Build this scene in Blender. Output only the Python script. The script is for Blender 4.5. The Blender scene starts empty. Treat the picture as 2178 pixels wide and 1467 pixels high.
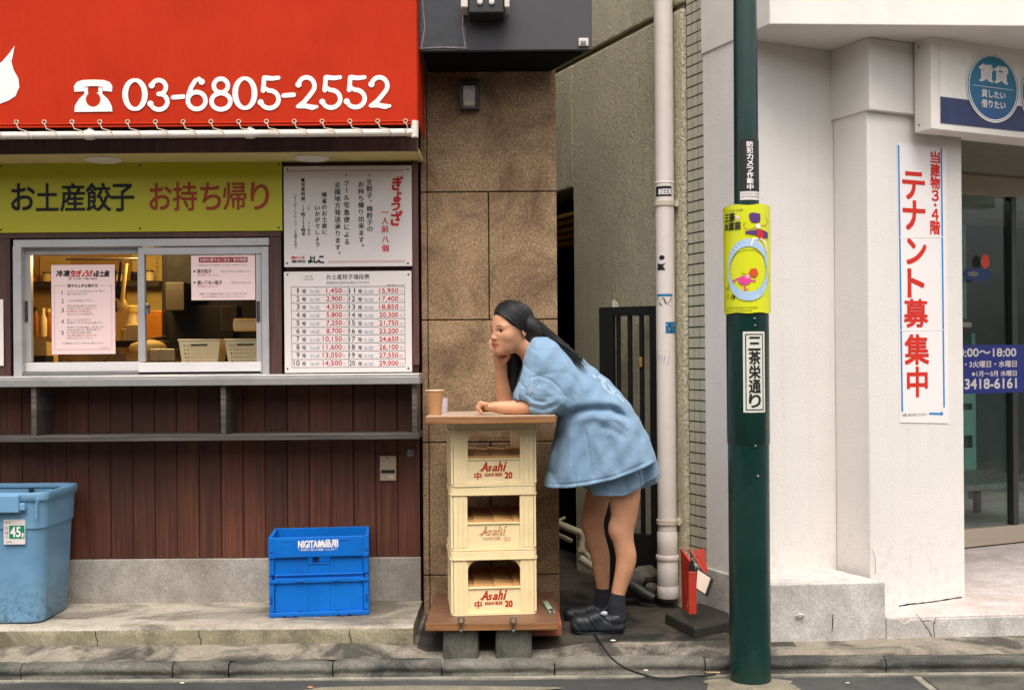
import bpy, math, random
import numpy as np
from mathutils import Vector, Matrix, Euler
from mathutils.bvhtree import BVHTree
random.seed(7); np.random.seed(7)
sc = bpy.context.scene
COL = sc.collection
# ------------------------------------------------------------------ camera
F, HC, HV, ROLL = 2450.0, 1.32, 765.0, 0.008
cam = bpy.data.cameras.new('camera'); camo = bpy.data.objects.new('camera', cam); COL.objects.link(camo)
cam.sensor_width = 36.0; cam.lens = F/2178*36.0; cam.clip_start = .05; cam.clip_end = 400
camo.location = (0, 0, HC)
cam.shift_y = (HV-733.5)/2178
camo.rotation_euler = (Euler((math.pi/2, 0, 0)).to_matrix() @ Matrix.Rotation(-ROLL, 3, 'Z')).to_euler()
sc.camera = camo
# ------------------------------------------------------------------ sky and sun
SUN_EL, SUN_AZ = math.radians(62), math.radians(176)      # azimuth clockwise from +Y
w = bpy.data.worlds.new('World'); sc.world = w; w.use_nodes = True
nt = w.node_tree; nt.nodes.clear()
sky = nt.nodes.new('ShaderNodeTexSky'); sky.sky_type = 'NISHITA'; sky.sun_disc = False
sky.sun_elevation = SUN_EL; sky.sun_rotation = SUN_AZ; sky.air_density = 1.0; sky.dust_density = 4.0; sky.ozone_density = 1.0
hs = nt.nodes.new('ShaderNodeHueSaturation'); hs.inputs['Saturation'].default_value = .18
bg = nt.nodes.new('ShaderNodeBackground'); bg.inputs['Strength'].default_value = .15
ow = nt.nodes.new('ShaderNodeOutputWorld')
nt.links.new(sky.outputs[0], hs.inputs['Color']); nt.links.new(hs.outputs[0], bg.inputs[0]); nt.links.new(bg.outputs[0], ow.inputs[0])
sun = bpy.data.lights.new('sun', 'SUN'); sun.energy = 1.0; sun.angle = math.radians(40); sun.color = (1, .93, .86)
suno = bpy.data.objects.new('sun', sun); COL.objects.link(suno); suno.location = (-2, -5, 9)
sd = Vector((math.sin(SUN_AZ)*math.cos(SUN_EL), math.cos(SUN_AZ)*math.cos(SUN_EL), math.sin(SUN_EL)))
suno.rotation_euler = (-sd).to_track_quat('-Z', 'Y').to_euler()
vs = sc.view_settings
vs.view_transform = 'Standard'; vs.look = 'None'; vs.gamma = 1; vs.exposure = 0.92
# ------------------------------------------------------------------ pixel -> world helpers
def uv(px, py):
    return px-ROLL*(py-733.5), py+ROLL*(px-1089)
def ray(px, py):
    u, v = uv(px, py); return Vector(((u-1089)/F, 1, -(v-HV)/F))
def W(px, py, Y):
    return Vector((0, 0, HC))+ray(px, py)*Y
def XX(px, Y, py=750): return W(px, py, Y).x
def ZZ(py, Y, px=1089): return W(px, py, Y).z
def hit(px, py, p0, n):
    d = ray(px, py); c = Vector((0, 0, HC)); return c+d*((p0-c).dot(n)/d.dot(n))
def lin(r, g, b, k=1.0):
    f = lambda c: (c/12.92 if c <= .04045 else ((c+.055)/1.055)**2.4)
    return tuple(k*f(c/255) for c in (r, g, b))
# ------------------------------------------------------------------ materials
class NB:
    def __init__(s, name):
        s.m = bpy.data.materials.new(name); s.m.use_nodes = True; s.t = s.m.node_tree
        s.b = s.t.nodes['Principled BSDF']; s.out = s.t.nodes['Material Output']
        s.tc = s.n('ShaderNodeTexCoord'); s.co = s.tc.outputs['Object']
    def n(s, t, **k):
        x = s.t.nodes.new(t)
        for a, v in k.items(): setattr(x, a, v)
        return x
    def l(s, a, b): s.t.links.new(a, b)
    def mapped(s, scale=(1, 1, 1), rot=(0, 0, 0), co=None):
        m = s.n('ShaderNodeMapping'); m.inputs['Scale'].default_value = scale; m.inputs['Rotation'].default_value = rot
        s.l(co or s.co, m.inputs[0]); return m.outputs[0]
    def noise(s, sc_, det=4, rough=.55, co=None, dist=0):
        x = s.n('ShaderNodeTexNoise'); x.inputs['Scale'].default_value = sc_; x.inputs['Detail'].default_value = det
        x.inputs['Roughness'].default_value = rough; x.inputs['Distortion'].default_value = dist
        s.l(co or s.co, x.inputs['Vector']); return x.outputs['Fac']
    def voro(s, sc_, co=None, feat='F1', out='Distance', rnd=1):
        x = s.n('ShaderNodeTexVoronoi'); x.feature = feat; x.inputs['Scale'].default_value = sc_; x.inputs['Randomness'].default_value = rnd
        s.l(co or s.co, x.inputs['Vector']); return x.outputs[out]
    def ramp(s, fac, stops):
        r = s.n('ShaderNodeValToRGB'); e = r.color_ramp.elements
        while len(e) < len(stops): e.new(.5)
        for i, (p, c) in enumerate(stops):
            e[i].position = p; e[i].color = (c, c, c, 1) if isinstance(c, (int, float)) else (*c, 1)
        s.l(fac, r.inputs[0]); return r.outputs[0]
    def mix(s, fac, a, b, mode='MIX'):
        x = s.n('ShaderNodeMix'); x.data_type = 'RGBA'; x.blend_type = mode; x.clamp_factor = True
        for sock, v in ((x.inputs[0], fac), (x.inputs[6], a), (x.inputs[7], b)):
            if isinstance(v, (int, float)): sock.default_value = v
            elif isinstance(v, tuple): sock.default_value = (*v[:3], 1)
            else: s.l(v, sock)
        return x.outputs[2]
    def math(s, op, a, b=0., c=0.):
        x = s.n('ShaderNodeMath'); x.operation = op
        for i, v in enumerate((a, b, c)):
            if isinstance(v, (int, float)): x.inputs[i].default_value = v
            else: s.l(v, x.inputs[i])
        return x.outputs[0]
    def col(s, c):
        if isinstance(c, tuple): s.b.inputs['Base Color'].default_value = (*c, 1)
        else: s.l(c, s.b.inputs['Base Color'])
    def rough(s, r):
        if isinstance(r, (int, float)): s.b.inputs['Roughness'].default_value = r
        else: s.l(r, s.b.inputs['Roughness'])
    def bump(s, h, strength=.5, dist=.01):
        x = s.n('ShaderNodeBump'); x.inputs['Strength'].default_value = strength; x.inputs['Distance'].default_value = dist
        s.l(h, x.inputs['Height']); s.l(x.outputs[0], s.b.inputs['Normal'])
    def set(s, **k):
        for a, v in k.items(): s.b.inputs[a.replace('_', ' ')].default_value = v
        return s
MATS = {}
def pm(name, c, var=.12, scale=6, rough=.55, bump=0, bscale=120, bd=.002, metallic=0, spec=.5, dirt=0, dirtcol=(.05, .045, .035), dscale=3):
    """plain procedural surface: base colour with soft large and fine variation, optional worn dirt"""
    if name in MATS: return MATS[name]
    k = NB(name)
    n1 = k.noise(scale, 5, .6)
    c1 = k.ramp(n1, [(.3, tuple(x*(1-var) for x in c)), (.7, tuple(min(1, x*(1+var)) for x in c))])
    if dirt:
        d = k.ramp(k.noise(dscale, 7, .68, dist=.4), [(.5, 0.), (.72, 1.)])
        c1 = k.mix(k.math('MULTIPLY', d, dirt), c1, dirtcol)
    k.col(c1)
    k.rough(k.ramp(k.noise(scale*3, 3), [(.3, max(0, rough-.07)), (.7, min(1, rough+.07))]))
    k.set(Metallic=metallic, Specular_IOR_Level=spec)
    if bump: k.bump(k.noise(bscale, 4, .6), bump, bd)
    MATS[name] = k.m; return k.m
def flat(name, c, rough=.6, spec=.3):
    return pm(name, c, var=.05, scale=20, rough=rough, spec=spec)
# ------------------------------------------------------------------ mesh building
_txt = {}
def text_geo(s, bold=0., shear=0., res=3):
    k = (s, round(bold, 4), shear)
    if k in _txt: return _txt[k]
    c = bpy.data.curves.new('tmp_text', 'FONT'); c.body = s; c.size = 1; c.resolution_u = res; c.offset = bold; c.shear = shear
    o = bpy.data.objects.new('tmp_text', c); COL.objects.link(o)
    dg = bpy.context.evaluated_depsgraph_get(); e = o.evaluated_get(dg); m = e.to_mesh()
    v = [(p.co.x, p.co.y) for p in m.vertices]; f = [tuple(p.vertices) for p in m.polygons]
    nz = [p.normal.z for p in m.polygons]
    f = [q if z > 0 else q[::-1] for q, z in zip(f, nz)]
    e.to_mesh_clear(); bpy.data.objects.remove(o); bpy.data.curves.remove(c)
    _txt[k] = (v, f); return _txt[k]
class Frame:
    """a plane: o + x*r + y*u, n points out of it"""
    def __init__(s, o, r, u): s.o = Vector(o); s.r = Vector(r).normalized(); s.u = Vector(u).normalized(); s.n = s.r.cross(s.u)
    def at(s, x, y, d=0.): return s.o+s.r*x+s.u*y+s.n*d
    def px(s, px, py):
        p = hit(px, py, s.o, s.n)-s.o; return p.dot(s.r), p.dot(s.u)
def subdiv(pts, faces, lim=.006):
    """split long triangles so that flat lettering can bend round a cylinder"""
    from mathutils.geometry import tessellate_polygon
    P = [tuple(p) for p in pts]; T = []
    for f in faces:
        if len(f) == 3: T.append(tuple(f))
        else: T += [tuple(f[i] for i in t) for t in tessellate_polygon([[Vector((*P[i], 0)) for i in f]])]
    out = []; mid = {}
    while T:
        a, b, c = T.pop(); e = [(abs(P[i][0]-P[j][0]), i, j, k) for i, j, k in ((a, b, c), (b, c, a), (c, a, b))]; m = max(e)
        if m[0] <= lim: out.append((a, b, c)); continue
        _, i, j, k = m; key = (min(i, j), max(i, j))
        if key not in mid: P.append(((P[i][0]+P[j][0])/2, (P[i][1]+P[j][1])/2)); mid[key] = len(P)-1
        q = mid[key]; T += [(i, q, k), (q, j, k)]
    return P, out
def FY(Y): return Frame((0, Y, 0), (1, 0, 0), (0, 0, 1))
class Cyl(Frame):
    """wrapping round a vertical cylinder at (cx,cy) of radius R; x is arc length from the camera-facing line"""
    def __init__(s, cx, cy, R): s.c = Vector((cx, cy, 0)); s.R = R; s.a0 = math.atan2(-cx, -(-cy)) if 0 else math.atan2(-cy, -cx)
    def at(s, x, y, d=0.):
        a = s.a0+x/s.R; return s.c+Vector(((s.R+d)*math.cos(a), (s.R+d)*math.sin(a), y))
class MB:
    def __init__(s): s.v = []; s.f = []; s.m = []; s.mats = []; s.M = None
    def mi(s, mat):
        if mat not in s.mats: s.mats.append(mat)
        return s.mats.index(mat)
    def add(s, vs_, fs, mat):
        b = len(s.v); M = s.M
        s.v += [tuple(M @ Vector(p)) if M else tuple(p) for p in vs_]
        i = s.mi(mat)
        for q in fs: s.f.append(tuple(b+j for j in q)); s.m.append(i)
        return s
    def box(s, x0, x1, y0, y1, z0, z1, mat):
        v = [(x, y, z) for x in (x0, x1) for y in (y0, y1) for z in (z0, z1)]
        return s.add(v, [(0, 1, 3, 2), (4, 6, 7, 5), (0, 4, 5, 1), (2, 3, 7, 6), (0, 2, 6, 4), (1, 5, 7, 3)], mat)
    def hexa(s, a, b, mat):
        """two quads (lists of 4 points), joined"""
        return s.add(list(a)+list(b), [(3, 2, 1, 0), (4, 5, 6, 7)]+[(i, (i+1) % 4, 4+(i+1) % 4, 4+i) for i in range(4)], mat)
    def prism(s, poly, z0, z1, mat):
        """xy polygon (counter-clockwise) extruded in z"""
        n = len(poly)
        v = [(x, y, z0) for x, y in poly]+[(x, y, z1) for x, y in poly]
        return s.add(v, [tuple(range(n))[::-1], tuple(range(n, 2*n))]+[(i, (i+1) % n, n+(i+1) % n, n+i) for i in range(n)], mat)
    def slab(s, fr, poly, d0, d1, mat):
        """polygon in a frame's plane extruded along its normal from d0 to d1"""
        n = len(poly)
        v = [fr.at(x, y, d0) for x, y in poly]+[fr.at(x, y, d1) for x, y in poly]
        return s.add(v, [tuple(range(n))[::-1], tuple(range(n, 2*n))]+[(i, (i+1) % n, n+(i+1) % n, n+i) for i in range(n)], mat)
    def rect(s, fr, x0, x1, y0, y1, d, mat, nx=1, th=0):
        if th: return s.slab(fr, [(x0, y0), (x1, y0), (x1, y1), (x0, y1)], d-th, d, mat)
        v = []; f = []
        for i in range(nx+1):
            x = x0+(x1-x0)*i/nx; v += [fr.at(x, y0, d), fr.at(x, y1, d)]
        for i in range(nx): f.append((2*i, 2*i+2, 2*i+3, 2*i+1))
        return s.add(v, f, mat)
    def poly(s, fr, pts, d, mat):
        if isinstance(fr, Cyl):
            P, f = subdiv(pts, [tuple(range(len(pts)))]); A = sum(P[a][0]*(P[b][1]-P[c][1])+P[b][0]*(P[c][1]-P[a][1])+P[c][0]*(P[a][1]-P[b][1]) for a, b, c in f)
            return s.add([fr.at(x, y, d) for x, y in P], f if A > 0 else [t[::-1] for t in f], mat)
        return s.add([fr.at(x, y, d) for x, y in pts], [tuple(range(len(pts)))], mat)
    def ellipse(s, fr, cx, cy, rx, ry, d, mat, n=28):
        return s.poly(fr, [(cx+rx*math.cos(2*math.pi*i/n), cy+ry*math.sin(2*math.pi*i/n)) for i in range(n)], d, mat)
    def ring(s, fr, cx, cy, rx, ry, w, d, mat, n=32):
        v = []; f = []
        for i in range(n):
            a = 2*math.pi*i/n; c, q = math.cos(a), math.sin(a)
            v += [fr.at(cx+rx*c, cy+ry*q, d), fr.at(cx+(rx-w)*c, cy+(ry-w)*q, d)]
        for i in range(n):
            j = (i+1) % n; f.append((2*i, 2*j, 2*j+1, 2*i+1))
        return s.add(v, f, mat)
    def ribbon(s, fr, pts, wd, d, mat, step=.00004, cap=True):
        """flat stroke of varying width along pts"""
        P = [Vector(p) for p in pts]; n = len(P); ws = wd if isinstance(wd, (list, tuple)) else [wd]*n
        v = []
        for i in range(n):
            t = (P[min(i+1, n-1)]-P[max(i-1, 0)]).normalized(); q = Vector((-t.y, t.x))*ws[i]/2
            dd = d+i*step
            v += [fr.at(*(P[i]+q), dd), fr.at(*(P[i]-q), dd)]
        s.add(v, [(2*i, 2*i+1, 2*i+3, 2*i+2) for i in range(n-1)], mat)
        if cap:
            for i in (0, n-1): s.ellipse(fr, P[i].x, P[i].y, ws[i]/2, ws[i]/2, d+i*step+.0001, mat, 12)
        return s
    def fit(s, fr, txt, x0, x1, y0, y1, d, mat, bold=0., shear=0.):
        """text whose outline fills the rectangle"""
        v, f = text_geo(txt, 0, shear)
        ax = min(p[0] for p in v); bx = max(p[0] for p in v); ay = min(p[1] for p in v); by = max(p[1] for p in v)
        wd = bold*(y1-y0)*1.2/max(.6, by-ay)
        for k, (i, j) in enumerate(((-1, -1), (1, -1), (-1, 1), (1, 1)) if bold else ((0, 0),)):      # heavier weight: four copies a hair apart
            P = [(x0+(p[0]-ax)/(bx-ax)*(x1-x0)+i*wd, y0+(p[1]-ay)/(by-ay)*(y1-y0)+j*wd) for p in v]; g = f
            if isinstance(fr, Cyl): P, g = subdiv(P, f)
            s.add([fr.at(x, y, d+k*.00006) for x, y in P], g, mat)
        return s
    def text(s, fr, txt, x, y, size, d, mat, align='L', bold=0., sx=1., shear=0.):
        v, f = text_geo(txt, bold, shear)
        if not v: return s
        ax = min(p[0] for p in v); bx = max(p[0] for p in v)
        off = {'L': 0, 'C': -(ax+bx)/2, 'R': -bx}[align]
        return s.add([fr.at(x+(p[0]+off)*size*sx, y+p[1]*size, d) for p in v], f, mat)
    def vtext(s, fr, txt, xc, ytop, ybot, size, d, mat, bold=0.):
        n = len(txt); pitch = (ytop-ybot)/n
        for i, ch in enumerate(txt):
            if ch == ' ': continue
            rot = ch in 'ー～〜（）()'
            v, f = text_geo(ch)
            cy = ytop-pitch*(i+.5)
            ax = min(p[0] for p in v); bx = max(p[0] for p in v)
            mx = .5 if bx > .75 or ch in '、。っょゃゅ' else (ax+bx)/2
            for kk, sh in enumerate((-bold, bold) if bold else (0,)):
                pts = []
                for p in v:
                    a, b = p[0]-mx, p[1]-.38
                    if ch in '、。': a += .55; b += .5
                    if rot: a, b = b, -a
                    pts.append(fr.at(xc+(a+sh)*size, cy+(b+sh*.5)*size, d+kk*.00006))
                s.add(pts, f, mat)
        return s
    def tube(s, pts, r, mat, n=10, caps=True, closed=False):
        P = [Vector(p) for p in pts]; m = len(P); rs = r if isinstance(r, (list, tuple)) else [r]*m
        v = []; up = None
        for i in range(m):
            if closed: t = (P[(i+1) % m]-P[i-1]).normalized()
            else: t = (P[min(i+1, m-1)]-P[max(i-1, 0)]).normalized()
            if up is None: up = Vector((0, 0, 1)) if abs(t.z) < .9 else Vector((1, 0, 0))
            a = t.cross(up).normalized(); b = a.cross(t); up = b
            for k in range(n):
                q = 2*math.pi*k/n; v.append(P[i]+(a*math.cos(q)+b*math.sin(q))*rs[i])
        f = []
        for i in range(m if closed else m-1):
            j = (i+1) % m
            for k in range(n): f.append((i*n+k, i*n+(k+1) % n, j*n+(k+1) % n, j*n+k))
        if caps and not closed: f += [tuple(range(n))[::-1], tuple((m-1)*n+k for k in range(n))]
        f = [q[::-1] for q in f]
        return s.add(v, f, mat)
    def lathe(s, prof, c, mat, n=24, axis='z'):
        v = []; m = len(prof)
        for r, z in prof:
            for k in range(n):
                a = 2*math.pi*k/n
                p = (r*math.cos(a), r*math.sin(a), z) if axis == 'z' else (r*math.cos(a), -z, r*math.sin(a)) if axis == 'y' else (z, r*math.cos(a), r*math.sin(a))
                v.append(Vector(c)+Vector(p))
        f = [(i*n+k, i*n+(k+1) % n, (i+1)*n+(k+1) % n, (i+1)*n+k) for i in range(m-1) for k in range(n)]
        f += [tuple(range(n))[::-1], tuple((m-1)*n+k for k in range(n))]
        return s.add(v, f, mat)
    def loft(s, rings, mat, cap0=True, cap1=True):
        n = len(rings[0]); v = [p for r in rings for p in r]; f = []
        for i in range(len(rings)-1):
            for k in range(n): f.append((i*n+k, i*n+(k+1) % n, (i+1)*n+(k+1) % n, (i+1)*n+k))
        if cap0: f.append(tuple(range(n))[::-1])
        if cap1: f.append(tuple((len(rings)-1)*n+k for k in range(n)))
        return s.add(v, f, mat)
    def build(s, name, parent=None, bevel=0., smooth=None, seg=2, origin=None):
        v = np.array(s.v, dtype=float)
        if parent is not None: org = wloc(parent)
        elif origin is not None: org = np.array(origin, dtype=float)
        else: org = np.array([(v[:, 0].min()+v[:, 0].max())/2, (v[:, 1].min()+v[:, 1].max())/2, v[:, 2].min()])
        me = bpy.data.meshes.new(name); me.from_pydata((v-org).tolist(), [], s.f)
        for m in s.mats: me.materials.append(m)
        me.polygons.foreach_set('material_index', s.m)
        o = bpy.data.objects.new(name, me); COL.objects.link(o)
        if parent is not None: o.parent = parent
        else: o.location = org
        if smooth is not None:
            me.polygons.foreach_set('use_smooth', [True]*len(s.f))
            if smooth < 180: me.set_sharp_from_angle(angle=math.radians(smooth))
        me.update()
        if bevel:
            b = o.modifiers.new('edge_wear', 'BEVEL'); b.width = bevel; b.segments = seg; b.limit_method = 'ANGLE'; b.angle_limit = math.radians(40)
            b.harden_normals = False
        return o
def wloc(o):
    p = np.zeros(3)
    while o is not None: p += np.array(o.location); o = o.parent
    return p
def tag(o, label=None, cat=None, group=None, kind=None):
    if label: o['label'] = label
    if cat: o['category'] = cat
    if group: o['group'] = group
    if kind: o['kind'] = kind
    return o
def thing(name, label, cat, loc, group=None):
    o = bpy.data.objects.new(name, None); COL.objects.link(o); o.location = loc; o.empty_display_size = .1
    return tag(o, label, cat, group)
# ================================================================== materials of the setting
def stone_mat():
    k = NB('brown_granite')
    a = k.ramp(k.noise(95, 3, .7), [(.3, lin(120, 95, 69)), (.5, lin(156, 126, 93)), (.7, lin(192, 162, 126))])
    b = k.ramp(k.noise(3.2, 6, .65, dist=.6), [(.32, lin(136, 120, 106)), (.58, (1, 1, 1))])
    c = k.mix(.75, a, b, 'MULTIPLY')
    sp = k.ramp(k.voro(16, out='Distance'), [(.05, 1.), (.13, 0.)])
    c = k.mix(k.math('MULTIPLY', sp, k.ramp(k.noise(5, 2), [(.55, 0.), (.65, .7)])), c, lin(70, 45, 32))
    k.col(c); k.rough(.85); k.bump(k.noise(110, 4, .7), .6, .004); return k.m
def stucco_mat(name, c, lumps=True):
    k = NB(name)
    n = k.noise(2.2, 6, .65)
    c1 = k.ramp(n, [(.3, tuple(x*(.8 if lumps else .94) for x in c)), (.7, c)])
    if not lumps:
        sp = k.n('ShaderNodeSeparateXYZ'); k.l(k.n('ShaderNodeNewGeometry').outputs['Position'], sp.inputs[0])
        gr = k.math('MULTIPLY', k.ramp(k.noise(22, 9, .78, dist=.2), [(.48, 0.), (.66, 1.)]), k.ramp(sp.outputs[2], [(.2, .34), (.62, .03)]))
        c1 = k.mix(gr, c1, lin(150, 136, 122))
        c1 = k.mix(k.ramp(k.noise(1.3, 6, .6, co=k.mapped((9, 9, .25))), [(.56, 0.), (.8, .22)]), c1, lin(190, 172, 150))
    streak = k.ramp(k.noise(4, 5, .6, co=k.mapped((6, 6, .35))), [(.42, 0.), (.75, .5 if lumps else .1)])
    c1 = k.mix(streak, c1, tuple(x*.72 for x in c))
    k.col(c1); k.rough(.9)
    if lumps:
        h = k.math('ADD', k.ramp(k.noise(62, 3, .6, dist=.8), [(.48, 0.), (.64, 1.)]), k.math('MULTIPLY', k.noise(150, 4, .7), 1.))
        c1 = k.mix(k.ramp(k.noise(75, 4, .7), [(.58, 0.), (.70, .4)]), c1, tuple(min(1, x*1.4) for x in c)); c1 = k.mix(k.ramp(k.noise(68, 4, .7), [(.34, .4), (.44, 0.)]), c1, tuple(x*.5 for x in c)); k.col(c1)
        k.bump(h, 1., .012)
    else: k.bump(k.noise(110, 5, .7), .6, .006)
    return k.m
def concrete_mat(name, c, dark, amount=.6, sc_=2.6, bump=.5, stretch=(1, 1, 1)):
    k = NB(name); co = k.mapped(stretch)
    base = k.ramp(k.noise(14, 8, .7), [(.3, tuple(x*.72 for x in c)), (.7, tuple(x*1.12 for x in c))])
    st = k.ramp(k.noise(sc_, 9, .68, co=co, dist=.7), [(.45, 0.), (.60, 1.)])
    c1 = k.mix(k.math('MULTIPLY', st, amount), base, dark)
    fine = k.ramp(k.noise(150, 6, .8), [(.34, .62), (.66, 1.3)]); c1 = k.mix(1., c1, fine, 'MULTIPLY')
    sp = k.ramp(k.noise(220, 2, .5), [(.60, 0.), (.70, .6)])
    c1 = k.mix(sp, c1, tuple(x*.40 for x in c))
    sp2 = k.ramp(k.noise(130, 2, .5), [(.66, 0.), (.72, .5)])
    c1 = k.mix(sp2, c1, tuple(min(1, x*1.7) for x in c))
    k.col(c1); k.rough(k.ramp(st, [(0, .9), (1, .65)])); k.bump(k.noise(90, 6, .7), bump, .006); return k.m
def wood_mat(name, c0, c1, c2, axis='z', pitch=.1055, rough=.55, off=0.):
    """boards running along an axis: a tone per board, long grain, worn streaks"""
    k = NB(name)
    sx = k.n('ShaderNodeSeparateXYZ'); k.l(k.co, sx.inputs[0])
    i = k.math('FLOOR', k.math('DIVIDE', k.math('ADD', sx.outputs[{'z': 0, 'x': 2}[axis]], off), pitch))
    wn = k.n('ShaderNodeTexWhiteNoise'); wn.noise_dimensions = '1D'; k.l(i, wn.inputs['W'])
    s = (1, 1, .035) if axis == 'z' else (.035, 1, 1)
    add = k.n('ShaderNodeVectorMath'); add.operation = 'ADD'
    cb = k.n('ShaderNodeCombineXYZ'); k.l(k.math('MULTIPLY', wn.outputs[0], 7.), cb.inputs[2]); k.l(k.math('MULTIPLY', wn.outputs[0], 3.), cb.inputs[0])
    k.l(k.co, add.inputs[0]); k.l(cb.outputs[0], add.inputs[1])
    g = k.noise(75, 5, .6, co=k.mapped(s, co=add.outputs[0]), dist=.4)
    col = k.ramp(g, [(.28, c0), (.5, c1), (.74, c2)])
    tone = k.ramp(wn.outputs[0], [(0, .62), (1, 1.12)])
    col = k.mix(1., col, tone, 'MULTIPLY')
    wear = k.ramp(k.noise(5, 6, .7, dist=.5), [(.5, 0.), (.75, .45)])
    col = k.mix(wear, col, tuple(x*.45 for x in c1))
    k.col(col); k.rough(k.ramp(g, [(.2, rough-.1), (.8, rough+.15)])); k.bump(g, .35, .003); return k.m
M_stone = stone_mat()
M_khaki = stucco_mat('khaki_stucco', lin(236, 224, 188))
M_white = stucco_mat('white_render', lin(230, 222, 214), lumps=False)
M_white2 = pm('white_panel', lin(229, 220, 210), var=.05, scale=2, rough=.6, dirt=.25, dirtcol=lin(170, 155, 140), dscale=1.6)
M_plinthg = concrete_mat('grey_painted_plinth', lin(206, 200, 192), lin(150, 142, 130), .5, 3, .35)
M_floorw = concrete_mat('pale_entrance_floor', lin(214, 200, 193), lin(176, 160, 148), .5, 3, .2)
M_step = concrete_mat('worn_concrete', lin(180, 168, 150), lin(92, 85, 73), .85, 3.6, .6, (.45, 1, 1))
M_stepf = concrete_mat('mossy_concrete', lin(156, 146, 118), lin(92, 84, 64), .75, 4, .7)
M_kerb = concrete_mat('stained_kerbstone', lin(120, 115, 103), lin(46, 46, 43), .95, 3.5, .8, (.5, 1, 1))
M_lip = concrete_mat('pale_gutter_lip', lin(160, 152, 134), lin(96, 92, 82), .6, 5, .5)
M_pave = concrete_mat('old_pavement', lin(150, 139, 122), lin(60, 56, 49), .95, 4, .9)
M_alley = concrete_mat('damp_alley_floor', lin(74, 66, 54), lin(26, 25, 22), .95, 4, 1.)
M_asph = concrete_mat('asphalt', lin(76, 76, 73), lin(44, 46, 46), .85, 1.6, 1., (.5, 1, 1))
M_asph2 = concrete_mat('worn_asphalt_patch', lin(142, 132, 110), lin(92, 86, 74), .5, 4, 1.)
M_plank = wood_mat('red_brown_boards', lin(70, 34, 21), lin(95, 50, 31), lin(117, 66, 42))
M_trim = wood_mat('dark_brown_timber', lin(62, 36, 30), lin(88, 52, 43), lin(110, 70, 58), pitch=.4)
M_shelfw = wood_mat('weathered_shelf_wood', lin(52, 45, 40), lin(84, 75, 68), lin(114, 103, 94), axis='x', pitch=.5)
M_dark = flat('dark_void', (.006, .006, .005), .9, .1)
M_black = pm('black_painted_metal', lin(34, 33, 32), var=.25, scale=5, rough=.45, bump=.15, bscale=200)
M_alu = pm('aluminium', lin(186, 182, 180), var=.06, scale=6, rough=.38, metallic=.35, dirt=.3, dirtcol=lin(120, 114, 108))
M_alud = pm('aluminium_track', lin(120, 118, 116), var=.1, scale=6, rough=.45, metallic=.3)
M_ink = flat('black_ink', lin(32, 32, 34), .6)
M_redink = flat('red_ink', lin(196, 40, 36), .6)
M_whiteink = flat('white_ink', lin(236, 228, 222), .6)
def glass_mat(name='window_glass', tint=(.96, .98, .97)):
    k = NB(name); k.t.nodes.remove(k.b)
    tr = k.n('ShaderNodeBsdfTransparent'); tr.inputs[0].default_value = (*tint, 1)
    gl = k.n('ShaderNodeBsdfGlossy'); gl.inputs['Roughness'].default_value = .01
    fr = k.n('ShaderNodeFresnel'); fr.inputs[0].default_value = 1.5
    bf = k.n('ShaderNodeNewGeometry').outputs['Backfacing']
    mx = k.n('ShaderNodeMixShader'); k.l(k.math('MULTIPLY', fr.outputs[0], k.math('SUBTRACT', 1., bf)), mx.inputs[0]); k.l(tr.outputs[0], mx.inputs[1]); k.l(gl.outputs[0], mx.inputs[2])
    k.l(mx.outputs[0], k.out.inputs[0]); return k.m
M_glass = glass_mat()
def nz(x, y, s=1.):
    return math.sin(x*7.1*s+1.3*math.sin(y*5.3*s))*.5+math.sin(x*17.3*s+y*11*s+.7)*.3+math.sin(x*31*s-y*23*s)*.2
# ================================================================== ground
def sstep(a, b, t): t = min(1, max(0, (t-a)/(b-a))); return t*t*(3-2*t)
K0 = 4.79
def pave_h(x, y):
    h = .068+.034*sstep(4.84, 4.98, y)
    if x > .95: h = .068+.008*sstep(4.84, 4.95, y)
    dip = sstep(-.46, -.38, x)*(1-sstep(.10, .36, x))           # broken, sunken strip under the beer-crate table
    h -= dip*.034*(1-sstep(5.0, 5.12, y))
    return h+.0035*nz(x, y)
xs = sorted(set([-40, -8, -4]+[round(-2.7+.04*i, 3) for i in range(140)]+[4, 8, 40]))
ys = [4.835, 4.85, 4.87, 4.89, 4.91, 4.93, 4.95, 4.97, 4.99, 5.02, 5.05, 5.09, 5.14, 5.2, 5.3, 5.4, 5.5, 5.7, 6, 6.5, 7, 8, 12, 40]
mb = MB(); n = len(ys)
vv = [(x, y, pave_h(x, y)) for x in xs for y in ys]
mb.add(vv, [(i*n+j, (i+1)*n+j, (i+1)*n+j+1, i*n+j+1) for i in range(len(xs)-1) for j in range(n-1)
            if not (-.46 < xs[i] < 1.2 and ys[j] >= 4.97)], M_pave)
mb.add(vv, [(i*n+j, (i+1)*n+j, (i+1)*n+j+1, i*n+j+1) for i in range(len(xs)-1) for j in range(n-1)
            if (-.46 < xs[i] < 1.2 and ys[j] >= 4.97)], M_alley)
tag(mb.build('pavement', smooth=60, origin=(0, 5, 0)), kind='structure')
mb = MB()
rx = [-40, -8, -3]+[-2.6+.08*i for i in range(68)]+[4, 8, 40]; ry = [-30, -6, 0, 3]+[3.6+.08*i for i in range(15)]+[K0-.022]
vv = [(x, y, .003*nz(x*.7, y*.7) if y > 3.5 and -3 < x < 3.5 else 0) for x in rx for y in ry]; n = len(ry)
mb.add(vv, [(i*n+j, (i+1)*n+j, (i+1)*n+j+1, i*n+j+1) for i in range(len(rx)-1) for j in range(n-1)], M_asph)
tag(mb.build('road', smooth=60, origin=(0, 3, 0)), kind='structure')
mb = MB()                                                        # pale lip between asphalt and kerb
mb.box(-40, 40, K0-.028, K0+.004, -.1, .007, M_lip)
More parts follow.
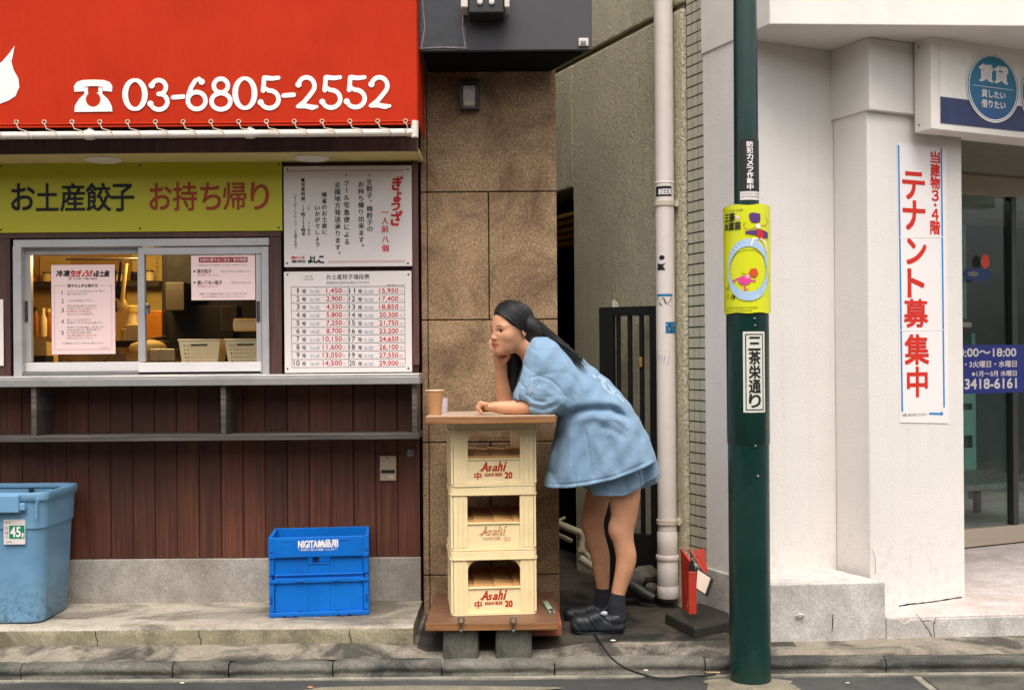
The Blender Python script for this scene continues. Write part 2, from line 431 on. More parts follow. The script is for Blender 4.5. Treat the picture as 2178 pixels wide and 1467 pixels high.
tag(mb.build('gutter_lip', origin=(0, K0, 0)), kind='structure')
prof = [(K0-.001, -.1), (K0-.001, .012), (K0+.004, .018), (K0+.0045, .028), (K0-.002, .036), (K0-.003, .046), (K0+.002, .056), (K0+.012, .064), (K0+.026, .069), (K0+.05, .071), (K0+.05, -.1)]
mb = MB(); ends = [-40, -8, -3]+[XX(p, 4.8, 1420) for p in (45, 368, 487, 708, 940, 1180, 1500, 1885, 2190)]+[3.4, 8, 40]
for i in range(len(ends)-1):
    a, b = ends[i]+.003, ends[i+1]-.003; dy = random.uniform(-.004, .004); dz = random.uniform(-.003, .003)
    m = max(1, int((b-a)/.05)) if b-a < 3 else 1
    rings = []
    for j in range(m+1):
        x = a+(b-a)*j/m; e = .006 if j in (0, m) else 0
        rings.append([(x, y+dy+.002*nz(x*2, k)+(e if y < K0+.01 else 0), z+dz+.002*nz(x*3, 2*k)-e) for k, (y, z) in enumerate(prof)])
    mb.loft([r[::-1] for r in rings], M_kerb)
tag(mb.build('kerb', smooth=50, origin=(0, K0, 0)), kind='structure')
# worn pale asphalt round the lamp post, utility cover in the road
mb = MB(); c = W(1590, 1452, 4.7)
mb.add([(c.x+(.15+.03*math.sin(3*a)+.16*max(0, -math.sin(a)))*math.cos(a)*1.1, 4.66+(.09+.01*math.cos(5*a)+.5*max(0, -math.sin(a)))*math.sin(a), .0045) for a in [i*math.pi/20 for i in range(40)]], [tuple(range(40))], M_asph2)
mb.add([(-.42+.55*math.cos(a)*(1+.2*math.sin(4*a)), 4.60+.07*math.sin(a), .0045) for a in [i*math.pi/20 for i in range(40)]], [tuple(range(40))], M_asph2)
tag(mb.build('road_patch', origin=(c.x, 4.6, 0)), kind='structure')
mb = MB()
x0, x1 = XX(1945, 4.72, 1425), 2.6
mb.box(x0, x1, 4.52, 4.745, -.02, .006, M_lip); mb.box(x0+.03, x1, 4.50, 4.72, .0061, .012, concrete_mat('cover_concrete', lin(96, 92, 82), lin(50, 48, 44), .7, 4, .8))
tag(mb.build('gutter_cover', bevel=.003), 'flat grey concrete utility cover let into the road beside the kerb', 'drain cover')
# ================================================================== gyoza shop (left)
WY = 5.5                                                         # board wall plane
SR = XX(893, WY, 1000)                                           # right end of the shop
shop = thing('gyoza_shop', 'red-brown boarded takeaway shop front with serving window and concrete plinth', 'shop', (-1.6, WY, .1))
zP = ZZ(1187-5, WY, 1089)
wx0, wx1, wz0, wz1 = XX(28, WY, 650), XX(574, WY, 650), ZZ(800-5, WY), ZZ(508-6, WY)
zTop = 2.34
mb = MB()
px = SR-.1055*32; i = 0
while px < SR-.01:
    a, b = px+.0010, px+.1055-.0010; y = WY+random.uniform(0, .004)
    segs = [(zP, zTop)]
    if b > wx0 and a < wx1: segs = [(zP, wz0), (wz1, zTop)]
    for z0, z1 in segs:
        for aa, bb in ([(a, b)] if len(segs) == 1 or (a > wx0 and b < wx1) else [(a, b)]):
            mb.box(aa, bb, y, y+.02, z0, z1, M_plank)
    px += .1055
mb.build('board_wall', shop, bevel=.003, seg=1)
mb = MB()                                                         # wall core behind the boards, with the window hole
x0 = -6.
mb.box(x0, wx0, WY+.024, WY+.16, 0, 3.5, M_dark); mb.box(wx1, SR-.002, WY+.024, WY+.16, 0, 3.5, M_dark)
mb.box(wx0, wx1, WY+.024, WY+.16, 0, wz0, M_dark); mb.box(wx0, wx1, WY+.024, WY+.16, wz1, 3.5, M_dark)
mb.build('wall_core', shop)
mb = MB()
mb.box(x0, SR+.002, WY-.012, WY+.02, .08, zP, M_plinthg if 0 else concrete_mat('plinth_concrete', lin(172, 164, 152), lin(116, 106, 92), .6, 2.6, .5, (.5, 1, 1)))
mb.build('plinth', shop, bevel=.005)
mb = MB()                                                         # brown posts and head rail round the window
hw = [(XX(-40, WY), wx0-.004, wz0+.002, wz1+.03), (wx1+.004, XX(601, WY, 650), wz0+.002, wz1+.03)]
for a, b, c, d in hw: mb.box(a, b, WY-.022, WY-.002, c, d, M_trim)
mb.box(XX(-40, WY), XX(601, WY, 650), WY-.026, WY-.023, wz1+.004, wz1+.045, M_trim)
mb.box(XX(880, WY), SR+.004, WY-.03, WY-.004, 1.30, 2.27, M_trim)
mb.build('timber_trim', shop, bevel=.003)
# step
mb = MB(); sz = ZZ(1333-5, 4.98); n = 40
a, b = -6., SR+.008
xsx = [a, -3]+[-2.6+.09*i for i in range(24)]+[b]
xsx = sorted(x for x in xsx if x <= b)
ring = lambda x: [(x, WY-.011, .03), (x, WY-.011, sz+.002), (x, WY-.25, sz+.003*nz(x, 1)), (x, 5.02, sz+.003*nz(x*1.4, 2)), (x, 4.992, sz-.003+.002*nz(x*3, 2)), (x, 4.982+.003*nz(x*2, 3), sz-.012), (x, 4.98+.004*nz(x*2, 5), .14), (x, 4.978+.005*nz(x*2, 6), .03)]
mb.loft([ring(x) for x in xsx], M_step)
for fi, q in enumerate(mb.f):
    ysq = [mb.v[j][1] for j in q]
    if max(ysq) < 4.99 and len(q) == 4: mb.m[fi] = mb.mi(M_stepf)
mb.build('step', shop, smooth=40)
mb = MB()                                                         # thin cracks in the step front
for p in (205, 425, 745):
    x = XX(p, 4.97, 1350)
    pts = [(x+.006*math.sin(k*1.7+p), 4.9725+.002*0, sz-.012-(sz-.045)*k/6) for k in range(7)]
    mb.tube(pts, .0016, M_dark, 5)
mb.build('step_crack', shop)
# counter and shelf
FYc = 5.27
zc1, zc0 = ZZ(804-5.2, FYc), ZZ(820-5.2, FYc)
cr = XX(893, FYc, 810)
M_cnt = pm('counter_metal', lin(150, 146, 142), var=.08, scale=8, rough=.42, metallic=.2, dirt=.4, dirtcol=lin(110, 102, 94))
mb = MB(); mb.box(x0, cr, FYc, WY-.003, zc0, zc1, M_cnt); mb.box(x0, cr-.004, FYc+.012, WY-.0035, zc1, zc1+.014, M_alu)
mb.build('counter_top', shop, bevel=.003)
mb = MB()
zs1, zs0 = ZZ(924-5.2, FYc+.02), ZZ(937-5.2, FYc+.02)
mb.box(x0, cr-.006, FYc+.012, WY-.003, zs0, zs1, M_shelfw); mb.build('under_shelf', shop, bevel=.003)
for p in (72, 475, 882):
    mb = MB(); x = XX(p, FYc+.02, 870); mb.box(x-.012, x+.012, FYc+.02, WY-.004, zs1, zc0, M_shelfw); mb.build('shelf_divider', shop, bevel=.002)
# soffit, fascia, downlights
zso = ZZ(345-5, WY-.03); FS = 5.2
zf0, zf1 = zso, ZZ(294-5, FS)
mb = MB(); M_sof = pm('cream_soffit', lin(206, 188, 124), var=.06, scale=3, rough=.6, dirt=.25, dirtcol=lin(150, 130, 80))
mb.box(x0, XX(889, FS, 330), FS+.012, WY+.02, zso, zso+.02, M_sof); mb.build('soffit', shop)
mb = MB(); mb.box(x0, XX(890, FS, 310), FS, FS+.011, zf0-.004, zf1, M_trim); mb.box(x0, SR, FS+.011, WY+.02, zso+.021, 3.4, M_trim)
mb.build('fascia', shop, bevel=.003)
for p in (219, 663):
    mb = MB(); Y = 5.36
    mb.lathe([(.083, 0), (.083, -.006), (.074, -.011), (.06, -.008)], (XX(p, Y, 334), Y, zso-.0005), pm('lamp_cover', lin(226, 218, 204), var=.03, rough=.35), 32)
    mb.build('downlight', shop, smooth=50)
# roof / upper storey mass
mb = MB(); mb.box(x0, SR-.004, WY+.17, 9, 2.6, 3.6, M_trim); mb.build('upper_storey', shop)
# ------------------------------------------------------------------ serving window
win = MB(); WF = WY-.03
def R(m, fx, p0, p1, q0, q1, Y, th, mat):
    """box whose camera-facing side covers a pixel rectangle at depth Y"""
    a, b = XX(p0, Y, (q0+q1)/2), XX(p1, Y, (q0+q1)/2); c, d = ZZ(q1, Y, (p0+p1)/2), ZZ(q0, Y, (p0+p1)/2)
    m.box(a, b, Y, Y+th, c, d, mat)
R(win, 0, 28, 572, 508, 524, WF, .10, M_alu); R(win, 0, 28, 46, 524.5, 802, WF, .10, M_alu); R(win, 0, 557, 572, 524.5, 802, WF, .10, M_alu)
R(win, 0, 46.5, 556.5, 797, 803, WF-.004, .10, M_alu); R(win, 0, 46.5, 556.5, 790, 796.5, WF+.012, .08, M_alud)
wino = win.build('window', shop, bevel=.0025)
for name, l0, l1, Y, (g0, g1) in (('left', 46.5, 300, WF+.045, (66, 293)), ('right', 294, 556.5, WF+.012, (308, 545))):
    m = MB(); t = 525; bt = 790 if name == 'left' else 795
    R(m, 0, l0, l1, t, 541, Y, .03, M_alu); R(m, 0, l0, l1, 770, bt, Y, .03, pm('pale_rail', lin(214, 208, 206), var=.04, rough=.4))
    R(m, 0, l0, g0, 541.3, 769.7, Y, .03, M_alu); R(m, 0, g1, l1, 541.3, 769.7, Y, .03, M_alu)
    so = m.build('sash', wino, bevel=.002)
    m = MB(); a = XX(g0, Y); b = XX(g1, Y)
    m.box(XX(g0, Y, 650)-.004, XX(g1, Y, 650)+.004, Y+.013, Y+.017, ZZ(772, Y, 300), ZZ(539, Y, 300), M_glass); m.build('pane', wino)
    m = MB(); hx = 55 if name == 'left' else 549
    R(m, 0, hx-3.5, hx+3.5, 640, 684, Y-.008, .008, flat('dark_latch', lin(60, 62, 66), .4)); m.build('handle', wino, bevel=.002)
m = MB(); R(m, 0, 309, 318, 645, 668, WF+.004, .012, pm('steel_lock', lin(150, 150, 150), metallic=.8, rough=.3)); m.lathe([(.006, 0), (.009, .01), (.006, .02)], W(314, 650, WF+.005), MATS['steel_lock'], 10, 'y'); m.build('lock', wino, smooth=50)
# ------------------------------------------------------------------ kitchen seen through the window
M_kwall = pm('warm_kitchen_wall', lin(180, 140, 76), var=.25, scale=2, rough=.7)
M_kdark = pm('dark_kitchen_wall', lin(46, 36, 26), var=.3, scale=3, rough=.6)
mb = MB(); kb = 7.3
kz = ZZ(776, WY+.2)
mb.box(-3.6, -.55, kb, kb+.05, .6, 2.7, M_kwall)
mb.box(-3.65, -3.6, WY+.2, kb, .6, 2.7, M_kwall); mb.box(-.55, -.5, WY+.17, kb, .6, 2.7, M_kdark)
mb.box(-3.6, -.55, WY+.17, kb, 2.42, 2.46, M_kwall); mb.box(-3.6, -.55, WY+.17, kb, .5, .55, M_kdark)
mb.build('kitchen_room', shop)
mb = MB(); mb.box(-3.5, -.6, WY+.175, WY+.72, kz-.04, kz, wood_mat('kitchen_counter_wood', lin(150, 110, 50), lin(190, 148, 80), lin(214, 176, 104), axis='x', pitch=.6))
mb.build('kitchen_counter', shop, bevel=.004)
# ================================================================== stone-clad building between shop and alley
D = Vector((-.444, 1, 0))                                        # direction in which the alley runs back
SY = 5.52
sx0, sx1 = SR+.012, XX(1187, SY, 800)
st = thing('stone_building', 'brown speckled stone-clad pillar between the red shop and the alley', 'building', ((sx0+sx1)/2, SY, .1))
mb = MB()
zj = [ZZ(p, SY, 1040) for p in (1222, 940, 680, 408, 136, -140)]
zj = [.05]+zj+[3.6]
xj = XX(1040, SY, 550); xk = XX(910, SY, 600); g = .0026
for i in range(len(zj)-1):
    cuts = [sx0, xk, xj, sx1] if i in (3, 5, 1) else [sx0, xk, sx1]
    for a, b in zip(cuts[:-1], cuts[1:]):
        ga = g if a > sx0+.05 else .001
        mb.box(a+ga, b-(g if b < sx1 else 0), SY+random.uniform(0, .002), SY+.04, zj[i]+g, zj[i+1]-g, M_stone)
mb.build('stone_slabs', st, bevel=.003, seg=1)
mb = MB()
mb.prism([(sx0, SY+.03), (sx1-.002, SY+.03), (sx1+D.x*4, SY+4), (sx0, SY+4)], .0, 3.6, M_dark)
mb.build('joint_backing', st)
mb = MB(); mb.prism([(sx1-.0025, SY+.042), (sx1-.0005, SY+.042), (sx1-.0005+D.x*3.5, SY+3.5), (sx1-.0025+D.x*3.5, SY+3.5)], .05, 3.6, M_stone); mb.build('alley_side', st)
# small framed wall light on the stone
wl = thing('wall_light', 'small black framed wall light high on the brown stone pillar', 'wall light', W(998, 232, SY))
mb = MB(); a, b, c, d = XX(977, SY-.05, 200), XX(1019, SY-.05, 200), ZZ(232, SY-.05), ZZ(168, SY-.05)
for q in ((a, a+.014, c, d), (b-.014, b, c, d), (a+.0145, b-.0145, c, c+.012), (a+.0145, b-.0145, d-.022, d)): mb.box(q[0], q[1], SY-.05, SY-.001, q[2], q[3], M_black)
mb.build('frame', wl, bevel=.002)
mb = MB(); mb.box(a+.0148, b-.0148, SY-.03, SY-.002, c+.0125, d-.0225, pm('ribbed_lens', lin(150, 132, 110), rough=.2)); mb.box(a+.02, b-.02, SY-.036, SY-.0305, c+.02, c+.045, pm('lens_base', lin(190, 170, 140), rough=.3)); mb.build('lens', wl, bevel=.004)
# ------------------------------------------------------------------ black projecting box sign
BYf = 5.15
bx0, bx1 = XX(889, BYf, 60), XX(1260, BYf, 60); bz0, bz1 = ZZ(108-.5, BYf), 3.5
sb = thing('black_box_sign', 'black metal box sign projecting above the brown stone pillar', 'sign', ((bx0+bx1)/2, BYf, bz0))
M_bs = pm('matt_charcoal_panel', lin(62, 58, 60), var=.12, scale=3, rough=.5, bump=.1, bscale=300)
mb = MB(); tt = .36; mb.prism([(bx0, BYf), (bx1, BYf), (bx1-.444*tt, BYf+tt), (bx0, BYf+tt)], bz0, bz1, M_bs)
mb.build('cabinet', sb, bevel=.003)
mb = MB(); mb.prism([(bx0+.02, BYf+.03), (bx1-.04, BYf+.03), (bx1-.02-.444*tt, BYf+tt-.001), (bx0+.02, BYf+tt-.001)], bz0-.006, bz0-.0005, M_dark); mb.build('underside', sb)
mb = MB()                                                          # taped-on glossy black sheet at the left end
M_tape = pm('glossy_black_tape', lin(40, 38, 40), var=.5, scale=6, rough=.22, bump=.2, bscale=8, bd=.012)
fr = FY(BYf)
p = [fr.px(*q) for q in ((893, -30), (990, -30), (993, 103), (890, 104))]; mb.poly(fr, [p[3], p[2], p[1], p[0]], .003, M_tape)
M_sc = pm('scuffed_tape_edge', lin(120, 108, 108), var=.5, scale=40, rough=.4)
for q in (((897, -20), (904, 60), (896, 104)), ((985, 0), (984, 60), (991, 104)), ((893, 104), (940, 101), (993, 103))):
    mb.ribbon(fr, [fr.px(*z) for z in q], [.006, .005, .008], .0045, M_sc)
mb.build('tape_sheet', sb)
sl = thing('sign_spotlight', 'black twin spotlight bracket with pale ends mounted on the black box sign', 'lamp', W(1032, 20, BYf))
mb = MB(); R(mb, 0, 996, 1072, -40, 28, BYf-.14, .139, M_black); mb.build('housing', sl, bevel=.006)
M_pale = pm('pale_plastic', lin(206, 196, 184), var=.08, rough=.4)
for p0, p1 in ((980, 995), (1073, 1084)):
    mb = MB(); R(mb, 0, p0, p1, -40, 16, BYf-.15, .12, M_pale); mb.build('end_cap', sl, bevel=.005)
for p in (1021, 1046):
    mb = MB(); mb.lathe([(.012, 0), (.012, .004), (.008, .006)], W(p, 5, BYf-.147), M_pale, 14, 'y'); mb.build('bulb', sl, smooth=50)
cl = thing('sign_switch_box', 'tiny white switch with a dark slot on the corner of the black box sign', 'switch', W(1241, 90, BYf))
mb = MB(); R(mb, 0, 1231, 1252, 81, 98, BYf-.012, .0115, M_pale); mb.build('plate', cl, bevel=.003)
mb = MB(); R(mb, 0, 1235, 1247, 87, 95, BYf-.016, .0035, pm('switch_grey', lin(120, 112, 108), rough=.3)); mb.build('toggle', cl, bevel=.0015)
# ================================================================== alley: khaki building
def AL(Y, off=0.):                                                # alley wall line (x at depth Y), off pushes into the wall
    return Vector((3.3423-.444*Y+off*.914, Y+off*.406))
y0k, y1k = 5.612, 6.69
kh = thing('khaki_building', 'khaki roughcast side wall of a building lining the alley', 'building', (AL(6.1).x, 6.1, .1))
mb = MB()
zg = 3.04
def kwall(a, b, z0, z1):
    p, q = AL(a, -.012), AL(b, -.012); r, s_ = AL(b, .4), AL(a, .4)
    mb.prism([tuple(p), tuple(s_), tuple(r), tuple(q)], z0, z1, M_khaki)
kwall(y0k, y1k, 0, zg-.012); kwall(y0k, 12, zg+.012, 6.5)
zo = ZZ(400, y1k, 1207); kwall(y1k, 12, zo, zg-.012)
mb.build('roughcast_wall', kh, bevel=.012, seg=3)
mb = MB(); p, q, r, s_ = AL(y0k+.01, .004), AL(12, .004), AL(12, .1), AL(y0k+.01, .1)
mb.prism([tuple(p), tuple(s_), tuple(r), tuple(q)], zg-.02, zg+.02, pm('groove_shadow_gap', lin(110, 100, 76), rough=.9)); mb.build('groove', kh)
mb = MB(); p, q, r, s_ = AL(y1k+.001, .22), AL(12, .22), AL(12, .4), AL(y1k+.001, .4)
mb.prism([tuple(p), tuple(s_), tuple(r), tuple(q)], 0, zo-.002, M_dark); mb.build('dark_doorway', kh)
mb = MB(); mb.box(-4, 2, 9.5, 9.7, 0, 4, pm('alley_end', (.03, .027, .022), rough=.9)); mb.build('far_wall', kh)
bl = thing('slatted_blind', 'tan slatted awning glimpsed in the dark doorway behind the stone pillar', 'blind', (.5, 7.1, 2))
mb = MB(); Mt = pm('tan_slats', lin(176, 134, 62), var=.25, scale=30, rough=.6)
for i in range(5):
    z = ZZ(462+13*i, 7.1, 1207); p0 = AL(6.72, .03+.02*i); p1 = AL(7.9, .03+.02*i); p2 = AL(7.9, .20); p3 = AL(6.72, .20)
    mb.prism([tuple(p0), tuple(p3), tuple(p2), tuple(p1)], z-.028, z-.004, Mt)
mb.build('slat_rows', bl, bevel=.004)
# ================================================================== white building on the right
wb = thing('white_building', 'white rendered corner building with square pillar, fascia and grey plinth', 'building', (1.6, 5.4, .07))
zpl = .328; Yc = 5.206; C0 = Vector((1.031+.008, 5.206)); C1 = Vector((1.525, 5.439)); d2 = Vector((-.444, 1))
P0 = Vector((1.619, 5.227)); P1 = Vector((2.145, 5.475)); zfl = .172; zfa = 2.763
mb = MB()
a = AL(5.478, .008); L = [tuple(C0), tuple(C1), tuple(C1+d2*.6+Vector((.6, .3))), tuple(C1+d2*3), tuple(AL(5.478, .008)+d2*.0+Vector((.3, .2))), tuple(a)]
mb.prism([tuple(C0), tuple(C1), tuple(C1+Vector((.05, .1))), tuple(a+Vector((.12, .05))), tuple(a)], zpl-.02, zfa+.001, M_white)
mb.build('render_wall', wb, bevel=.004)
mb = MB(); mb.prism([tuple(P0), tuple(P1), tuple(P1+d2*.35), tuple(C1+Vector((.045, .09))), tuple(C1+Vector((.0005, -.001)))], zfl-.08, zfa-.001, M_white)
mb.build('pillar', wb, bevel=.005)
# beam end round the pillar head
rd = Vector((2.127, 1)).normalized(); dd = d2.normalized()
zb0 = ZZ(232+.5, 5.19, 1848)
B0 = P0-rd*.012-dd*.03; 
u0, _ = uv(1765, 240); k = (u0-1089)/F
t = (B0.x-k*B0.y)/(k*dd.y-dd.x); B3 = B0+dd*t
mb = MB(); mb.prism([tuple(B0), tuple(B0+rd*.62), tuple(B0+rd*.62+dd*.3), tuple(B3+rd*.2), tuple(B3)], zb0, zfa-.0015, M_white)
mb.build('beam_end', wb, bevel=.004)
# fascia and storey above
mb = MB(); f0 = Vector((1.128, 4.988)); 
mb.prism([tuple(f0), (4.6, 5.178), (4.6, 9), tuple(AL(5.478)+Vector((.3, .2))), tuple(AL(5.478))], zfa, 6, M_white2)
mb.build('fascia_block', wb, bevel=.004)
# tiled strip on the alley side: 5 cm tiles with dark joints
mb = MB(); M_tile = pm('grey_green_tile', lin(178, 172, 152), var=.09, scale=25, rough=.32); fa = Frame((AL(5.6).x, 5.6, 0), (.444, -1, 0), (0, 0, 1))
Lt = .128*1.094; nz_ = 118
mb.slab(fa, [(-.02, .05), (Lt, .05), (Lt, 6), (-.02, 6)], -.2, -.012, pm('tile_joint', lin(44, 39, 34), rough=.9))
for i in range(3):
    for j in range(nz_):
        x0_ = i*.0482-.003; z0_ = .06+j*.0505; x1_ = min(x0_+.0415, Lt+.004)
        mb.slab(fa, [(x0_, z0_), (x1_, z0_), (x1_, z0_+.0436), (x0_, z0_+.0436)], -.013, -.008+random.uniform(-.0006, .0006), M_tile)
mb.build('mosaic_tiles', wb)
# plinth with its notch, and entrance floor
mb = MB()
q0 = Vector((1.105-.002, 5.04)); 
def fl(px_, py_=1300): 
    p = hit(px_, py_, Vector((1.105, 5.04, 0)), Vector((-.082, 1, 0)).normalized()*-1); return Vector((p.x, p.y))
n0, n1 = fl(1884, 1235), fl(1912, 1300)
e = fl(3600, 1300)
low = [tuple(n0+Vector((0, .0))), tuple(e), (e.x+.6, 9), (1.6, 9), tuple(n0+d2*.6)]
mb.prism(low, .0, zfl, M_floorw)
mb.build('entrance_floor', wb, bevel=.006)
mb = MB()
mb.prism([tuple(q0), tuple(n0-Vector((.001, 0))), tuple(n0-Vector((.001, 0))+d2*.32), tuple(C1+Vector((0, .05))), tuple(AL(5.6, .004)+Vector((.05, .02))), tuple(AL(5.6, -.004))], 0, zpl, M_plinthg)
mb.build('plinth', wb, bevel=.006)
mb = MB()                                                          # grey face of the low kerb of the entrance
fp = Frame((n0.x, n0.y, 0), (1, .082, 0), (0, 0, 1)); Lw = (e-n0).length
mb.slab(fp, [(0.001, .0), (Lw, .0), (Lw, zfl-.012), (.11, zfl-.012), (.085, zfl-.03), (.05, zfl-.008), (.001, zfl-.004)], -.02, .004, M_plinthg); mb.build('entrance_riser', wb, bevel=.003)
# cracks, chips
mb = MB(); fq = Frame((1.105, 5.04, 0), (1, .082, 0), (0, 0, 1))
def crack(fr, pts, wd=.0022, d=.0012):
    q = [fr.px(*p) for p in pts]; out = []
    for (a, b), (c, d_) in zip(q[:-1], q[1:]):
        for k in range(4): out.append((a+(c-a)*k/4+random.uniform(-.0012, .0012), b+(d_-b)*k/4+random.uniform(-.001, .001)))
    out.append(q[-1]); mb.ribbon(fr, out, [wd*random.uniform(.5, 1.2) for _ in out], d, M_dark, cap=False)
crack(fq, [(1772, 1305), (1771, 1325), (1770, 1342)], .004)
fq2 = Frame((n0.x, n0.y, 0), (1, .082, 0), (0, 0, 1))
crack(fq2, [(1948, 1305), (1965, 1325), (1975, 1340), (1983, 1356)], .003, .0055); crack(fq2, [(1990, 1310), (1985, 1330), (1987, 1356)], .003, .0055); crack(fq2, [(1962, 1320), (1975, 1318), (1990, 1325)], .002, .0055)
fpil = Frame((P0.x, P0.y, 0), (rd.x, rd.y, 0), (0, 0, 1))
crack(fpil, [(1912, 1288), (1935, 1284), (1970, 1281), (2000, 1276), (2046, 1269)], .006)
crack(fpil, [(1856, 1170), (1862, 1190), (1861, 1220)], .0025)
mb.build('crack', wb)
mb = MB(); fw = Frame((C0.x, C0.y, 0), (rd.x, rd.y, 0), (0, 0, 1))
hk = thing('wall_hook', 'small white ring hook screwed into the grey plinth beside the green pole', 'hook', W(1699, 1312, 5.06))
mb = MB(); c = hit(1700, 1308, fq.o, fq.n); mb.tube([c+fq.n*.012+fq.r*.016*math.cos(a)+Vector((0, 0, 1))*.009*math.sin(a)+fq.n*.012*math.sin(a) for a in [i*math.pi/8 for i in range(16)]], .0045, M_pale, 8, closed=True); mb.build('ring', hk, smooth=60)
mb = MB(); mb.tube([c+Vector((0, 0, .009))-fq.n*.0, c+fq.n*.012+Vector((0, 0, .009))], .006, M_pale, 8); mb.build('screw_eye', hk, smooth=60)
# ------------------------------------------------------------------ glazed entrance, set back behind the pillar
DV = Vector((2.696, 6.865, 0)); fd = Frame(DV, (2.127, 1, 0), (0, 0, 1))   # door plane
en = thing('glazed_entrance', 'shop entrance with dark glass and beige metal frame behind the white pillar', 'entrance', (3.0, 7.0, zfl))
M_bei = pm('beige_door_frame', lin(150, 138, 118), var=.06, rough=.45)
z_h0 = fd.px(2100, 415)[1]; z_h1 = fd.px(2100, 374)[1]; z_b = fd.px(2058, 1126)[1]
xa, xb = -.75, 3.2
mb = MB(); mb.rect(fd, xa, xb, z_h0, z_h1, .0, M_bei, th=.08); mb.build('door_header', en, bevel=.003)
mb = MB(); mb.rect(fd, xa, xb, zfl+.008, z_b, .0, pm('pale_kick_rail', lin(176, 160, 142), var=.05, rough=.45), th=.08)
mb.build('kick_rail', en, bevel=.003)
mb = MB(); mb.rect(fd, xa, xb, zfl-.001, zfl+.008, -.01, M_dark, th=.06); mb.build('threshold', en)
mb = MB(); mb.rect(fd, xa, xb, z_b+.0005, z_h0-.0005, -.03, glass_mat('door_glass', (.86, .90, .89)), th=.006); mb.build('pane', en)
mb = MB(); jx = fd.px(2152, 600)[0]; mb.rect(fd, jx, jx+.045, z_b+.0006, z_h0-.0006, .002, pm('dark_door_stile', lin(46, 50, 48), rough=.4), th=.05); mb.build('door_stile', en, bevel=.003)
mb = MB(); M_soff = pm('dim_green_soffit', lin(112, 112, 96), var=.08, rough=.7)   # transom wall and ceiling of the recess
mb.rect(fd, xa, xb, z_h1+.001, 3.2, -.002, M_soff, th=.05); mb.build('transom_panel', en)
mb = MB(); c0 = fd.px(2060, 352)[1]; a0, a1 = fd.px(2030, 330)[0], fd.px(2110, 330)[0]; mb.rect(fd, a0, a1, fd.px(2080, 352)[1], fd.px(2080, 325)[1], .05, pm('air_door_casing', lin(120, 120, 104), rough=.5), th=.049); mb.build('air_unit', en, bevel=.004)
mb = MB(); z_l = ZZ(296-8, 5.5); mb.prism([tuple(P1+rd*.0+dd*.36), tuple(P1+rd*2), tuple(P1+rd*2+dd*1.2), tuple(P1+dd*1.2)], z_l+.03, z_l+.05, M_soff); mb.build('recess_ceiling', en)
mb = MB(); mb.prism([tuple(P1+dd*.02+rd*.001), tuple(P1+dd*.02+rd*2.4), tuple(P1+dd*.14+rd*2.4), tuple(P1+dd*.14+rd*.001)], z_l-.01, zfa-.003, M_white); mb.build('lintel', en, bevel=.004)
# dim office behind the glass
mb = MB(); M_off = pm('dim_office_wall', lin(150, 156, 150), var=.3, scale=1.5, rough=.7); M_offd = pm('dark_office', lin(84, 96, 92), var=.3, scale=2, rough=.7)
def orect(x0, x1, z0, z1, dep, mat, th=.03): mb.rect(fd, x0, x1, z0, z1, -dep, mat, th=th)
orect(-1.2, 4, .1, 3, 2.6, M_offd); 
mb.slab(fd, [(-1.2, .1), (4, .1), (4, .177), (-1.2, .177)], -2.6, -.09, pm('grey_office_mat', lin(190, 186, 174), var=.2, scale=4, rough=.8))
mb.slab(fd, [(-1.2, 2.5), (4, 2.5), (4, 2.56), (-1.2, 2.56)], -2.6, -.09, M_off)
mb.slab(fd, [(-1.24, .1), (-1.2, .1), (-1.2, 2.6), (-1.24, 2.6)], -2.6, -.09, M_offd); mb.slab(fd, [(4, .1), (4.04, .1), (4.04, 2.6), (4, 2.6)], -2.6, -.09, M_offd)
mb.build('office_room', en)
ot = thing('office_fill_light', 'unseen tube light added to brighten the office behind the glass door', 'lamp', (3.6, 8.0, 2.4))  # lamp added out of view above the door head to brighten the office
mb = MB(); k = NB('fill_tube_glow'); k.t.nodes.remove(k.b); em = k.n('ShaderNodeEmission'); em.inputs[0].default_value = (1, .96, .86, 1); em.inputs[1].default_value = 3.5; k.l(em.outputs[0], k.out.inputs[0])
for dep in (.35,): mb.slab(fd, [(-.3, 2.43), (1.8, 2.43), (1.8, 2.46), (-.3, 2.46)], -dep-.06, -dep, k.m)
mb.build('tube', ot)
mb = MB(); mb.slab(fd, [(-.35, 2.462), (1.85, 2.462), (1.85, 2.495), (-.35, 2.495)], -.43, -.33, M_white2); mb.build('fitting', ot)
# ------------------------------------------------------------------ buildings on the other side of the street (seen as reflections in the glass)
ob = thing('street_building', 'grey building across the street, mirrored faintly in the glass door', 'building', (0, -5.6, 0))
mb = MB(); M_ob = pm('across_render', lin(116, 108, 100), var=.12, scale=1, rough=.8); M_obw = pm('across_window', lin(70, 78, 84), rough=.15)
mb.box(-16, 16, -9, -5.6, 0, 4.6, M_ob); mb.build('facade', ob)
for i in range(10):
    for z in (.9, 2.9):
        mb = MB(); x = -13.5+2.9*i; mb.box(x, x+1.7, -5.6, -5.57, z, z+1.5, M_obw); mb.box(x-.06, x+1.76, -5.6, -5.54, z-.08, z-.002, M_white); mb.build('window', ob)
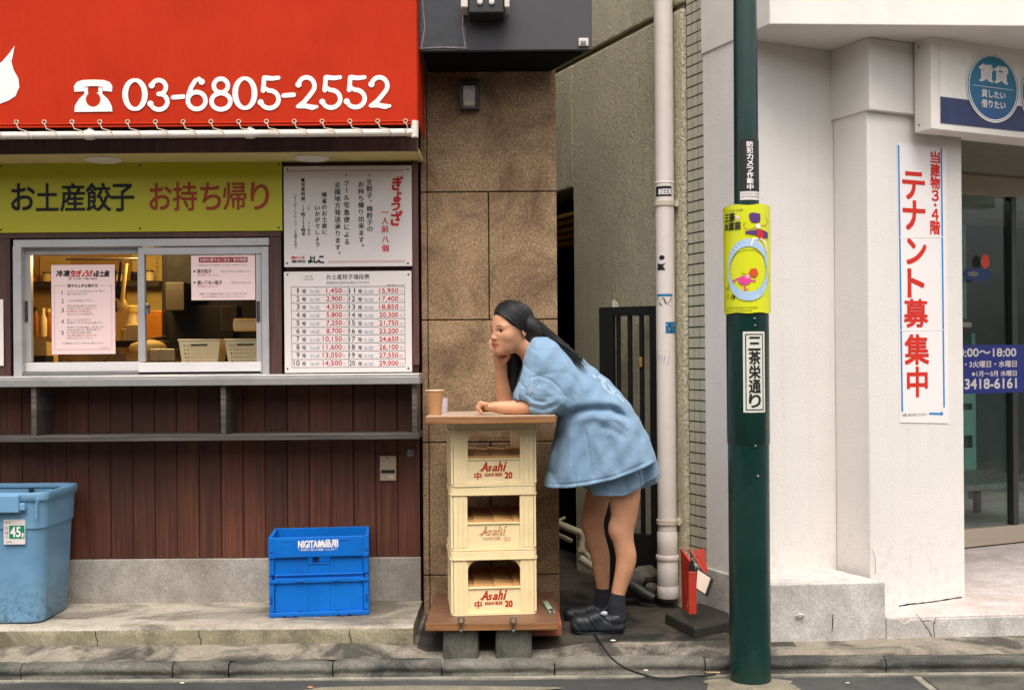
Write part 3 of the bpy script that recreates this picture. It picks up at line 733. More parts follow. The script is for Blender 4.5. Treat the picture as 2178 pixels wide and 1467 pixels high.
# ================================================================== signs and writing
GREY = flat('grey_ink', lin(120, 116, 118), .6); PINK = pm('pinkish_paper', lin(238, 206, 200), var=.03, scale=3, rough=.6); BLUEINK = flat('blue_grey_ink', lin(136, 144, 176), .6)
def S(m, fr, x0, x1, y0, y1, d, mat):
    """pixel rectangle on a frame"""
    a, b = fr.px(x0, (y0+y1)/2)[0], fr.px(x1, (y0+y1)/2)[0]; c, e = fr.px((x0+x1)/2, y1)[1], fr.px((x0+x1)/2, y0)[1]
    m.rect(fr, a, b, c, e, d, mat); return a, b, c, e
def T(m, fr, txt, x0, x1, y0, y1, d, mat, bold=0., shear=0.):
    """text filling a pixel rectangle on a frame"""
    a, b = fr.px(x0, (y0+y1)/2)[0], fr.px(x1, (y0+y1)/2)[0]; c, e = fr.px((x0+x1)/2, y1)[1], fr.px((x0+x1)/2, y0)[1]
    if txt == '1': a, b = (a+b)/2-(b-a)*.26, (a+b)/2+(b-a)*.2
    m.fit(fr, txt, a, b, c, e, d, mat, bold, shear)
def V(m, fr, txt, xc, y0, y1, d, mat, size=None, bold=0.):
    """vertical text: centre column and top/bottom in pixels, size in pixels"""
    x, t = fr.px(xc, y0); _, b = fr.px(xc, y1); s = (t-b)/(y1-y0)
    m.vtext(fr, txt, x, t, b, (size or (y1-y0)/len(txt))*s, d, mat, bold)
def panel(name, label, cat, fr, x0, x1, y0, y1, th, mat, group=None, bevel=.0015):
    m = MB(); a, b = fr.px(x0, (y0+y1)/2)[0], fr.px(x1, (y0+y1)/2)[0]; c, e = fr.px((x0+x1)/2, y1)[1], fr.px((x0+x1)/2, y0)[1]
    m.rect(fr, a, b, c, e, 0, mat, th=th); o = m.build(name, bevel=bevel); tag(o, label, cat, group); return o
# ------------------------------------------------------------------ red awning banner
AY = 5.06; fa_ = FY(AY)
aw = thing('red_awning', 'bright red awning with white telephone number laced to a white pipe', 'awning', W(440, 290, AY))
M_red = NB('red_tarpaulin'); k = M_red
k.col(k.ramp(k.noise(2.5, 5, .6), [(.3, lin(176, 37, 2)), (.7, lin(190, 44, 5))])); k.rough(.6); k.set(Specular_IOR_Level=.15); k.bump(k.math('ADD', k.noise(5, 5, .6, co=k.mapped((1.6, 1, .3))), k.math('MULTIPLY', k.noise(380, 2), .02)), .4, .03); M_red = k.m
mb = MB(); axr = XX(886, AY, 150); zh = ZZ(268-5.1, AY)
nx, nzr = 90, 30; rings = []
xsA = [-3.2+(axr+3.2)*i/nx for i in range(nx+1)]; zsA = [zh+(3.5-zh)*j/nzr for j in range(nzr+1)]
vv = []
for x in xsA:
    for j, z in enumerate(zsA):
        sag = .006*math.cos((x-XX(36, AY))/.1405*2*math.pi)*math.exp(-(z-zh)/.03)
        vv.append((x, AY+.0012*nz(x*.5, z*.6), z-(sag*.4 if j == 0 else 0)))
N = nzr+1
mb.add(vv, [(i*N+j, (i+1)*N+j, (i+1)*N+j+1, i*N+j+1) for i in range(nx) for j in range(nzr)], M_red)
mb.add([(x, y+.004, z) for x, y, z in vv], [(i*N+j+1, (i+1)*N+j+1, (i+1)*N+j, i*N+j) for i in range(nx) for j in range(nzr)], M_red)
cl_ = mb.build('cloth', aw, smooth=60)
mb = MB(); mb.box(axr-.001, axr+.004, AY+.006, AY+.42, zh+.012, 3.5, M_red); mb.box(-3.2, axr, AY+.42, AY+.424, zh+.3, 3.5, M_red); mb.build('side_cloth', aw)
mb = MB(); mb.tube([(x, AY-.001, ZZ(262-5, AY)-.004*0) for x in xsA], .0035, M_red, 6); mb.tube([(x, AY-.001, zh) for x in xsA], .003, M_red, 6); mb.build('hem_seam', aw, smooth=60)
# digits: hand-cut round lettering with bulb terminals
def arc(cx, cy, rx, ry, a0, a1, n=16): return [(cx+rx*math.cos(math.radians(a0+(a1-a0)*i/n)), cy+ry*math.sin(math.radians(a0+(a1-a0)*i/n))) for i in range(n+1)]
def digit(m, fr, ch, x, y, wd, ht, d):
    """strokes in a 0..1 box"""
    sx = lambda P: [(x+p*wd, y+q*ht) for p, q in P]
    t = .19*.107
    def st(P, w0=None, bulb=()):
        P = sx(P); n = len(P); ws = [t]*n if w0 is None else w0
        m.ribbon(fr, P, ws, d, M_whiteink)
        for b in bulb: m.ellipse(fr, P[b][0], P[b][1], t*.68, t*.68, d+.002, M_whiteink, 14)
    def vary(P, a, b): return [a*t+(b-a)*t*abs(math.sin(math.pi*i/(len(P)-1))) for i in range(len(P))]
    if ch == '0':
        P = arc(.5, .5, .4, .43, 60, 420, 36); st(P, [t*(.8+.45*abs(math.cos(2*math.pi*i/36+1.05))) for i in range(37)])
    elif ch == '3':
        P = arc(.47, .72, .30, .21, 165, -80, 14)+[(.52, .51)]; st(P, None, (0,))
        P = [(.46, .52)]+arc(.47, .29, .36, .235, 80, -165, 16); st(P, None, (-1,))
    elif ch == '6':
        P = [(.72, .84), (.6, .93), (.45, .88), (.28, .7), (.16, .48), (.13, .3)]+arc(.5, .3, .37, .245, 180, 520, 26); st(P, None, (0,))
    elif ch == '8':
        P = arc(.5, .73, .29, .2, 0, 360, 22); st(P); P = arc(.5, .28, .39, .235, 0, 360, 24); st(P)
    elif ch == '5':
        st([(.86, .93), (.6, .91), (.3, .93)], [t*.9, t*1., t*1.1]); st([(.27, .93), (.25, .75), (.22, .56)])
        P = [(.22, .56), (.34, .62)]+arc(.48, .31, .38, .255, 95, -160, 16); st(P, None, (-1,))
    elif ch == '2':
        P = arc(.48, .68, .33, .25, 170, -30, 14)+[(.6, .4), (.38, .22), (.16, .1)]; st(P, None, (0,))
        st([(.12, .09), (.4, .11), (.72, .06), (.9, .08)], [t*.9, t*1.1, t*1.15, t*.7]); 
    elif ch == '-': st([(.08, .42), (.92, .44)])
ld = MB()
boxes = [('0', 262, 314, 166, 238), ('3', 315, 365, 166, 238), ('-', 367, 392, 166, 238), ('6', 394, 444, 163, 237), ('8', 445, 496, 163, 237), ('0', 496, 547, 162, 236), ('5', 549, 600, 161, 235), ('-', 602, 627, 161, 235), ('2', 628, 679, 160, 234), ('5', 680, 731, 160, 234), ('5', 732, 783, 160, 233), ('2', 783, 834, 160, 232)]
for ch, a, b, c, d_ in boxes:
    x0, y0 = fa_.px(a, d_); x1, y1 = fa_.px(b, c); digit(ld, fa_, ch, x0, y0, x1-x0, y1-y0, .003)
# telephone sign
def pp(*pts): return [fa_.px(*q) for q in pts]
hs_ = pp((159, 196), (158, 184), (164, 175), (176, 171), (199, 170), (222, 171), (234, 175), (240, 184), (239, 196), (219, 194), (219, 186), (206, 184), (193, 184), (180, 186), (180, 195))
ld.poly(fa_, hs_[::-1], .003, M_whiteink)
bd_ = pp((180, 187), (188, 187), (188, 199), (210, 198), (210, 187), (218, 187), (219, 201), (231, 212), (239, 227), (240, 238), (159, 239), (160, 226), (169, 211), (180, 201))
ld.poly(fa_, bd_[::-1], .0035, M_whiteink)
cx, cy = fa_.px(199, 212); ld.ellipse(fa_, cx, cy, .032, .032, .0042, M_red, 30)
# pointed white emblem cut by the left edge of the photograph
em = pp((-60, 190), (-20, 150), (5, 132), (20, 115), (32, 98), (28, 120), (25, 132), (30, 150), (40, 168), (42, 186), (38, 195), (34, 205), (20, 214), (0, 222), (-30, 226), (-60, 215))
ld.poly(fa_, em[::-1], .003, M_whiteink)
ld.build('lettering', aw)
M_pipe = pm('white_painted_pipe', lin(226, 214, 200), var=.06, scale=9, rough=.4, dirt=.35, dirtcol=lin(170, 150, 120), dscale=6)
py_ = AY+.01; zr = ZZ(285-5, py_)
mb = MB(); mb.tube([(-3.3, py_, zr), (axr-.012, py_, zr)], .0165, M_pipe, 14); mb.build('rail_pipe', aw, smooth=50)
mb = MB(); mb.tube([(axr-.011, py_, zr-.022), (axr-.011, py_, zr+.05)], .017, M_pipe, 14); mb.build('rail_elbow', aw, smooth=50)
for p in (195, 536):
    mb = MB(); x = XX(p, py_); mb.tube([(x, py_, zr+.012), (x, py_+.004, zr+.035), (x, py_+.03, zr+.1)], .011, M_pipe, 10); mb.lathe([(.021, -.02), (.023, 0), (.021, .02)], (x, py_, zr), M_pipe, 14, 'x'); mb.build('rail_bracket', aw, smooth=50)
M_cord = pm('lacing_cord', lin(206, 186, 160), var=.1, rough=.8)
for i in range(16):
    p = 36+58.9*i-118 if i > 20 else 36+59.05*(i-1)
    if p > 870: p = 866
    x, z = fa_.px(p, 261-.4*i*.4)
    mb = MB(); mb.tube([Vector((x+.0085*math.cos(a), AY-.004, z+.0085*math.sin(a))) for a in [j*math.pi/7 for j in range(14)]], .0028, M_cord, 6, closed=True); mb.build('eyelet', aw, smooth=60)
    if p < 868:
        x2 = x+(.055 if p < 850 else .0)
        mb = MB(); mb.tube([(x, AY-.006, z-.004), (x+.012, AY-.011, z-.03), (x2-.004, py_-.018, zr+.012), (x2+.006, py_-.017, zr-.008), (x2+.01, py_-.004, zr-.019)], .0023, M_cord, 6); mb.build('lacing', aw, smooth=60)
# ------------------------------------------------------------------ yellow-green shop sign
M_yel = pm('yellow_green_board', lin(186, 176, 24), var=.05, scale=3, rough=.5)
ys_ = FY(WY-.034)
ysn = panel('yellow_sign', 'long yellow-green signboard reading gyoza takeaway above the serving window', 'sign', ys_, -260, 600, 346, 494, .012, M_yel)
mb = MB()
for ch, a, b, c, d_ in (('お', 25, 74, 391, 447), ('土', 78, 124, 391, 448), ('産', 129, 181, 390, 449), ('餃', 184, 236, 390, 449), ('子', 236, 285, 392, 449)): T(mb, ys_, ch, a, b, c, d_, .002, M_ink, .012)
M_brk = flat('brick_red_ink', lin(160, 62, 40), .6)
for ch, a, b, c, d_ in (('お', 319, 365, 390, 446), ('持', 369, 419, 388, 448), ('ち', 427, 470, 389, 446), ('帰', 475, 524, 388, 446), ('り', 534, 572, 389, 446)): T(mb, ys_, ch, a, b, c, d_, .002, M_brk, .01)
mb.build('lettering', ysn)
mb = MB()
for p, q in ((3, 354), (298, 352), (593, 350), (3, 489), (298, 486), (593, 484)):
    x, y = ys_.px(p, q); mb.ellipse(ys_, x, y, .005, .005, .002, M_ink, 10)
mb.build('screw', ysn)
# ------------------------------------------------------------------ white menu board
M_board = pm('white_sign_board', lin(222, 210, 204), var=.04, scale=2, rough=.5)
m1 = FY(WY-.036)
mo = panel('menu_board', 'white board of vertical Japanese writing beside the yellow sign', 'sign', m1, 604, 876, 353, 567, .012, M_board)
mb = MB(); PALEPINK = flat('faded_pink_line', lin(206, 172, 170), .6)
S(mb, m1, 617, 862, 361, 364.5, .0015, PALEPINK); S(mb, m1, 698, 862, 554, 558, .0015, PALEPINK)
for ch, x, y, s_ in (('ぎ', 846, 390, 34), ('ょ', 846, 417, 24), ('う', 842, 437, 26), ('ざ', 844, 464, 36)): T(mb, m1, ch, x-s_*.33, x+s_*.33, y-s_*.42, y+s_*.42, .0015, M_redink, .03, .15)
V(mb, m1, '一人前', 819, 443, 496, .0015, M_redink, 16, .022); V(mb, m1, '八個', 820, 500, 537, .0015, M_redink, 16, .022)
V(mb, m1, '・生餃子、焼餃子の', 786, 366, 494, .0015, M_ink, 13.5, .022); V(mb, m1, 'お持ち帰り出来ます。', 768, 385, 532, .0015, M_ink, 13.5, .022)
V(mb, m1, '・クール宅急便による', 737, 366, 522, .0015, M_ink, 13.5, .022); V(mb, m1, '全国地方発送承ります。', 718, 386, 548, .0015, M_ink, 13.5, .022)
V(mb, m1, '帰省のお土産に', 690, 408, 500, .0015, M_ink, 12, .022); V(mb, m1, 'いかがでしょう', 675, 436, 526, .0015, M_ink, 12, .022)
V(mb, m1, '■営業時間', 645, 378, 428, .0015, M_ink, 9, .022); V(mb, m1, '17時～24時半', 645, 435, 502, .0015, M_ink, 9, .022); V(mb, m1, '16', 657, 436, 446, .0015, GREY, 8); V(mb, m1, '23時半', 657, 470, 502, .0015, GREY, 8)
V(mb, m1, '（オーダーストップ', 628, 408, 482, .0015, M_ink, 8); V(mb, m1, '23時30分）', 629, 488, 530, .0015, M_ink, 8)
T(mb, m1, '昭和九十二年', 620, 648, 545, 551, .0015, M_redink, .02); T(mb, m1, '焼餃子専門店', 621, 650, 553, 559, .0015, M_ink, .02)
for ch, a in (('よ', 656), ('し', 668), ('こ', 679)): T(mb, m1, ch, a, a+10, 545, 559, .0015, M_ink, .04)
mb.build('lettering', mo)
mb = MB()
for p, q in ((612, 361), (868, 360), (611, 560), (868, 560)): x, y = m1.px(p, q); mb.ellipse(m1, x, y, .0045, .0045, .002, M_ink, 10)
mb.build('screw', mo)
# ------------------------------------------------------------------ price list
m2 = m1
po = panel('price_board', 'white price list table with red prices under the vertical writing board', 'sign', m2, 605, 876, 577, 792, .012, M_board)
mb = MB()
T(mb, m2, 'お土産餃子値段表', 695, 786, 583, 594, .0015, M_ink); T(mb, m2, '焼き餃子か生餃子かお選びいただけます', 695, 786, 598, 604, .0015, GREY); T(mb, m2, '※価格は税込となります', 822, 861, 604, 608, .0015, GREY)
T(mb, m2, '一人前八個', 644, 664, 586, 590, .0015, GREY); T(mb, m2, '一箱三人前', 644, 667, 592, 596, .0015, GREY)
x0, x1, y0, y1 = 620.5, 861.5, 609.5, 780.5
for i in range(11):
    y = y0+(y1-y0)*i/10; S(mb, m2, x0, x1, y-.45, y+.45, .0014, GREY)
for x in (x0, 741, x1): S(mb, m2, x-.45, x+.45, y0, y1, .0014, GREY)
pr = [(1450*(i+1)) for i in range(20)]
for i in range(20):
    cx_ = 0 if i < 10 else 114; r = i % 10; yb = y0+(y1-y0)*(r+1)/10-3.2; yt = yb-10.5
    n_ = str(i+1); T(mb, m2, n_, 637-6*len(n_)+cx_-(0 if i < 10 else -4), 637.5+cx_+(0 if i < 10 else 4), yt, yb, .0015, M_ink)
    T(mb, m2, '箱', 643+cx_+(0 if i < 10 else 5), 651+cx_+(0 if i < 10 else 5), yt+2, yb, .0015, M_ink)
    T(mb, m2, '（%d人前）' % (3*(i+1)), 660+cx_, 681+cx_, yt+3, yb+.5, .0015, BLUEINK)
    s_ = '{:,}'.format(pr[i]); wd_ = {5: 33, 6: 40.5}[len(s_)]
    T(mb, m2, s_, 727.5-wd_+cx_+(0 if i < 10 else 6), 727.5+cx_+(0 if i < 10 else 6), yt, yb+1, .0015, M_redink, .006)
    T(mb, m2, '円', 730+cx_+(0 if i < 10 else 7), 736+cx_+(0 if i < 10 else 7), yt+4, yb, .0015, PALEPINK)
mb.build('lettering', po)
mb = MB()
for p, q in ((612, 584), (869, 584), (612, 784), (869, 783)): x, y = m2.px(p, q); mb.ellipse(m2, x, y, .0045, .0045, .002, M_ink, 10)
mb.build('screw', po)
# ------------------------------------------------------------------ notices on the window glass
n1 = FY(WY-.03+.045+.009)
no = panel('cooking_notice', 'tall pinkish paper notice with five numbered steps taped inside the left window pane', 'notice', n1, 110, 245, 563, 753, .0012, PINK, bevel=0)
mb = MB()
for ch, a, b, mt in (('冷', 120, 134, M_ink), ('凍', 135, 149, M_ink), ('生', 150, 163, M_redink), ('ぎ', 164, 174, M_redink), ('ょ', 175, 180, M_redink), ('う', 181, 188, M_redink), ('ざ', 189, 198, M_redink), ('の', 199, 203, M_ink), ('お', 204, 211, M_ink), ('土', 212, 222, M_ink), ('産', 222, 233, M_ink)):
    T(mb, n1, ch, a, b, 575 if ch not in 'ょの' else 580, 588, .001, mt, .03, .1)
T(mb, n1, '1箱（3人前）24個 1450円', 145, 207, 590, 595, .001, M_ink); T(mb, n1, '餃子の上手な焼き方', 144, 208, 604, 611, .001, M_ink, .01)
for (a, b, c, d_) in ((116, 140, 607, 608), (212, 238, 607, 608), (116, 117, 607, 743), (237.5, 238.5, 607, 743), (116, 238, 742.5, 743.5)): S(mb, n1, a, b, c, d_, .001, PALEPINK)
steps = [(622, ['フライパンにサラダ油を大さじ一杯、強火で', '温めて餃子を並べます。']), (639, ['すぐ水を注ぎ蓋をして下さい。']), (659, ['餃子の皮が透き通るまで待ちます。', '水が無くなりましたら弱火にして、', '焦げ目が付くまで焼きます。', '油を少々足して火を強めます。']), (683, ['蓋をとってからが大切です。', '焼き色がついたら火を止めて出来上がり。']), (707, ['皮が薄いので丁寧に裏返し、皿へ移します。', '冷凍のまま焼けます。解凍は不要です。', '余った餃子は冷凍庫で保存。', 'たれは酢と醤油とラー油でどうぞ。', 'お早めに召し上がって下さい。'])]
for i, (y, ls) in enumerate(steps):
    T(mb, n1, str(i+1), 131, 136 if i else 134, y-4, y+5, .001, M_ink)
    for j, s_ in enumerate(ls):
        yy = y-(len(ls)-1)*2.9+5.8*j; T(mb, n1, s_, 143, 143+4.0*len(s_), yy-2, yy+2.3, .001, M_redink if (i, j) in ((2, 2), (4, 3)) else GREY)
T(mb, n1, 'お電話でのご予約も承ります', 134, 220, 728, 731.5, .001, GREY); T(mb, n1, 'ぎょうざ よしこ', 214, 233, 737, 741, .001, M_ink)
mb.build('lettering', no)
n2 = FY(WY-.03+.012+.009)
no2 = panel('order_notice', 'white landscape notice with red heading taped in the upper right of the window', 'notice', n2, 407, 543, 541.5, 638, .0012, PINK, bevel=0)
mb = MB(); M_dkred = flat('dark_red_band', lin(150, 30, 34), .6)
S(mb, n2, 423, 527, 547, 558, .0008, M_dkred); T(mb, n2, 'お持ち帰りのご注文 / 受付時間', 426, 524, 549, 556, .0014, PINK, .01)
T(mb, n2, 'お持ち帰りのみのお客様もこちらの窓口へお声がけください', 423, 526, 562, 565.5, .001, GREY)
for y, s_, r_, b_ in ((577, '焼き餃子', '焼き上がりまで少しお待ちください', 450), (601, '焼いてない餃子', '冷凍のものをすぐお渡しします', 473)):
    T(mb, n2, '●', 412, 416, y-2, y+2, .001, M_ink); T(mb, n2, s_, 420, b_, y-4.5, y+4.5, .001, M_ink, .008); T(mb, n2, r_, 470 if y < 590 else 492, 534, y-2, y+2, .001, GREY)
    T(mb, n2, '受付時間 11:00～21:30', 420, 463, y+6.5, y+9.8, .001, M_redink)
T(mb, n2, '（混雑している場合はお待ちいただくことがございます）', 424, 528, 622, 627, .001, GREY); T(mb, n2, 'お一人様何個からでもご注文いただけます', 430, 522, 629, 632.5, .001, GREY)
mb.build('lettering', no2)
n3 = FY(WY-.03)
no3 = panel('side_notice', 'white paper notice cut by the left edge of the photo beside the window', 'notice', n3, -70, 7.5, 637, 778, .0015, M_board, bevel=0)
mb = MB(); T(mb, n3, 'お願い', -50, -8, 650, 664, .001, M_ink); mb.build('lettering', no3)
# ------------------------------------------------------------------ small plates on the boards
fw_ = FY(WY-.002)
ub = thing('wall_hatch_plate', 'beige metal wall plate with a dark slot on the brown boards', 'wall plate', W(826, 1022, WY))
mb = MB(); R(mb, 0, 808, 843, 969, 1022, WY-.014, .0135, pm('beige_metal', lin(196, 176, 146), var=.08, rough=.4)); mb.build('plate', ub, bevel=.004)
mb = MB(); R(mb, 0, 811, 840, 999, 1006, WY-.017, .0028, M_black); mb.build('slot', ub)
mb = MB(); x, y = FY(WY-.0145).px(825, 973); mb.ellipse(FY(WY-.0145), x, y, .004, .004, .001, M_ink, 10); R(mb, 0, 826, 837, 1010, 1016, WY-.018, .0038, pm('plate_label', lin(224, 206, 180), rough=.5)); mb.build('latch', ub)
sk = panel('meter_sticker', 'small grey patterned sticker on the boards above the beige wall plate', 'sticker', FY(WY-.004), 865, 881, 954, 972, .001, pm('sticker_grey', lin(86, 82, 78), rough=.5), bevel=0)
mb = MB(); f_ = FY(WY-.0042); T(mb, f_, '止', 867, 873, 956, 963, .0005, M_board, .02); T(mb, f_, '水', 873.5, 880, 956, 963, .0005, M_board); T(mb, f_, '栓番号', 867, 879, 965, 970, .0005, M_board); mb.build('lettering', sk)
# ================================================================== white building signs
# tenant banner on the pillar
fb = Frame((P0.x, P0.y, 0), (rd.x, rd.y, 0), (0, 0, 1)); fb.o = fb.o+fb.n*.003
bn = MB(); q = [fb.px(*p) for p in ((1908, 303), (2012, 318), (2018, 900), (1914, 898))]
M_ban = pm('white_banner_paper', lin(236, 226, 222), var=.03, scale=3, rough=.55)
bn.slab(fb, [q[3], q[2], q[1], q[0]], -.002, 0, M_ban)
bo = bn.build('tenant_banner'); tag(bo, 'tall white paper banner with large red Japanese letters on the white pillar', 'banner')
mb = MB(); M_bl = flat('blue_line', lin(40, 128, 190), .6); M_rd = flat('banner_red', lin(204, 44, 30), .6)
for pts in ([(1911, 309), (1919, 875)], [(2002, 316), (2008, 866)]):
    a = fb.px(*pts[0]); b = fb.px(*pts[1]); mb.ribbon(fb, [a, b], .0095, .0012, M_bl, cap=False)
for ch, x, y, sx_, sy_ in (('テ', 1943, 395, 46, 56), ('ナ', 1944, 458, 46, 60), ('ン', 1949, 535, 40, 52), ('ト', 1948, 602, 34, 58), ('募', 1948, 666, 50, 58), ('集', 1950, 743, 50, 62), ('中', 1951, 812, 42, 62)):
    T(mb, fb, ch, x-sx_/2, x+sx_/2, y-sy_/2, y+sy_/2, .0012, M_rd, .02)
for ch, y, h in (('当', 335, 24), ('建', 362, 26), ('物', 389, 26), ('３', 416, 22), ('・', 436, 6), ('４', 456, 22), ('階', 484, 28)):
    T(mb, fb, ch, 1989-(10 if h > 23 else 7 if h > 10 else 2.5), 1989+(10 if h > 23 else 7 if h > 10 else 2.5), y-h/2, y+h/2, .0012, M_rd, .025)
T(mb, fb, 'お問い合わせはこちらまで', 1919, 1971, 878, 885, .0012, M_ink)
ar = [fb.px(*p) for p in ((1976, 881), (2001, 882), (2001, 885), (2007, 879.5), (2001, 874), (2001, 877.5), (1976, 877))]; mb.poly(fb, ar, .0012, M_bl)
mb.build('lettering', bo)
for yy in (505, 702):
    mb = MB(); a = fb.px(1912, yy); b = fb.px(2008, yy-1); mb.ribbon(fb, [a, b], .003, .0018, flat('paper_fold', lin(246, 240, 236), .6), cap=False); mb.build('paper_joint', bo)
# projecting box sign
G0 = Vector((1.902, 5.2)); bt0, bt1 = ZZ(275+6.3, 5.2), ZZ(78+6.3, 5.2)
bs = thing('estate_agent_sign', 'white box sign with navy band and round blue rental emblem over the entrance', 'sign', (2.4, 5.4, bt0))
mb = MB(); Ls = 2.6
mb.prism([tuple(G0), tuple(G0+rd*Ls), tuple(G0+rd*Ls+dd*.105), tuple(G0+dd*.105)], bt0, bt1, M_alu if 0 else M_white2); mb.build('cabinet', bs, bevel=.004)
fs = Frame((G0.x, G0.y, 0), (rd.x, rd.y, 0), (0, 0, 1))
mb = MB(); a, b = fs.px(1999, 200)[0], Ls-.03; zb_, zt_ = fs.px(2000, 262)[1], fs.px(2000, 94)[1]
M_face = pm('sign_face_white', lin(232, 224, 214), var=.03, rough=.3); M_navy = pm('navy_vinyl', lin(22, 36, 84), var=.05, rough=.35)
mb.rect(fs, a, b, zb_, zt_, .002, M_face, th=.001); zn = fs.px(2000, 206)[1]
mb.rect(fs, a+.0005, b, zb_+.0005, zn, .0035, M_navy)
k = NB('blue_emblem'); sp = k.n('ShaderNodeSeparateXYZ'); k.l(k.co, sp.inputs[0])
k.col(k.ramp(k.math('DIVIDE', sp.outputs[2], .40), [(.1, lin(4, 60, 128)), (.75, lin(2, 122, 152))])); k.rough(.35); M_emb = k.m
for i, ctr in enumerate((2111, 2222)):
    ex, ey = fs.px(ctr, 188 if i == 0 else 203); e2, _ = fs.px(ctr+54, 190); rx_ = (e2-ex)*(1 if i == 0 else .97); ry_ = (zt_-zb_)*.44
    mb.ellipse(fs, ex, ey, rx_, ry_, .0050, M_emb, 44); mb.ring(fs, ex, ey, rx_*.955, ry_*.965, .006, .0062, M_whiteink, 44); mb.ring(fs, ex, ey, rx_*1.03, ry_*1.02, .007, .0056, M_whiteink, 44)
    if i == 0:
        mb.fit(fs, '賃貸', ex-rx_*.55, ex+rx_*.57, ey+ry_*.16, ey+ry_*.66, .0064, M_whiteink, .025)
        mb.rect(fs, ex-rx_*.78, ex+rx_*.78, ey+ry_*.0, ey+ry_*.015, .0064, M_whiteink)
        mb.fit(fs, '貸したい', ex-rx_*.46, ex+rx_*.46, ey-ry_*.30, ey-ry_*.08, .0064, M_whiteink, .02); mb.fit(fs, '借りたい', ex-rx_*.46, ex+rx_*.46, ey-ry_*.60, ey-ry_*.37, .0064, M_whiteink, .02)
    else: mb.fit(fs, '売買', ex-rx_*.55, ex+rx_*.57, ey+ry_*.16, ey+ry_*.66, .0064, M_whiteink, .025)
mb.build('face', bs, origin=None)
mb = MB(); fl_ = Frame((G0+dd*.105).to_3d(), (-dd.x, -dd.y, 0), (0, 0, 1))
for z in (bt0+.03, bt1-.03): mb.ellipse(fl_, .03, z, .005, .005, .0012, M_ink, 10)
mb.build('screw', bs)
mb = MB()
for s_ in (.3, 1.6): 
    c = G0+rd*s_+dd*.106; mb.prism([tuple(c), tuple(c+rd*.05), tuple(c+rd*.05+dd*.12), tuple(c+dd*.12)], bt0+.1, bt0+.14, M_black)
mb.build('wall_bracket', bs)
ca = thing('green_canopy_roll', 'dark green rolled awning above the white box sign', 'awning', (2.7, 5.4, bt1))
mb = MB(); M_gc = pm('dark_green_canvas', lin(28, 48, 42), var=.2, scale=8, rough=.5)
p0 = (G0+rd*.1+dd*.16).to_3d(); p0.z = bt1+.07; p1 = (G0+rd*2.6+dd*.16).to_3d(); p1.z = bt1+.07
mb.tube([p0, p1], .055, M_gc, 16); mb.build('roll', ca, smooth=50)
mb = MB(); mb.tube([p0+Vector((0, 0, .05)), p1+Vector((0, 0, .05))], .02, M_black, 10); mb.build('bar', ca, smooth=50)
# ------------------------------------------------------------------ things on the glass door
fg = Frame(DV, (rd.x, rd.y, 0), (0, 0, 1)); fg.o = fg.o+fg.n*.0045
ob_ = MB(); gx0, gx1 = -.6, 1.2; y1_ = fg.px(2100, 733)[1]; y0_ = fg.px(2100, 836)[1]
M_bb = pm('royal_blue_film', lin(20, 40, 134), var=.05, rough=.4)
ob_.rect(fg, gx0, gx1, y0_, y1_, .0, M_bb, th=.0015); o_ = ob_.build('opening_hours_band'); tag(o_, 'royal blue strip of white opening hours and telephone number across the glass door', 'sign')
mb = MB()
for s_, a, b, c, d_ in (('10:00～18:00', 2030, 2161, 741, 758), ('第1・3火曜日・水曜日', 2026, 2162, 767, 781), ('※1月～3月 水曜日', 2067, 2162, 788, 800), ('3418-6161', 2052, 2162, 805, 826)): T(mb, fg, s_, a, b, c, d_, .0015, M_whiteink, .02)
mb.build('lettering', o_)
fg2 = fg
rb = MB(); x, y = fg2.px(2096, 556); rb.ellipse(fg2, x, y, .035, .043, .0002, flat('reflection_red', lin(226, 74, 44), .4)); o2 = rb.build('round_reflection'); tag(o2, 'orange-red round sign reflection painted on the dark glass door', 'sticker')  # disc painted in place of a sign logo mirrored in the glass
rb = MB(); x, y = fg2.px(2078, 584); rb.ellipse(fg2, x, y, .115, .042, .0002, flat('oval_blue', lin(36, 62, 116), .4)); rb.ellipse(fg2, x-.03, y+.004, .045, .016, .001, flat('oval_grey', lin(120, 124, 110), .4)); o3 = rb.build('oval_reflection'); tag(o3, 'flat blue oval sign reflection painted just under the orange-red round one', 'sticker')  # painted ovals stand for a second logo mirrored in the glass
# ================================================================== things standing about
def rrect(w_, d_, r, n=6):
    """rounded rectangle outline, counter-clockwise, centred"""
    P = []
    for cx, cy, a0 in ((w_/2-r, d_/2-r, 0), (-w_/2+r, d_/2-r, 90), (-w_/2+r, -d_/2+r, 180), (w_/2-r, -d_/2+r, 270)):
        for i in range(n+1):
            a = math.radians(a0+90*i/n); P.append((cx+r*math.cos(a), cy+r*math.sin(a)))
    return P
# ------------------------------------------------------------------ table: boards, blocks, beer crates
BF = 4.86
M_board_b = pm('brown_laminate_board', lin(112, 78, 58), var=.14, scale=8, rough=.5, dirt=.4, dirtcol=lin(90, 62, 44), dscale=5)
M_edge = wood_mat('board_edge_wood', lin(118, 76, 42), lin(148, 100, 58), lin(170, 120, 74), axis='x', pitch=3)
zb1 = ZZ(1324-.3, BF, 1050); zb0_ = ZZ(1340, BF, 1050)
bo_x0, bo_x1 = XX(905, BF, 1330), XX(1188, BF, 1330)
base = thing('base_board', 'wide brown board lying on two concrete blocks under the stack of beer crates', 'board', ((bo_x0+bo_x1)/2, 5.1, zb0_))
mb = MB(); mb.box(bo_x0, bo_x1, BF, 5.49, zb0_, zb1, M_board_b)
mb.box(bo_x0+.0005, bo_x1-.0005, BF-.002, BF-.0002, zb0_+.001, zb1-.001, M_edge); mb.build('board', base, bevel=.002)
M_conc = concrete_mat('dark_concrete_block', lin(118, 116, 102), lin(64, 64, 58), .85, 7, 1.0)
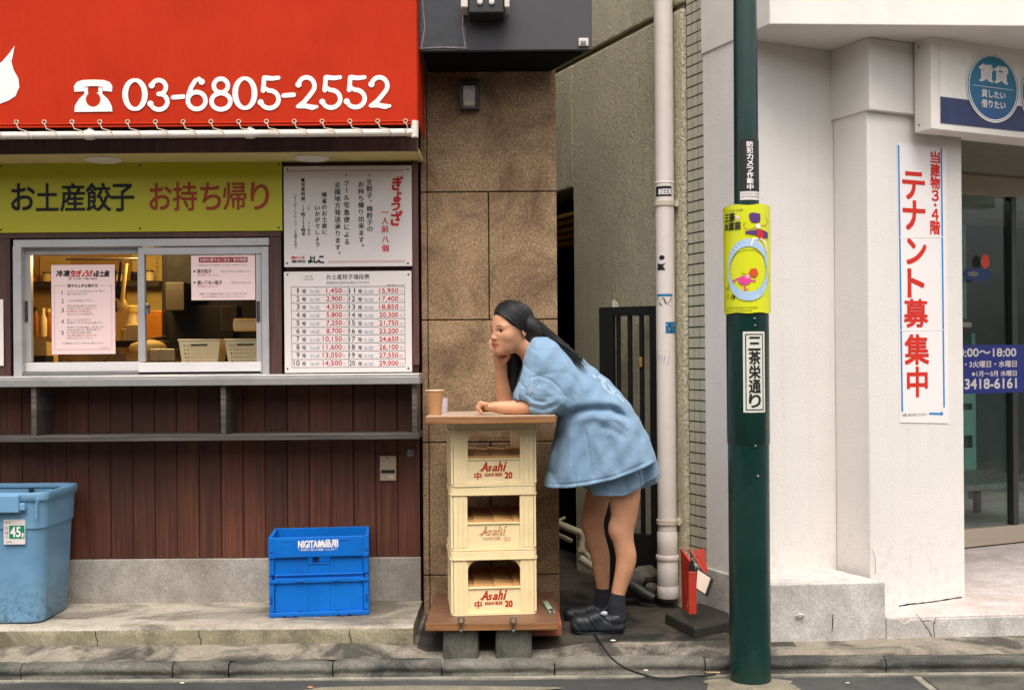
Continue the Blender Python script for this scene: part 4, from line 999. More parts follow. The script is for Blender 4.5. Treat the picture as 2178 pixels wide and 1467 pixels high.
M_steel = pm('dull_steel', lin(110, 104, 96), var=.2, metallic=.85, rough=.4)
for p0, p1, lab in ((942, 1018, 'left mossy grey concrete block under the base board'), (1054, 1132, 'right mossy grey concrete block, stained darker in front, under the base board')):
    mb = MB(); a, b = XX(p0, 4.90, 1380), XX(p1, 4.90, 1380); z0 = ZZ(1416, 4.90, 1050)
    rings = []
    for k, z in enumerate((z0, z0+.01, (z0+zb0_)/2, zb0_-.012, zb0_-.001)):
        i = .006 if k in (0, 4) else 0; tp = (.004 if k > 2 else 0)
        rings.append([((a+b)/2+x, 4.985+y, z) for x, y in rrect(b-a-2*i-tp, .17-2*i, .018)])
    mb.loft(rings, M_conc); o = mb.build('concrete_block', smooth=50); tag(o, lab, 'concrete block', 'concrete blocks under the base board')
for p in (981, 1092):
    mb = MB(); c = W(p, 1318, BF-.012); r = .0125
    mb.tube([c+Vector((r*math.cos(a), .003*math.sin(a), r*math.sin(a))) for a in [math.radians(-80+i*340/16) for i in range(17)]]+[c+Vector((0, 0, -r-.005)), c+Vector((0, 0, -.045))], .0038, M_steel, 8); mb.lathe([(.008, 0), (.008, .008), (.005, .012)], c+Vector((0, 0, -.05)), M_steel, 10)
    mb.build('eye_bolt', base, smooth=60)
# crates
M_crate = pm('cream_crate_plastic', lin(238, 215, 166), var=.05, scale=7, rough=.4, spec=.4, dirt=.3, dirtcol=lin(190, 160, 108), dscale=6)
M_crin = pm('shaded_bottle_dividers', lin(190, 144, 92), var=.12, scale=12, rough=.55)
M_asahi = flat('crate_red_print', lin(182, 44, 28), .5)
k = NB('worn_red_print'); k.col(k.ramp(k.noise(160, 4, .7), [(.46, lin(178, 60, 50)), (.54, lin(224, 198, 142))])); M_worn = k.m
CW, CD, CH = .372, .44, .279
def crate(loc, rz, label, arch, printm):
    t = thing('beer_crate', label, 'crate', (0, 0, 0), 'beer crates stacked as table leg')
    h = CH-.002; wo = CW/2; L = math.radians
    # outer walls ---------------------------------------------------
    mb = MB()
    op0, op1, oz0, oz1 = -.111, .113, .118, .236               # hand opening in the front and back
    fy = -CD/2
    for sgn in (1, -1):
        F_ = lambda y: sgn*y
        def bx(x0, x1, y0, y1, z0, z1):
            ys_ = sorted((F_(y0), F_(y1))); mb.box(x0, x1, ys_[0], ys_[1], z0, z1, M_crate)
        bx(-wo+.012, op0-.008, fy, fy+.014, .012, h-.03); bx(op1+.008, wo-.012, fy, fy+.014, .012, h-.03)     # corner posts
        bx(op0-.008, op1+.008, fy+.009, fy+.018, .012, oz0-.004)                                             # printed panel
        bx(op0-.010, op0-.002, fy+.001, fy+.0185, .0125, oz1); bx(op1+.002, op1+.010, fy+.001, fy+.0185, .0125, oz1)  # ribs beside the opening
        bx(op0-.0015, op1+.0015, fy+.003, fy+.022, oz0-.0035, oz0+.003)                                      # sill of the opening
        bx(op0-.008, op1+.008, fy+.010, fy+.018, oz1+.0005, h-.0305)
        if arch:                                                                                             # rounded top of the opening
            for s_ in (1, -1):
                xc = op1+.002 if s_ > 0 else op0-.002
                pts = [(xc, oz1)]+[(xc-s_*.045*(1-math.cos(a)), oz1-.045*(1-math.sin(a))) for a in [math.pi/2*i/6 for i in range(7)]][::-1]
                pts = pts if s_ < 0 else pts[::-1]
                mb.slab(Frame((0, sgn*(fy+.0095), 0), (sgn, 0, 0), (0, 0, 1)), [(sgn*x, z) for x, z in (pts if sgn > 0 else pts[::-1])], -.008, .0, M_crate)
    for sgn in (1, -1):
        xs_ = sorted((sgn*(wo-.010), sgn*wo)); mb.box(xs_[0], xs_[1], fy+.004, -fy-.004, .012, h-.03, M_crate)
        for q in (.030, .052): xr = sorted((sgn*(wo-q), sgn*(wo-q-.004))); mb.box(xr[0], xr[1], fy-.0035, fy-.0002, .0125, h-.0365, M_crate)
        for y in (-.1, .1): mb.box(xs_[0]-.002 if sgn < 0 else xs_[1]-.008, xs_[1]+.002 if sgn > 0 else xs_[0]+.008, y-.004, y+.004, .0125, .1495, M_crate)
    mb.M = None
    def hoop(z0, z1, grow, r=.028):
        o_ = rrect(CW+2*grow, CD+2*grow, r); i_ = rrect(CW-.02, CD-.02, r-.01); n = len(o_)
        v = [(x, y, z0) for x, y in o_]+[(x, y, z1) for x, y in o_]+[(x, y, z1) for x, y in i_]+[(x, y, z0) for x, y in i_]
        mb.add(v, [(q*n+k_, q*n+(k_+1) % n, ((q+1) % 4)*n+(k_+1) % n, ((q+1) % 4)*n+k_) for q in range(4) for k_ in range(n)], M_crate)
    hoop(.0, .0115, .0015); hoop(h-.0295, h, .003); hoop(h-.036, h-.030, .0065)
    body = mb.build('body', t, bevel=.0018)
    # bottle cells ----------------------------------------------------
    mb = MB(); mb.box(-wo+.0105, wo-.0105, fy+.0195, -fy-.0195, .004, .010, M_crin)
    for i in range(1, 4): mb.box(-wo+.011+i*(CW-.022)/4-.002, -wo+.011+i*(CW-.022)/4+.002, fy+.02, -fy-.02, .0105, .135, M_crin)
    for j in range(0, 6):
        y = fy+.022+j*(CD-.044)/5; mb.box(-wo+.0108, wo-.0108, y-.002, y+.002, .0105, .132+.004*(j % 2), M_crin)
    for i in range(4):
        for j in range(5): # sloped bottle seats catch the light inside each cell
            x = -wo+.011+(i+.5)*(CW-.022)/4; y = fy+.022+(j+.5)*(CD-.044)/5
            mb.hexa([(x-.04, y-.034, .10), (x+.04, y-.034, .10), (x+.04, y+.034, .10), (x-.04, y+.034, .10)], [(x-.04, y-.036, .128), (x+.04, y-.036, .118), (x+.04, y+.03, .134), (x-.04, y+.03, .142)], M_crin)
    mb.build('bottle_dividers', t)
    # printing --------------------------------------------------------
    mb = MB(); fr = Frame((0, fy+.009, 0), (1, 0, 0), (0, 0, 1)); d = .0012
    A = [('A', -.054, -.027, .066, .105), ('s', -.028, -.008, .066, .088), ('a', -.006, .016, .066, .089), ('h', .018, .038, .066, .107), ('i', .041, .056, .066, .105)]
    for ch, a, b, c, e_ in A: mb.fit(fr, ch, a, b, c, e_, d, printm, .02, .35)
    mb.ribbon(fr, [(-.060, .070), (-.048, .076), (-.030, .079)], [.003, .004, .002], d+.001, printm)
    if printm is M_worn: mb.fit(fr, 'ASAHI BEER', -.045, .032, .046, .058, d, printm, .01); mb.fit(fr, '20', .045, .072, .040, .058, d, printm)
    else:
        mb.fit(fr, '中', -.084, -.054, .030, .062, d, printm, .02); mb.fit(fr, 'ASAHI BEER', -.041, .038, .044, .058, d, printm, .02); mb.fit(fr, '20', .049, .080, .034, .060, d, printm, .03)
    mb.build('crate_print', t)
    t.rotation_euler = (0, 0, rz); t.location = loc
    return t
ccx = XX(1040, 5.04, 1200); cy_ = 4.985+.015+CD/2
zc = zb1+.001
crate((XX(1041.5, 5.02, 1240), cy_, zc), math.radians(5.2), 'lowest cream beer crate with crisp red brand print, standing on the base board', True, M_asahi)
crate((XX(1041.5, 5.02, 1110), cy_+.004, zc+CH), math.radians(4.6), 'middle cream beer crate with worn faded print and a square hand opening', False, M_worn)
crate((XX(1040, 5.02, 960), cy_, zc+2*CH), math.radians(5.6), 'topmost cream beer crate with red brand print, directly under the table top', True, M_asahi)
tz0 = zc+3*CH; TF = 4.86
tt_ = ZZ(884.5, TF, 1040)
tx0, tx1 = XX(905, TF, 890), XX(1182, TF, 890)
top = thing('table_top', 'thick brown wooden board used as a standing bar top on the crates', 'table top', ((tx0+tx1)/2, 5.1, tz0))
M_top = pm('worn_pale_top', lin(196, 172, 148), var=.2, scale=14, rough=.35, dirt=.6, dirtcol=lin(140, 100, 66), dscale=7)
mb = MB(); mb.box(tx0, tx1, TF, TF+.47, tz0+.0005, tt_-.002, M_edge); mb.build('board', top, bevel=.003)
mb = MB(); mb.box(tx0+.002, tx1-.002, TF+.002, TF+.468, tt_-.0018, tt_, M_top); mb.build('surface_sheet', top)
# cups
cp = thing('paper_cup', 'brown kraft paper cup standing at the left end of the bar top', 'cup', (XX(925, 5.0, 870), 5.0, tt_))
M_kraft = pm('kraft_paper', lin(180, 130, 84), var=.06, scale=20, rough=.6)
c = (XX(925, 5.0, 870), 5.0, tt_+.0005); hc = ZZ(829, 5.0, 925)-tt_
mb = MB(); mb.lathe([(.028, 0), (.0285, .002), (.0385, hc-.004), (.036, hc-.004), (.0275, .006), (.001, .006)], c, M_kraft, 28); mb.build('cup_body', cp, smooth=50)
mb = MB(); n = 28; mb.tube([Vector(c)+Vector((.0393*math.cos(2*math.pi*i/n), .0393*math.sin(2*math.pi*i/n), hc-.003)) for i in range(n)], .0026, pm('cup_rim', lin(226, 190, 150), rough=.5), 8, closed=True); mb.build('rim', cp, smooth=60)
k = NB('clear_plastic'); k.t.nodes.remove(k.b); tr = k.n('ShaderNodeBsdfTransparent'); tr.inputs[0].default_value = (.9, .88, .9, 1); gl = k.n('ShaderNodeBsdfPrincipled'); gl.inputs['Base Color'].default_value = (.75, .7, .74, 1); gl.inputs['Roughness'].default_value = .15
mx = k.n('ShaderNodeMixShader'); mx.inputs[0].default_value = .38; k.l(tr.outputs[0], mx.inputs[1]); k.l(gl.outputs[0], mx.inputs[2]); k.l(mx.outputs[0], k.out.inputs[0]); M_clear = k.m
c2 = (XX(944, 5.16, 870), 5.16, tt_+.0005); cp2 = MB(); h2 = ZZ(846, 5.16, 944)-tt_
cp2.lathe([(.017, 0), (.0175, .002), (.021, h2), (.0195, h2), (.016, .005), (.001, .005)], c2, M_clear, 20); o = cp2.build('plastic_cup', smooth=50); tag(o, 'small clear plastic cup standing just behind the kraft paper cup', 'cup')
# red plank and green strip
mb = MB(); M_rp = pm('faded_red_timber', lin(140, 78, 58), var=.15, scale=12, rough=.8)
mb.box(XX(1120, 4.98, 1335), XX(1195, 4.98, 1335), 4.98, 5.46, ZZ(1352, 4.98, 1150), zb0_-.002, M_rp); o = mb.build('red_plank', bevel=.003); tag(o, 'faded red timber offcut lying under the right end of the base board', 'plank')
mb = MB(); M_gs = pm('pale_green_plastic', lin(150, 172, 146), var=.1, rough=.4); p0, p1 = Vector((XX(1160, 5.2, 1290), 5.24, zb1+.0012)), Vector((XX(1175, 5.0, 1310), 5.02, zb1+.0012)); t_ = (p1-p0).normalized(); q = Vector((-t_.y, t_.x, 0))*.012
mb.hexa([p0-q, p0+q, p1+q, p1-q][::-1], [v+Vector((0, 0, .01)) for v in (p0-q, p0+q, p1+q, p1-q)][::-1], M_gs); mb.hexa([p0+(p1-p0)*.8-q*.7, p0+(p1-p0)*.8+q*.7, p1+q*.7, p1-q*.7][::-1], [v+Vector((0, 0, .013)) for v in (p0+(p1-p0)*.8-q*.7, p0+(p1-p0)*.8+q*.7, p1+q*.7, p1-q*.7)][::-1], M_steel)
o = mb.build('cigarette_lighter', bevel=.002); tag(o, 'pale green lighter lying on the right end of the base board', 'lighter')
# ------------------------------------------------------------------ blue folding crate
k = NB('bright_blue_plastic'); k.col(k.ramp(k.noise(5, 5, .6), [(.3, lin(0, 94, 178)), (.7, lin(2, 110, 200))])); k.rough(.42); k.set(Specular_IOR_Level=.35); M_blue = k.m
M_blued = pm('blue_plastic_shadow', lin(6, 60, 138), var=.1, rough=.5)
fY = 5.165; bw0, bw1 = XX(565, fY, 1220), XX(776, fY, 1220); zt = ZZ(1141-3, fY, 1089); zb = sz+.001; bcx = (bw0+bw1)/2; W2 = (bw1-bw0)/2; H2 = zt-zb; D2 = .305
bc = thing('folding_crate', 'bright blue folding delivery crate with white lettering on the concrete step', 'crate', (bcx, fY+D2/2, zb))
mb = MB()
def bb(x0, x1, y0, y1, z0, z1, m=M_blue): mb.box(bcx+x0, bcx+x1, fY+y0, fY+y1, zb+z0, zb+z1, m)
for ya, yb in ((.012, .022), (D2-.022, D2-.012)):                # upper and lower panels of the long sides
    bb(-W2+.026, -.048, ya, yb, .022, H2-.094); bb(.048, W2-.026, ya, yb, .022, H2-.094); bb(-.048, .048, ya, yb, .022, H2*.66)
bb(-W2+.0005, -W2+.012, .02, D2-.02, .022, H2-.094); bb(W2-.012, W2-.0005, .02, D2-.02, .022, H2-.094)
mb.build('side_panel', bc, bevel=.002)
mb = MB()
for s_ in (-1, 1):
    for ya, yb in ((.002, .024), (D2-.024, D2-.002)):
        x0, x1 = (-W2+.002, -W2+.024) if s_ < 0 else (W2-.024, W2-.002)
        bb(x0, x1, ya, yb, .024, H2*.455); bb(x0, x1, ya, yb, H2*.53, H2-.096)
mb.build('corner_post', bc, bevel=.003)
mb = MB(); bb(-W2, W2, 0, D2, .006, .022)                        # base tray
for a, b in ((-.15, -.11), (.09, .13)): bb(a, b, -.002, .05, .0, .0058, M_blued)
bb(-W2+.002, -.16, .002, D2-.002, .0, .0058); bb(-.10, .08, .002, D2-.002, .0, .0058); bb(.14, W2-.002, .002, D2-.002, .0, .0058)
mb.build('base_tray', bc, bevel=.002)
mb = MB()
t_ = .016                                                         # rim: four walls
bb(-W2, W2, 0, t_, H2-.092, H2); bb(-W2, W2, D2-t_, D2, H2-.092, H2); bb(-W2, -W2+t_, t_+.0005, D2-t_-.0005, H2-.092, H2); bb(W2-t_, W2, t_+.0005, D2-t_-.0005, H2-.092, H2)
bb(-W2+.03, W2-.03, -.004, -.0005, H2-.088, H2-.002)
for s_ in (-1, 1): bb(s_*(W2-.012)-.010, s_*(W2-.012)+.010, -.005, -.0005, H2-.092, H2-.074); bb(s_*(W2-.012)-.004, s_*(W2-.012)+.004, -.005, -.0005, H2-.064, H2-.05)
for a in (-.14, .11): bb(a-.022, a+.022, -.0065, -.0045, H2-.016, H2-.011)
mb.build('rim', bc, bevel=.002)
mb = MB(); z5 = H2*.49                                            # fold line with its hinges
bb(-W2+.024, W2-.024, .002, .02, z5-.022, z5-.004); bb(-W2+.026, W2-.026, .004, .012, z5+.010, z5+.016)
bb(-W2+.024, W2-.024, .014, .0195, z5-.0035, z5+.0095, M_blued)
for s_ in (-1, 1): bb(s_*(W2-.022)-.021, s_*(W2-.022)+.021, -.003, .0015, z5-.020, z5-.006); bb(s_*(W2-.022)-.016, s_*(W2-.022)-.008, -.002, .0015, z5-.0055, z5+.005); bb(s_*(W2-.022)+.008, s_*(W2-.022)+.016, -.002, .0015, z5-.0055, z5+.005)
for a in (-.082, .078): bb(a-.014, a+.014, -.004, .0018, z5-.018, z5-.007); bb(a-.005, a+.005, .0, .011, .026, .034)
for s_ in (-1, 1):
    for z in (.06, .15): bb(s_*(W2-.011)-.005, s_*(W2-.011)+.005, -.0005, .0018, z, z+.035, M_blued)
mb.build('hinge', bc, bevel=.0015)
mb = MB(); bb(-.046, .044, .008, .0115, H2*.655, H2*.668); bb(-.030, .0, .02, .024, H2*.668, H2*.78, M_blued); mb.build('grip', bc, bevel=.001)
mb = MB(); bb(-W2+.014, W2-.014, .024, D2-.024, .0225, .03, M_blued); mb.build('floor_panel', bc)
mb = MB(); fr = FY(fY-.0042)
T(mb, fr, 'NIGITA', 627, 667, 1149, 1164, .0008, M_whiteink, .02); 
for ch, a in (('納', 668), ('品', 682.5), ('用', 697)): T(mb, fr, ch, a, a+13, 1148, 1163, .0008, M_whiteink, .03)
T(mb, fr, '～返却のご協力に感謝いたします～', 628, 709, 1165.5, 1170.5, .0008, M_whiteink, .008); mb.build('lettering', bc)
bc.rotation_euler = (0, 0, math.radians(6.5))
# ------------------------------------------------------------------ blue waste bin
bY = 5.0; 
M_bin = pm('faded_blue_plastic', lin(112, 154, 184), var=.06, scale=5, rough=.4, spec=.4)
k = NB('grimy_blue_plastic'); sp = k.n('ShaderNodeSeparateXYZ'); k.l(k.co, sp.inputs[0])
base_ = k.ramp(k.noise(5, 5), [(.3, lin(98, 142, 172)), (.7, lin(118, 158, 186))])
g_ = k.math('MULTIPLY', k.ramp(k.noise(34, 9, .8, dist=.1), [(.46, 0.), (.66, 1.)]), k.ramp(sp.outputs[2], [(.0, 1.), (.24, 0.)]))
k.col(k.mix(g_, base_, lin(40, 48, 54))); k.rough(.4); k.bump(k.noise(300, 2), .08, .001); M_binb = k.m
bx = -2.035; zrim = ZZ(1040, 5.16, 60); bcx_ = bx-.245
bn_ = thing('waste_bin', 'open faded blue plastic waste bin with grimy foot on the concrete step', 'bin', (bcx_, 5.23, sz))
mb = MB(); hB = zrim-sz
def bring(w_, d_, z, r=.062): return [(bcx_+x, 5.232+y, sz+z) for x, y in rrect(w_, d_, r, 8)]
rings = [bring(.388, .33, .004), bring(.40, .345, .012), bring(.424, .37, hB*.40), bring(.440, .385, hB*.72), bring(.441, .386, hB*.725), bring(.452, .398, hB*.728), bring(.462, .408, hB*.955)]
inner = [bring(.452, .398, hB*.955), bring(.43, .375, hB*.72), bring(.388, .33, .02)]
mb.loft(rings+inner, M_binb); mb.build('bin_body', bn_, smooth=35)
mb = MB(); rr_ = [bring(.466, .412, hB*.93), bring(.478, .424, hB*.94), bring(.482, .428, hB*.985), bring(.476, .422, hB), bring(.444, .390, hB*.998), bring(.438, .384, hB*.985), bring(.440, .386, hB*.965), bring(.4605, .4065, hB*.957)]
mb.loft(rr_+[rr_[0]], M_bin, False, False); mb.build('rim', bn_, smooth=45)
mb = MB(); hx = bcx_-.01
for p in (62, 112): mb.box(XX(p, 5.40)-.012, XX(p, 5.40)+.012, 5.232+.180, 5.232+.186, sz+hB*.90, sz+hB*.955, M_black)
mb.build('rim_notch', bn_); mb = MB()
mb.box(XX(-60, 5.0), XX(40, 5.0, 1060), 5.232-.235, 5.232-.21, sz+hB*.855, sz+hB*.985, M_bin); mb.box(XX(40, 5.0, 1070), XX(52, 5.0, 1070), 5.232-.23, 5.232-.212, sz+hB*.87, sz+hB*.925, M_bin); mb.box(XX(73, 5.0, 1080), XX(77, 5.0, 1080), 5.232-.222, 5.232-.2, sz+hB*.80, sz+hB*.935, M_bin)
mb.build('handle', bn_, bevel=.006)
mb = MB(); fr = FY(5.232-.1965)
fr = Frame((0, 5.232-.2015, sz+.3), (1, 0, 0), (0, -.004, 1))
S(mb, fr, 8, 54, 1104, 1157, .0, M_board); M_grn = flat('label_green', lin(0, 128, 92), .5)
S(mb, fr, 20, 52.5, 1117, 1145, .0006, M_grn); T(mb, fr, '45', 23, 44, 1120, 1141, .0012, M_whiteink, .018); T(mb, fr, 'ℓ', 46, 51, 1133, 1143, .0012, M_whiteink, .02)
T(mb, fr, 'エコ', 11, 23, 1109, 1113, .0006, M_grn, .02); T(mb, fr, 'EEO', 11, 18, 1119, 1126, .0006, GREY); T(mb, fr, '容量', 11, 18, 1129, 1136, .0006, GREY); T(mb, fr, '日本製', 14, 26, 1150, 1154, .0006, GREY)
mb.ring(fr, *fr.px(14.5, 1141), .006, .006, .0015, .0006, GREY, 16)
mb.build('label', bn_)
# ------------------------------------------------------------------ alley: gate, downpipe, small pipes, debris
gL = Vector((XX(1275, 5.93, 800), 5.93, 0)); gR = Vector((XX(1396, 5.79, 800), 5.79, 0)); gd = (gR-gL); gl_ = gd.length
fgt = Frame(gL, gd, (0, 0, 1)); gz1 = fgt.px(1300, 653)[1]; gz0 = .16
gt = thing('metal_gate', 'narrow black metal bar gate standing open in the alley', 'gate', tuple((gL+gR)/2+Vector((0, 0, gz0))))
M_gate = pm('black_gate_paint', lin(20, 20, 18), var=.2, scale=8, rough=.7, spec=.2)
gx = lambda p: fgt.px(p, 800)[0]
mb = MB()
zt_r = fgt.px(1300, 672)[1]; zb_r = fgt.px(1370, 1137)[1]
mb.rect(fgt, 0, gx(1304), gz0, gz1, .0, M_gate, th=.04); mb.rect(fgt, gx(1382), gl_, gz0, gz1, .0, M_gate, th=.04)
mb.rect(fgt, gx(1304)+.0005, gx(1382)-.0005, zt_r, gz1, .0, M_gate, th=.04); mb.rect(fgt, gx(1304)+.0005, gx(1382)-.0005, gz0, zb_r, .0, M_gate, th=.04)
mb.build('gate_frame', gt, bevel=.002)
for a, b in ((1310, 1317), (1334, 1342), (1359, 1367)):
    mb = MB(); mb.rect(fgt, gx(a), gx(b), zb_r+.0005, zt_r-.0005, -.008, M_gate, th=.022); mb.build('bar', gt, bevel=.002)
mb = MB(); z_ = fgt.px(1363, 770)[1]; mb.rect(fgt, gx(1359.5), gx(1366.5), z_-.025, z_+.025, .006, pm('brass_latch', lin(186, 146, 80), metallic=.6, rough=.4), th=.013); mb.build('latch', gt, bevel=.002)
mb = MB(); c = AL(6.2); p_ = W(1301, 645, 6.15); mb.tube([p_, p_+Vector((.03, .02, .0)), p_+Vector((.03, .02, -.02))], .01, M_pipe, 8); mb.tube([p_+Vector((.012, 0, -.02)), p_+Vector((.012, 0, .016))], .012, M_pipe, 8); o = mb.build('pipe_stub', smooth=60); tag(o, 'tiny pale pipe stub on the khaki wall above the black gate', 'pipe')
PY_ = 5.655; 
def pxx(py): return XX(1390.5+10*py/1270+20, PY_, py)
dpx = (pxx(300)+pxx(1100))/2; dpr = .0465
dp = thing('downpipe', 'tall off-white rainwater downpipe with stickers in front of the khaki wall', 'pipe', (dpx, PY_, .17))
M_dp = pm('offwhite_pipe', lin(222, 208, 198), var=.03, scale=3, rough=.42, dirt=.22, dirtcol=lin(170, 150, 124), dscale=5)
zq = lambda p: ZZ(p, PY_, 1413)
mb = MB(); mb.lathe([(dpr, zq(1265)), (dpr, zq(-300))], (dpx, PY_, 0), M_dp, 36); mb.build('tube', dp, smooth=50)
for p0, p1, g_ in ((388, 392, .0025), (1130, 1186, .0035), (1179, 1190, .010), (1190, 1250, .0045), (1244, 1270, .006)):
    mb = MB(); z0, z1 = zq(p1), zq(p0); mb.lathe([(dpr+g_-.002, z0), (dpr+g_, z0+.003), (dpr+g_, z1-.003), (dpr+g_-.002, z1)], (dpx, PY_, 0), M_dp, 36); mb.build('coupling', dp, smooth=40)
M_clamp = pm('rusty_cream_clamp', lin(206, 192, 170), var=.08, rough=.5, dirt=.7, dirtcol=lin(120, 70, 40), dscale=22)
for p in (434, 1109):
    mb = MB(); z = zq(p); mb.lathe([(dpr+.001, z-.012), (dpr+.006, z-.011), (dpr+.006, z+.011), (dpr+.001, z+.012)], (dpx, PY_, 0), M_clamp, 32); mb.box(dpx+dpr+.002, dpx+dpr+.085, PY_-.012, PY_-.004, z-.009, z+.009, M_clamp); mb.box(dpx+dpr+.004, dpx+dpr+.016, PY_-.02, PY_+.02, z-.015, z+.015, M_clamp); mb.build('clamp', dp, smooth=40)
cyl = Cyl(dpx, PY_, dpr)
def cyp(px_, py_):                                               # pixel -> arc length and height on the pipe
    d_ = ray(px_, py_); o_ = Vector((0, 0, HC)); a = d_.x**2+d_.y**2; b = -2*(d_.x*cyl.c.x+d_.y*cyl.c.y); c_ = cyl.c.x**2+cyl.c.y**2-cyl.R**2
    disc = max(0, b*b-4*a*c_); t = (-b-math.sqrt(disc))/(2*a); p = o_+d_*t; an = math.atan2(p.y-cyl.c.y, p.x-cyl.c.x)
    da = (an-cyl.a0+math.pi) % (2*math.pi)-math.pi; return da*cyl.R, p.z
cyl.px = cyp
def sticker(parent, name, x0, x1, y0, y1, mat, d=.001):
    m = MB(); (a, c), (b, e_) = cyp(x0, y1), cyp(x1, y0); m.rect(cyl, a, b, c, e_, d, mat, nx=8); return m, (a, b, c, e_)
m, q = sticker(dp, 'sticker', 1396, 1428, 396, 419, M_ink); m.fit(cyl, 'BEER', cyp(1403, 410)[0], cyp(1428, 410)[0], cyp(1410, 413)[1], cyp(1410, 402)[1], .0016, M_whiteink, .02); m.rect(cyl, *[cyp(1398, 1)[0], cyp(1401, 1)[0]], cyp(1410, 413)[1], cyp(1410, 402)[1], .0016, M_whiteink); m.build('sticker', dp)
m, q = sticker(dp, 's', 1399, 1417, 543, 566, M_board); fr = cyl
m.ellipse(cyl, *cyp(1408, 548), .014, .012, .0016, M_ink, 14); m.poly(cyl, [cyp(*p) for p in ((1400, 560), (1399, 575), (1416, 574), (1410, 566), (1417, 559), (1408, 562))][::1], .0018, M_ink); m.build('sticker', dp)
m, q = sticker(dp, 's', 1398, 1430, 625, 631, flat('teal_sticker', lin(30, 120, 160), .5))
for P in ([(1399, 634), (1408, 650)], [(1401, 648), (1410, 632), (1416, 646)], [(1412, 634), (1420, 648), (1428, 633)], [(1398, 641), (1428, 642)], [(1405, 649), (1426, 650)]): m.ribbon(cyl, [cyp(*p) for p in P], .0042, .0014, M_ink)
m.build('sticker', dp)
m, q = sticker(dp, 's', 1416, 1436, 685, 709, flat('teal_sticker2', lin(28, 110, 150), .5))
for i, P in enumerate(([(1418, 690), (1426, 700), (1433, 690)], [(1420, 705), (1430, 694)], [(1424, 688), (1428, 706)])): m.ribbon(cyl, [cyp(*p) for p in P], .005, .0014+i*.0003, (M_whiteink, M_redink, M_ink)[i])
m.build('sticker', dp)
m = MB(); bq = [(1399, 746), (1424, 754), (1420, 774), (1398, 767)]; m.poly(cyl, [cyp(*p) for p in bq][::-1], .001, M_board); M_mar = flat('maroon_ink', lin(140, 30, 40), .5)
m.ribbon(cyl, [cyp(*p) for p in bq+[bq[0]]], .0022, .0016, M_mar)
for P in ([(1404, 752), (1402, 766)], [(1409, 754), (1407, 768)], [(1402, 759), (1412, 762)], [(1415, 757), (1412, 771)]): m.ribbon(cyl, [cyp(*p) for p in P], .002, .0018, M_ink)
m.build('sticker', dp)
# drain pipes along the alley
M_dr = pm('old_cream_conduit', lin(176, 164, 138), var=.1, scale=10, rough=.5, dirt=.5, dirtcol=lin(90, 80, 62), dscale=8)
mb = MB(); mb.tube([W(1150, 1098, 5.75), W(1232, 1132, 5.85), W(1236, 1138, 5.86), W(1236, 1165, 5.86)], .019, M_dr, 12); mb.tube([W(1236, 1165, 5.86), W(1236, 1172, 5.86)], .024, M_dr, 12)
mb.tube([W(1236, 1168, 5.87), W(1262, 1196, 5.9)], .016, M_dr, 10); mb.tube([W(1150, 1120, 5.8), W(1215, 1150, 5.9)], .013, M_dr, 10); mb.tube([W(1184, 1109, 5.8), W(1203, 1100, 5.8)], .008, M_dr, 8)
mb.tube([W(1232, 1185, 5.84), W(1258, 1203, 5.84)], .02, M_dr, 10)
o = mb.build('drain_pipes', smooth=50); o.name = 'drain_pipe'; tag(o, 'cream plastic drain pipe with an elbow low in the alley beside the stone pillar', 'pipe')
# rubble
def rock(m, c, r, mat, sx=1, sy=1, sz_=1, seed=0):
    rnd = random.Random(seed); bm_r = []; n, k_ = 9, 7; v = []
    for i in range(k_):
        th = math.pi*i/(k_-1)
        for j in range(n):
            ph = 2*math.pi*j/n; q = r*(1+.22*nz(i+seed, j*1.3+seed*2))
            v.append((c[0]+sx*q*math.sin(th)*math.cos(ph), c[1]+sy*q*math.sin(th)*math.sin(ph), c[2]+sz_*q*math.cos(th)))
    f = [(i*n+j, (i+1)*n+j, (i+1)*n+(j+1) % n, i*n+(j+1) % n) for i in range(k_-1) for j in range(n)]
    m.add(v, f, mat)
M_rock = concrete_mat('grey_rubble', lin(104, 98, 84), lin(50, 48, 42), .8, 9, 1.)
for i, (p, q, r, lab) in enumerate(((1374, 1222, .055, 'grey rubble lump beside the foot of the downpipe'), (1388, 1250, .032, 'smallest pale rubble lump touching the downpipe foot'), (1352, 1232, .045, 'dark rubble lump farthest from the downpipe, behind the standing person'))):
    mb = MB(); rock(mb, W(p, q, 5.72+.05*(i == 0)), r, M_rock, 1.3, .8, .8, i); o = mb.build('rubble', smooth=40); tag(o, lab, 'rubble', 'rubble at the foot of the alley wall', 'thing')
mb = MB(); mb.tube([W(1318, 1225, 5.75), W(1345, 1245, 5.7), W(1372, 1262, 5.66), W(1392, 1272, 5.64)], [.03, .032, .028, .022], pm('black_drain_hose', lin(40, 38, 34), rough=.5), 10); o = mb.build('drain_hose', smooth=50); tag(o, 'thick black hose lying along the alley floor to the downpipe foot', 'hose')
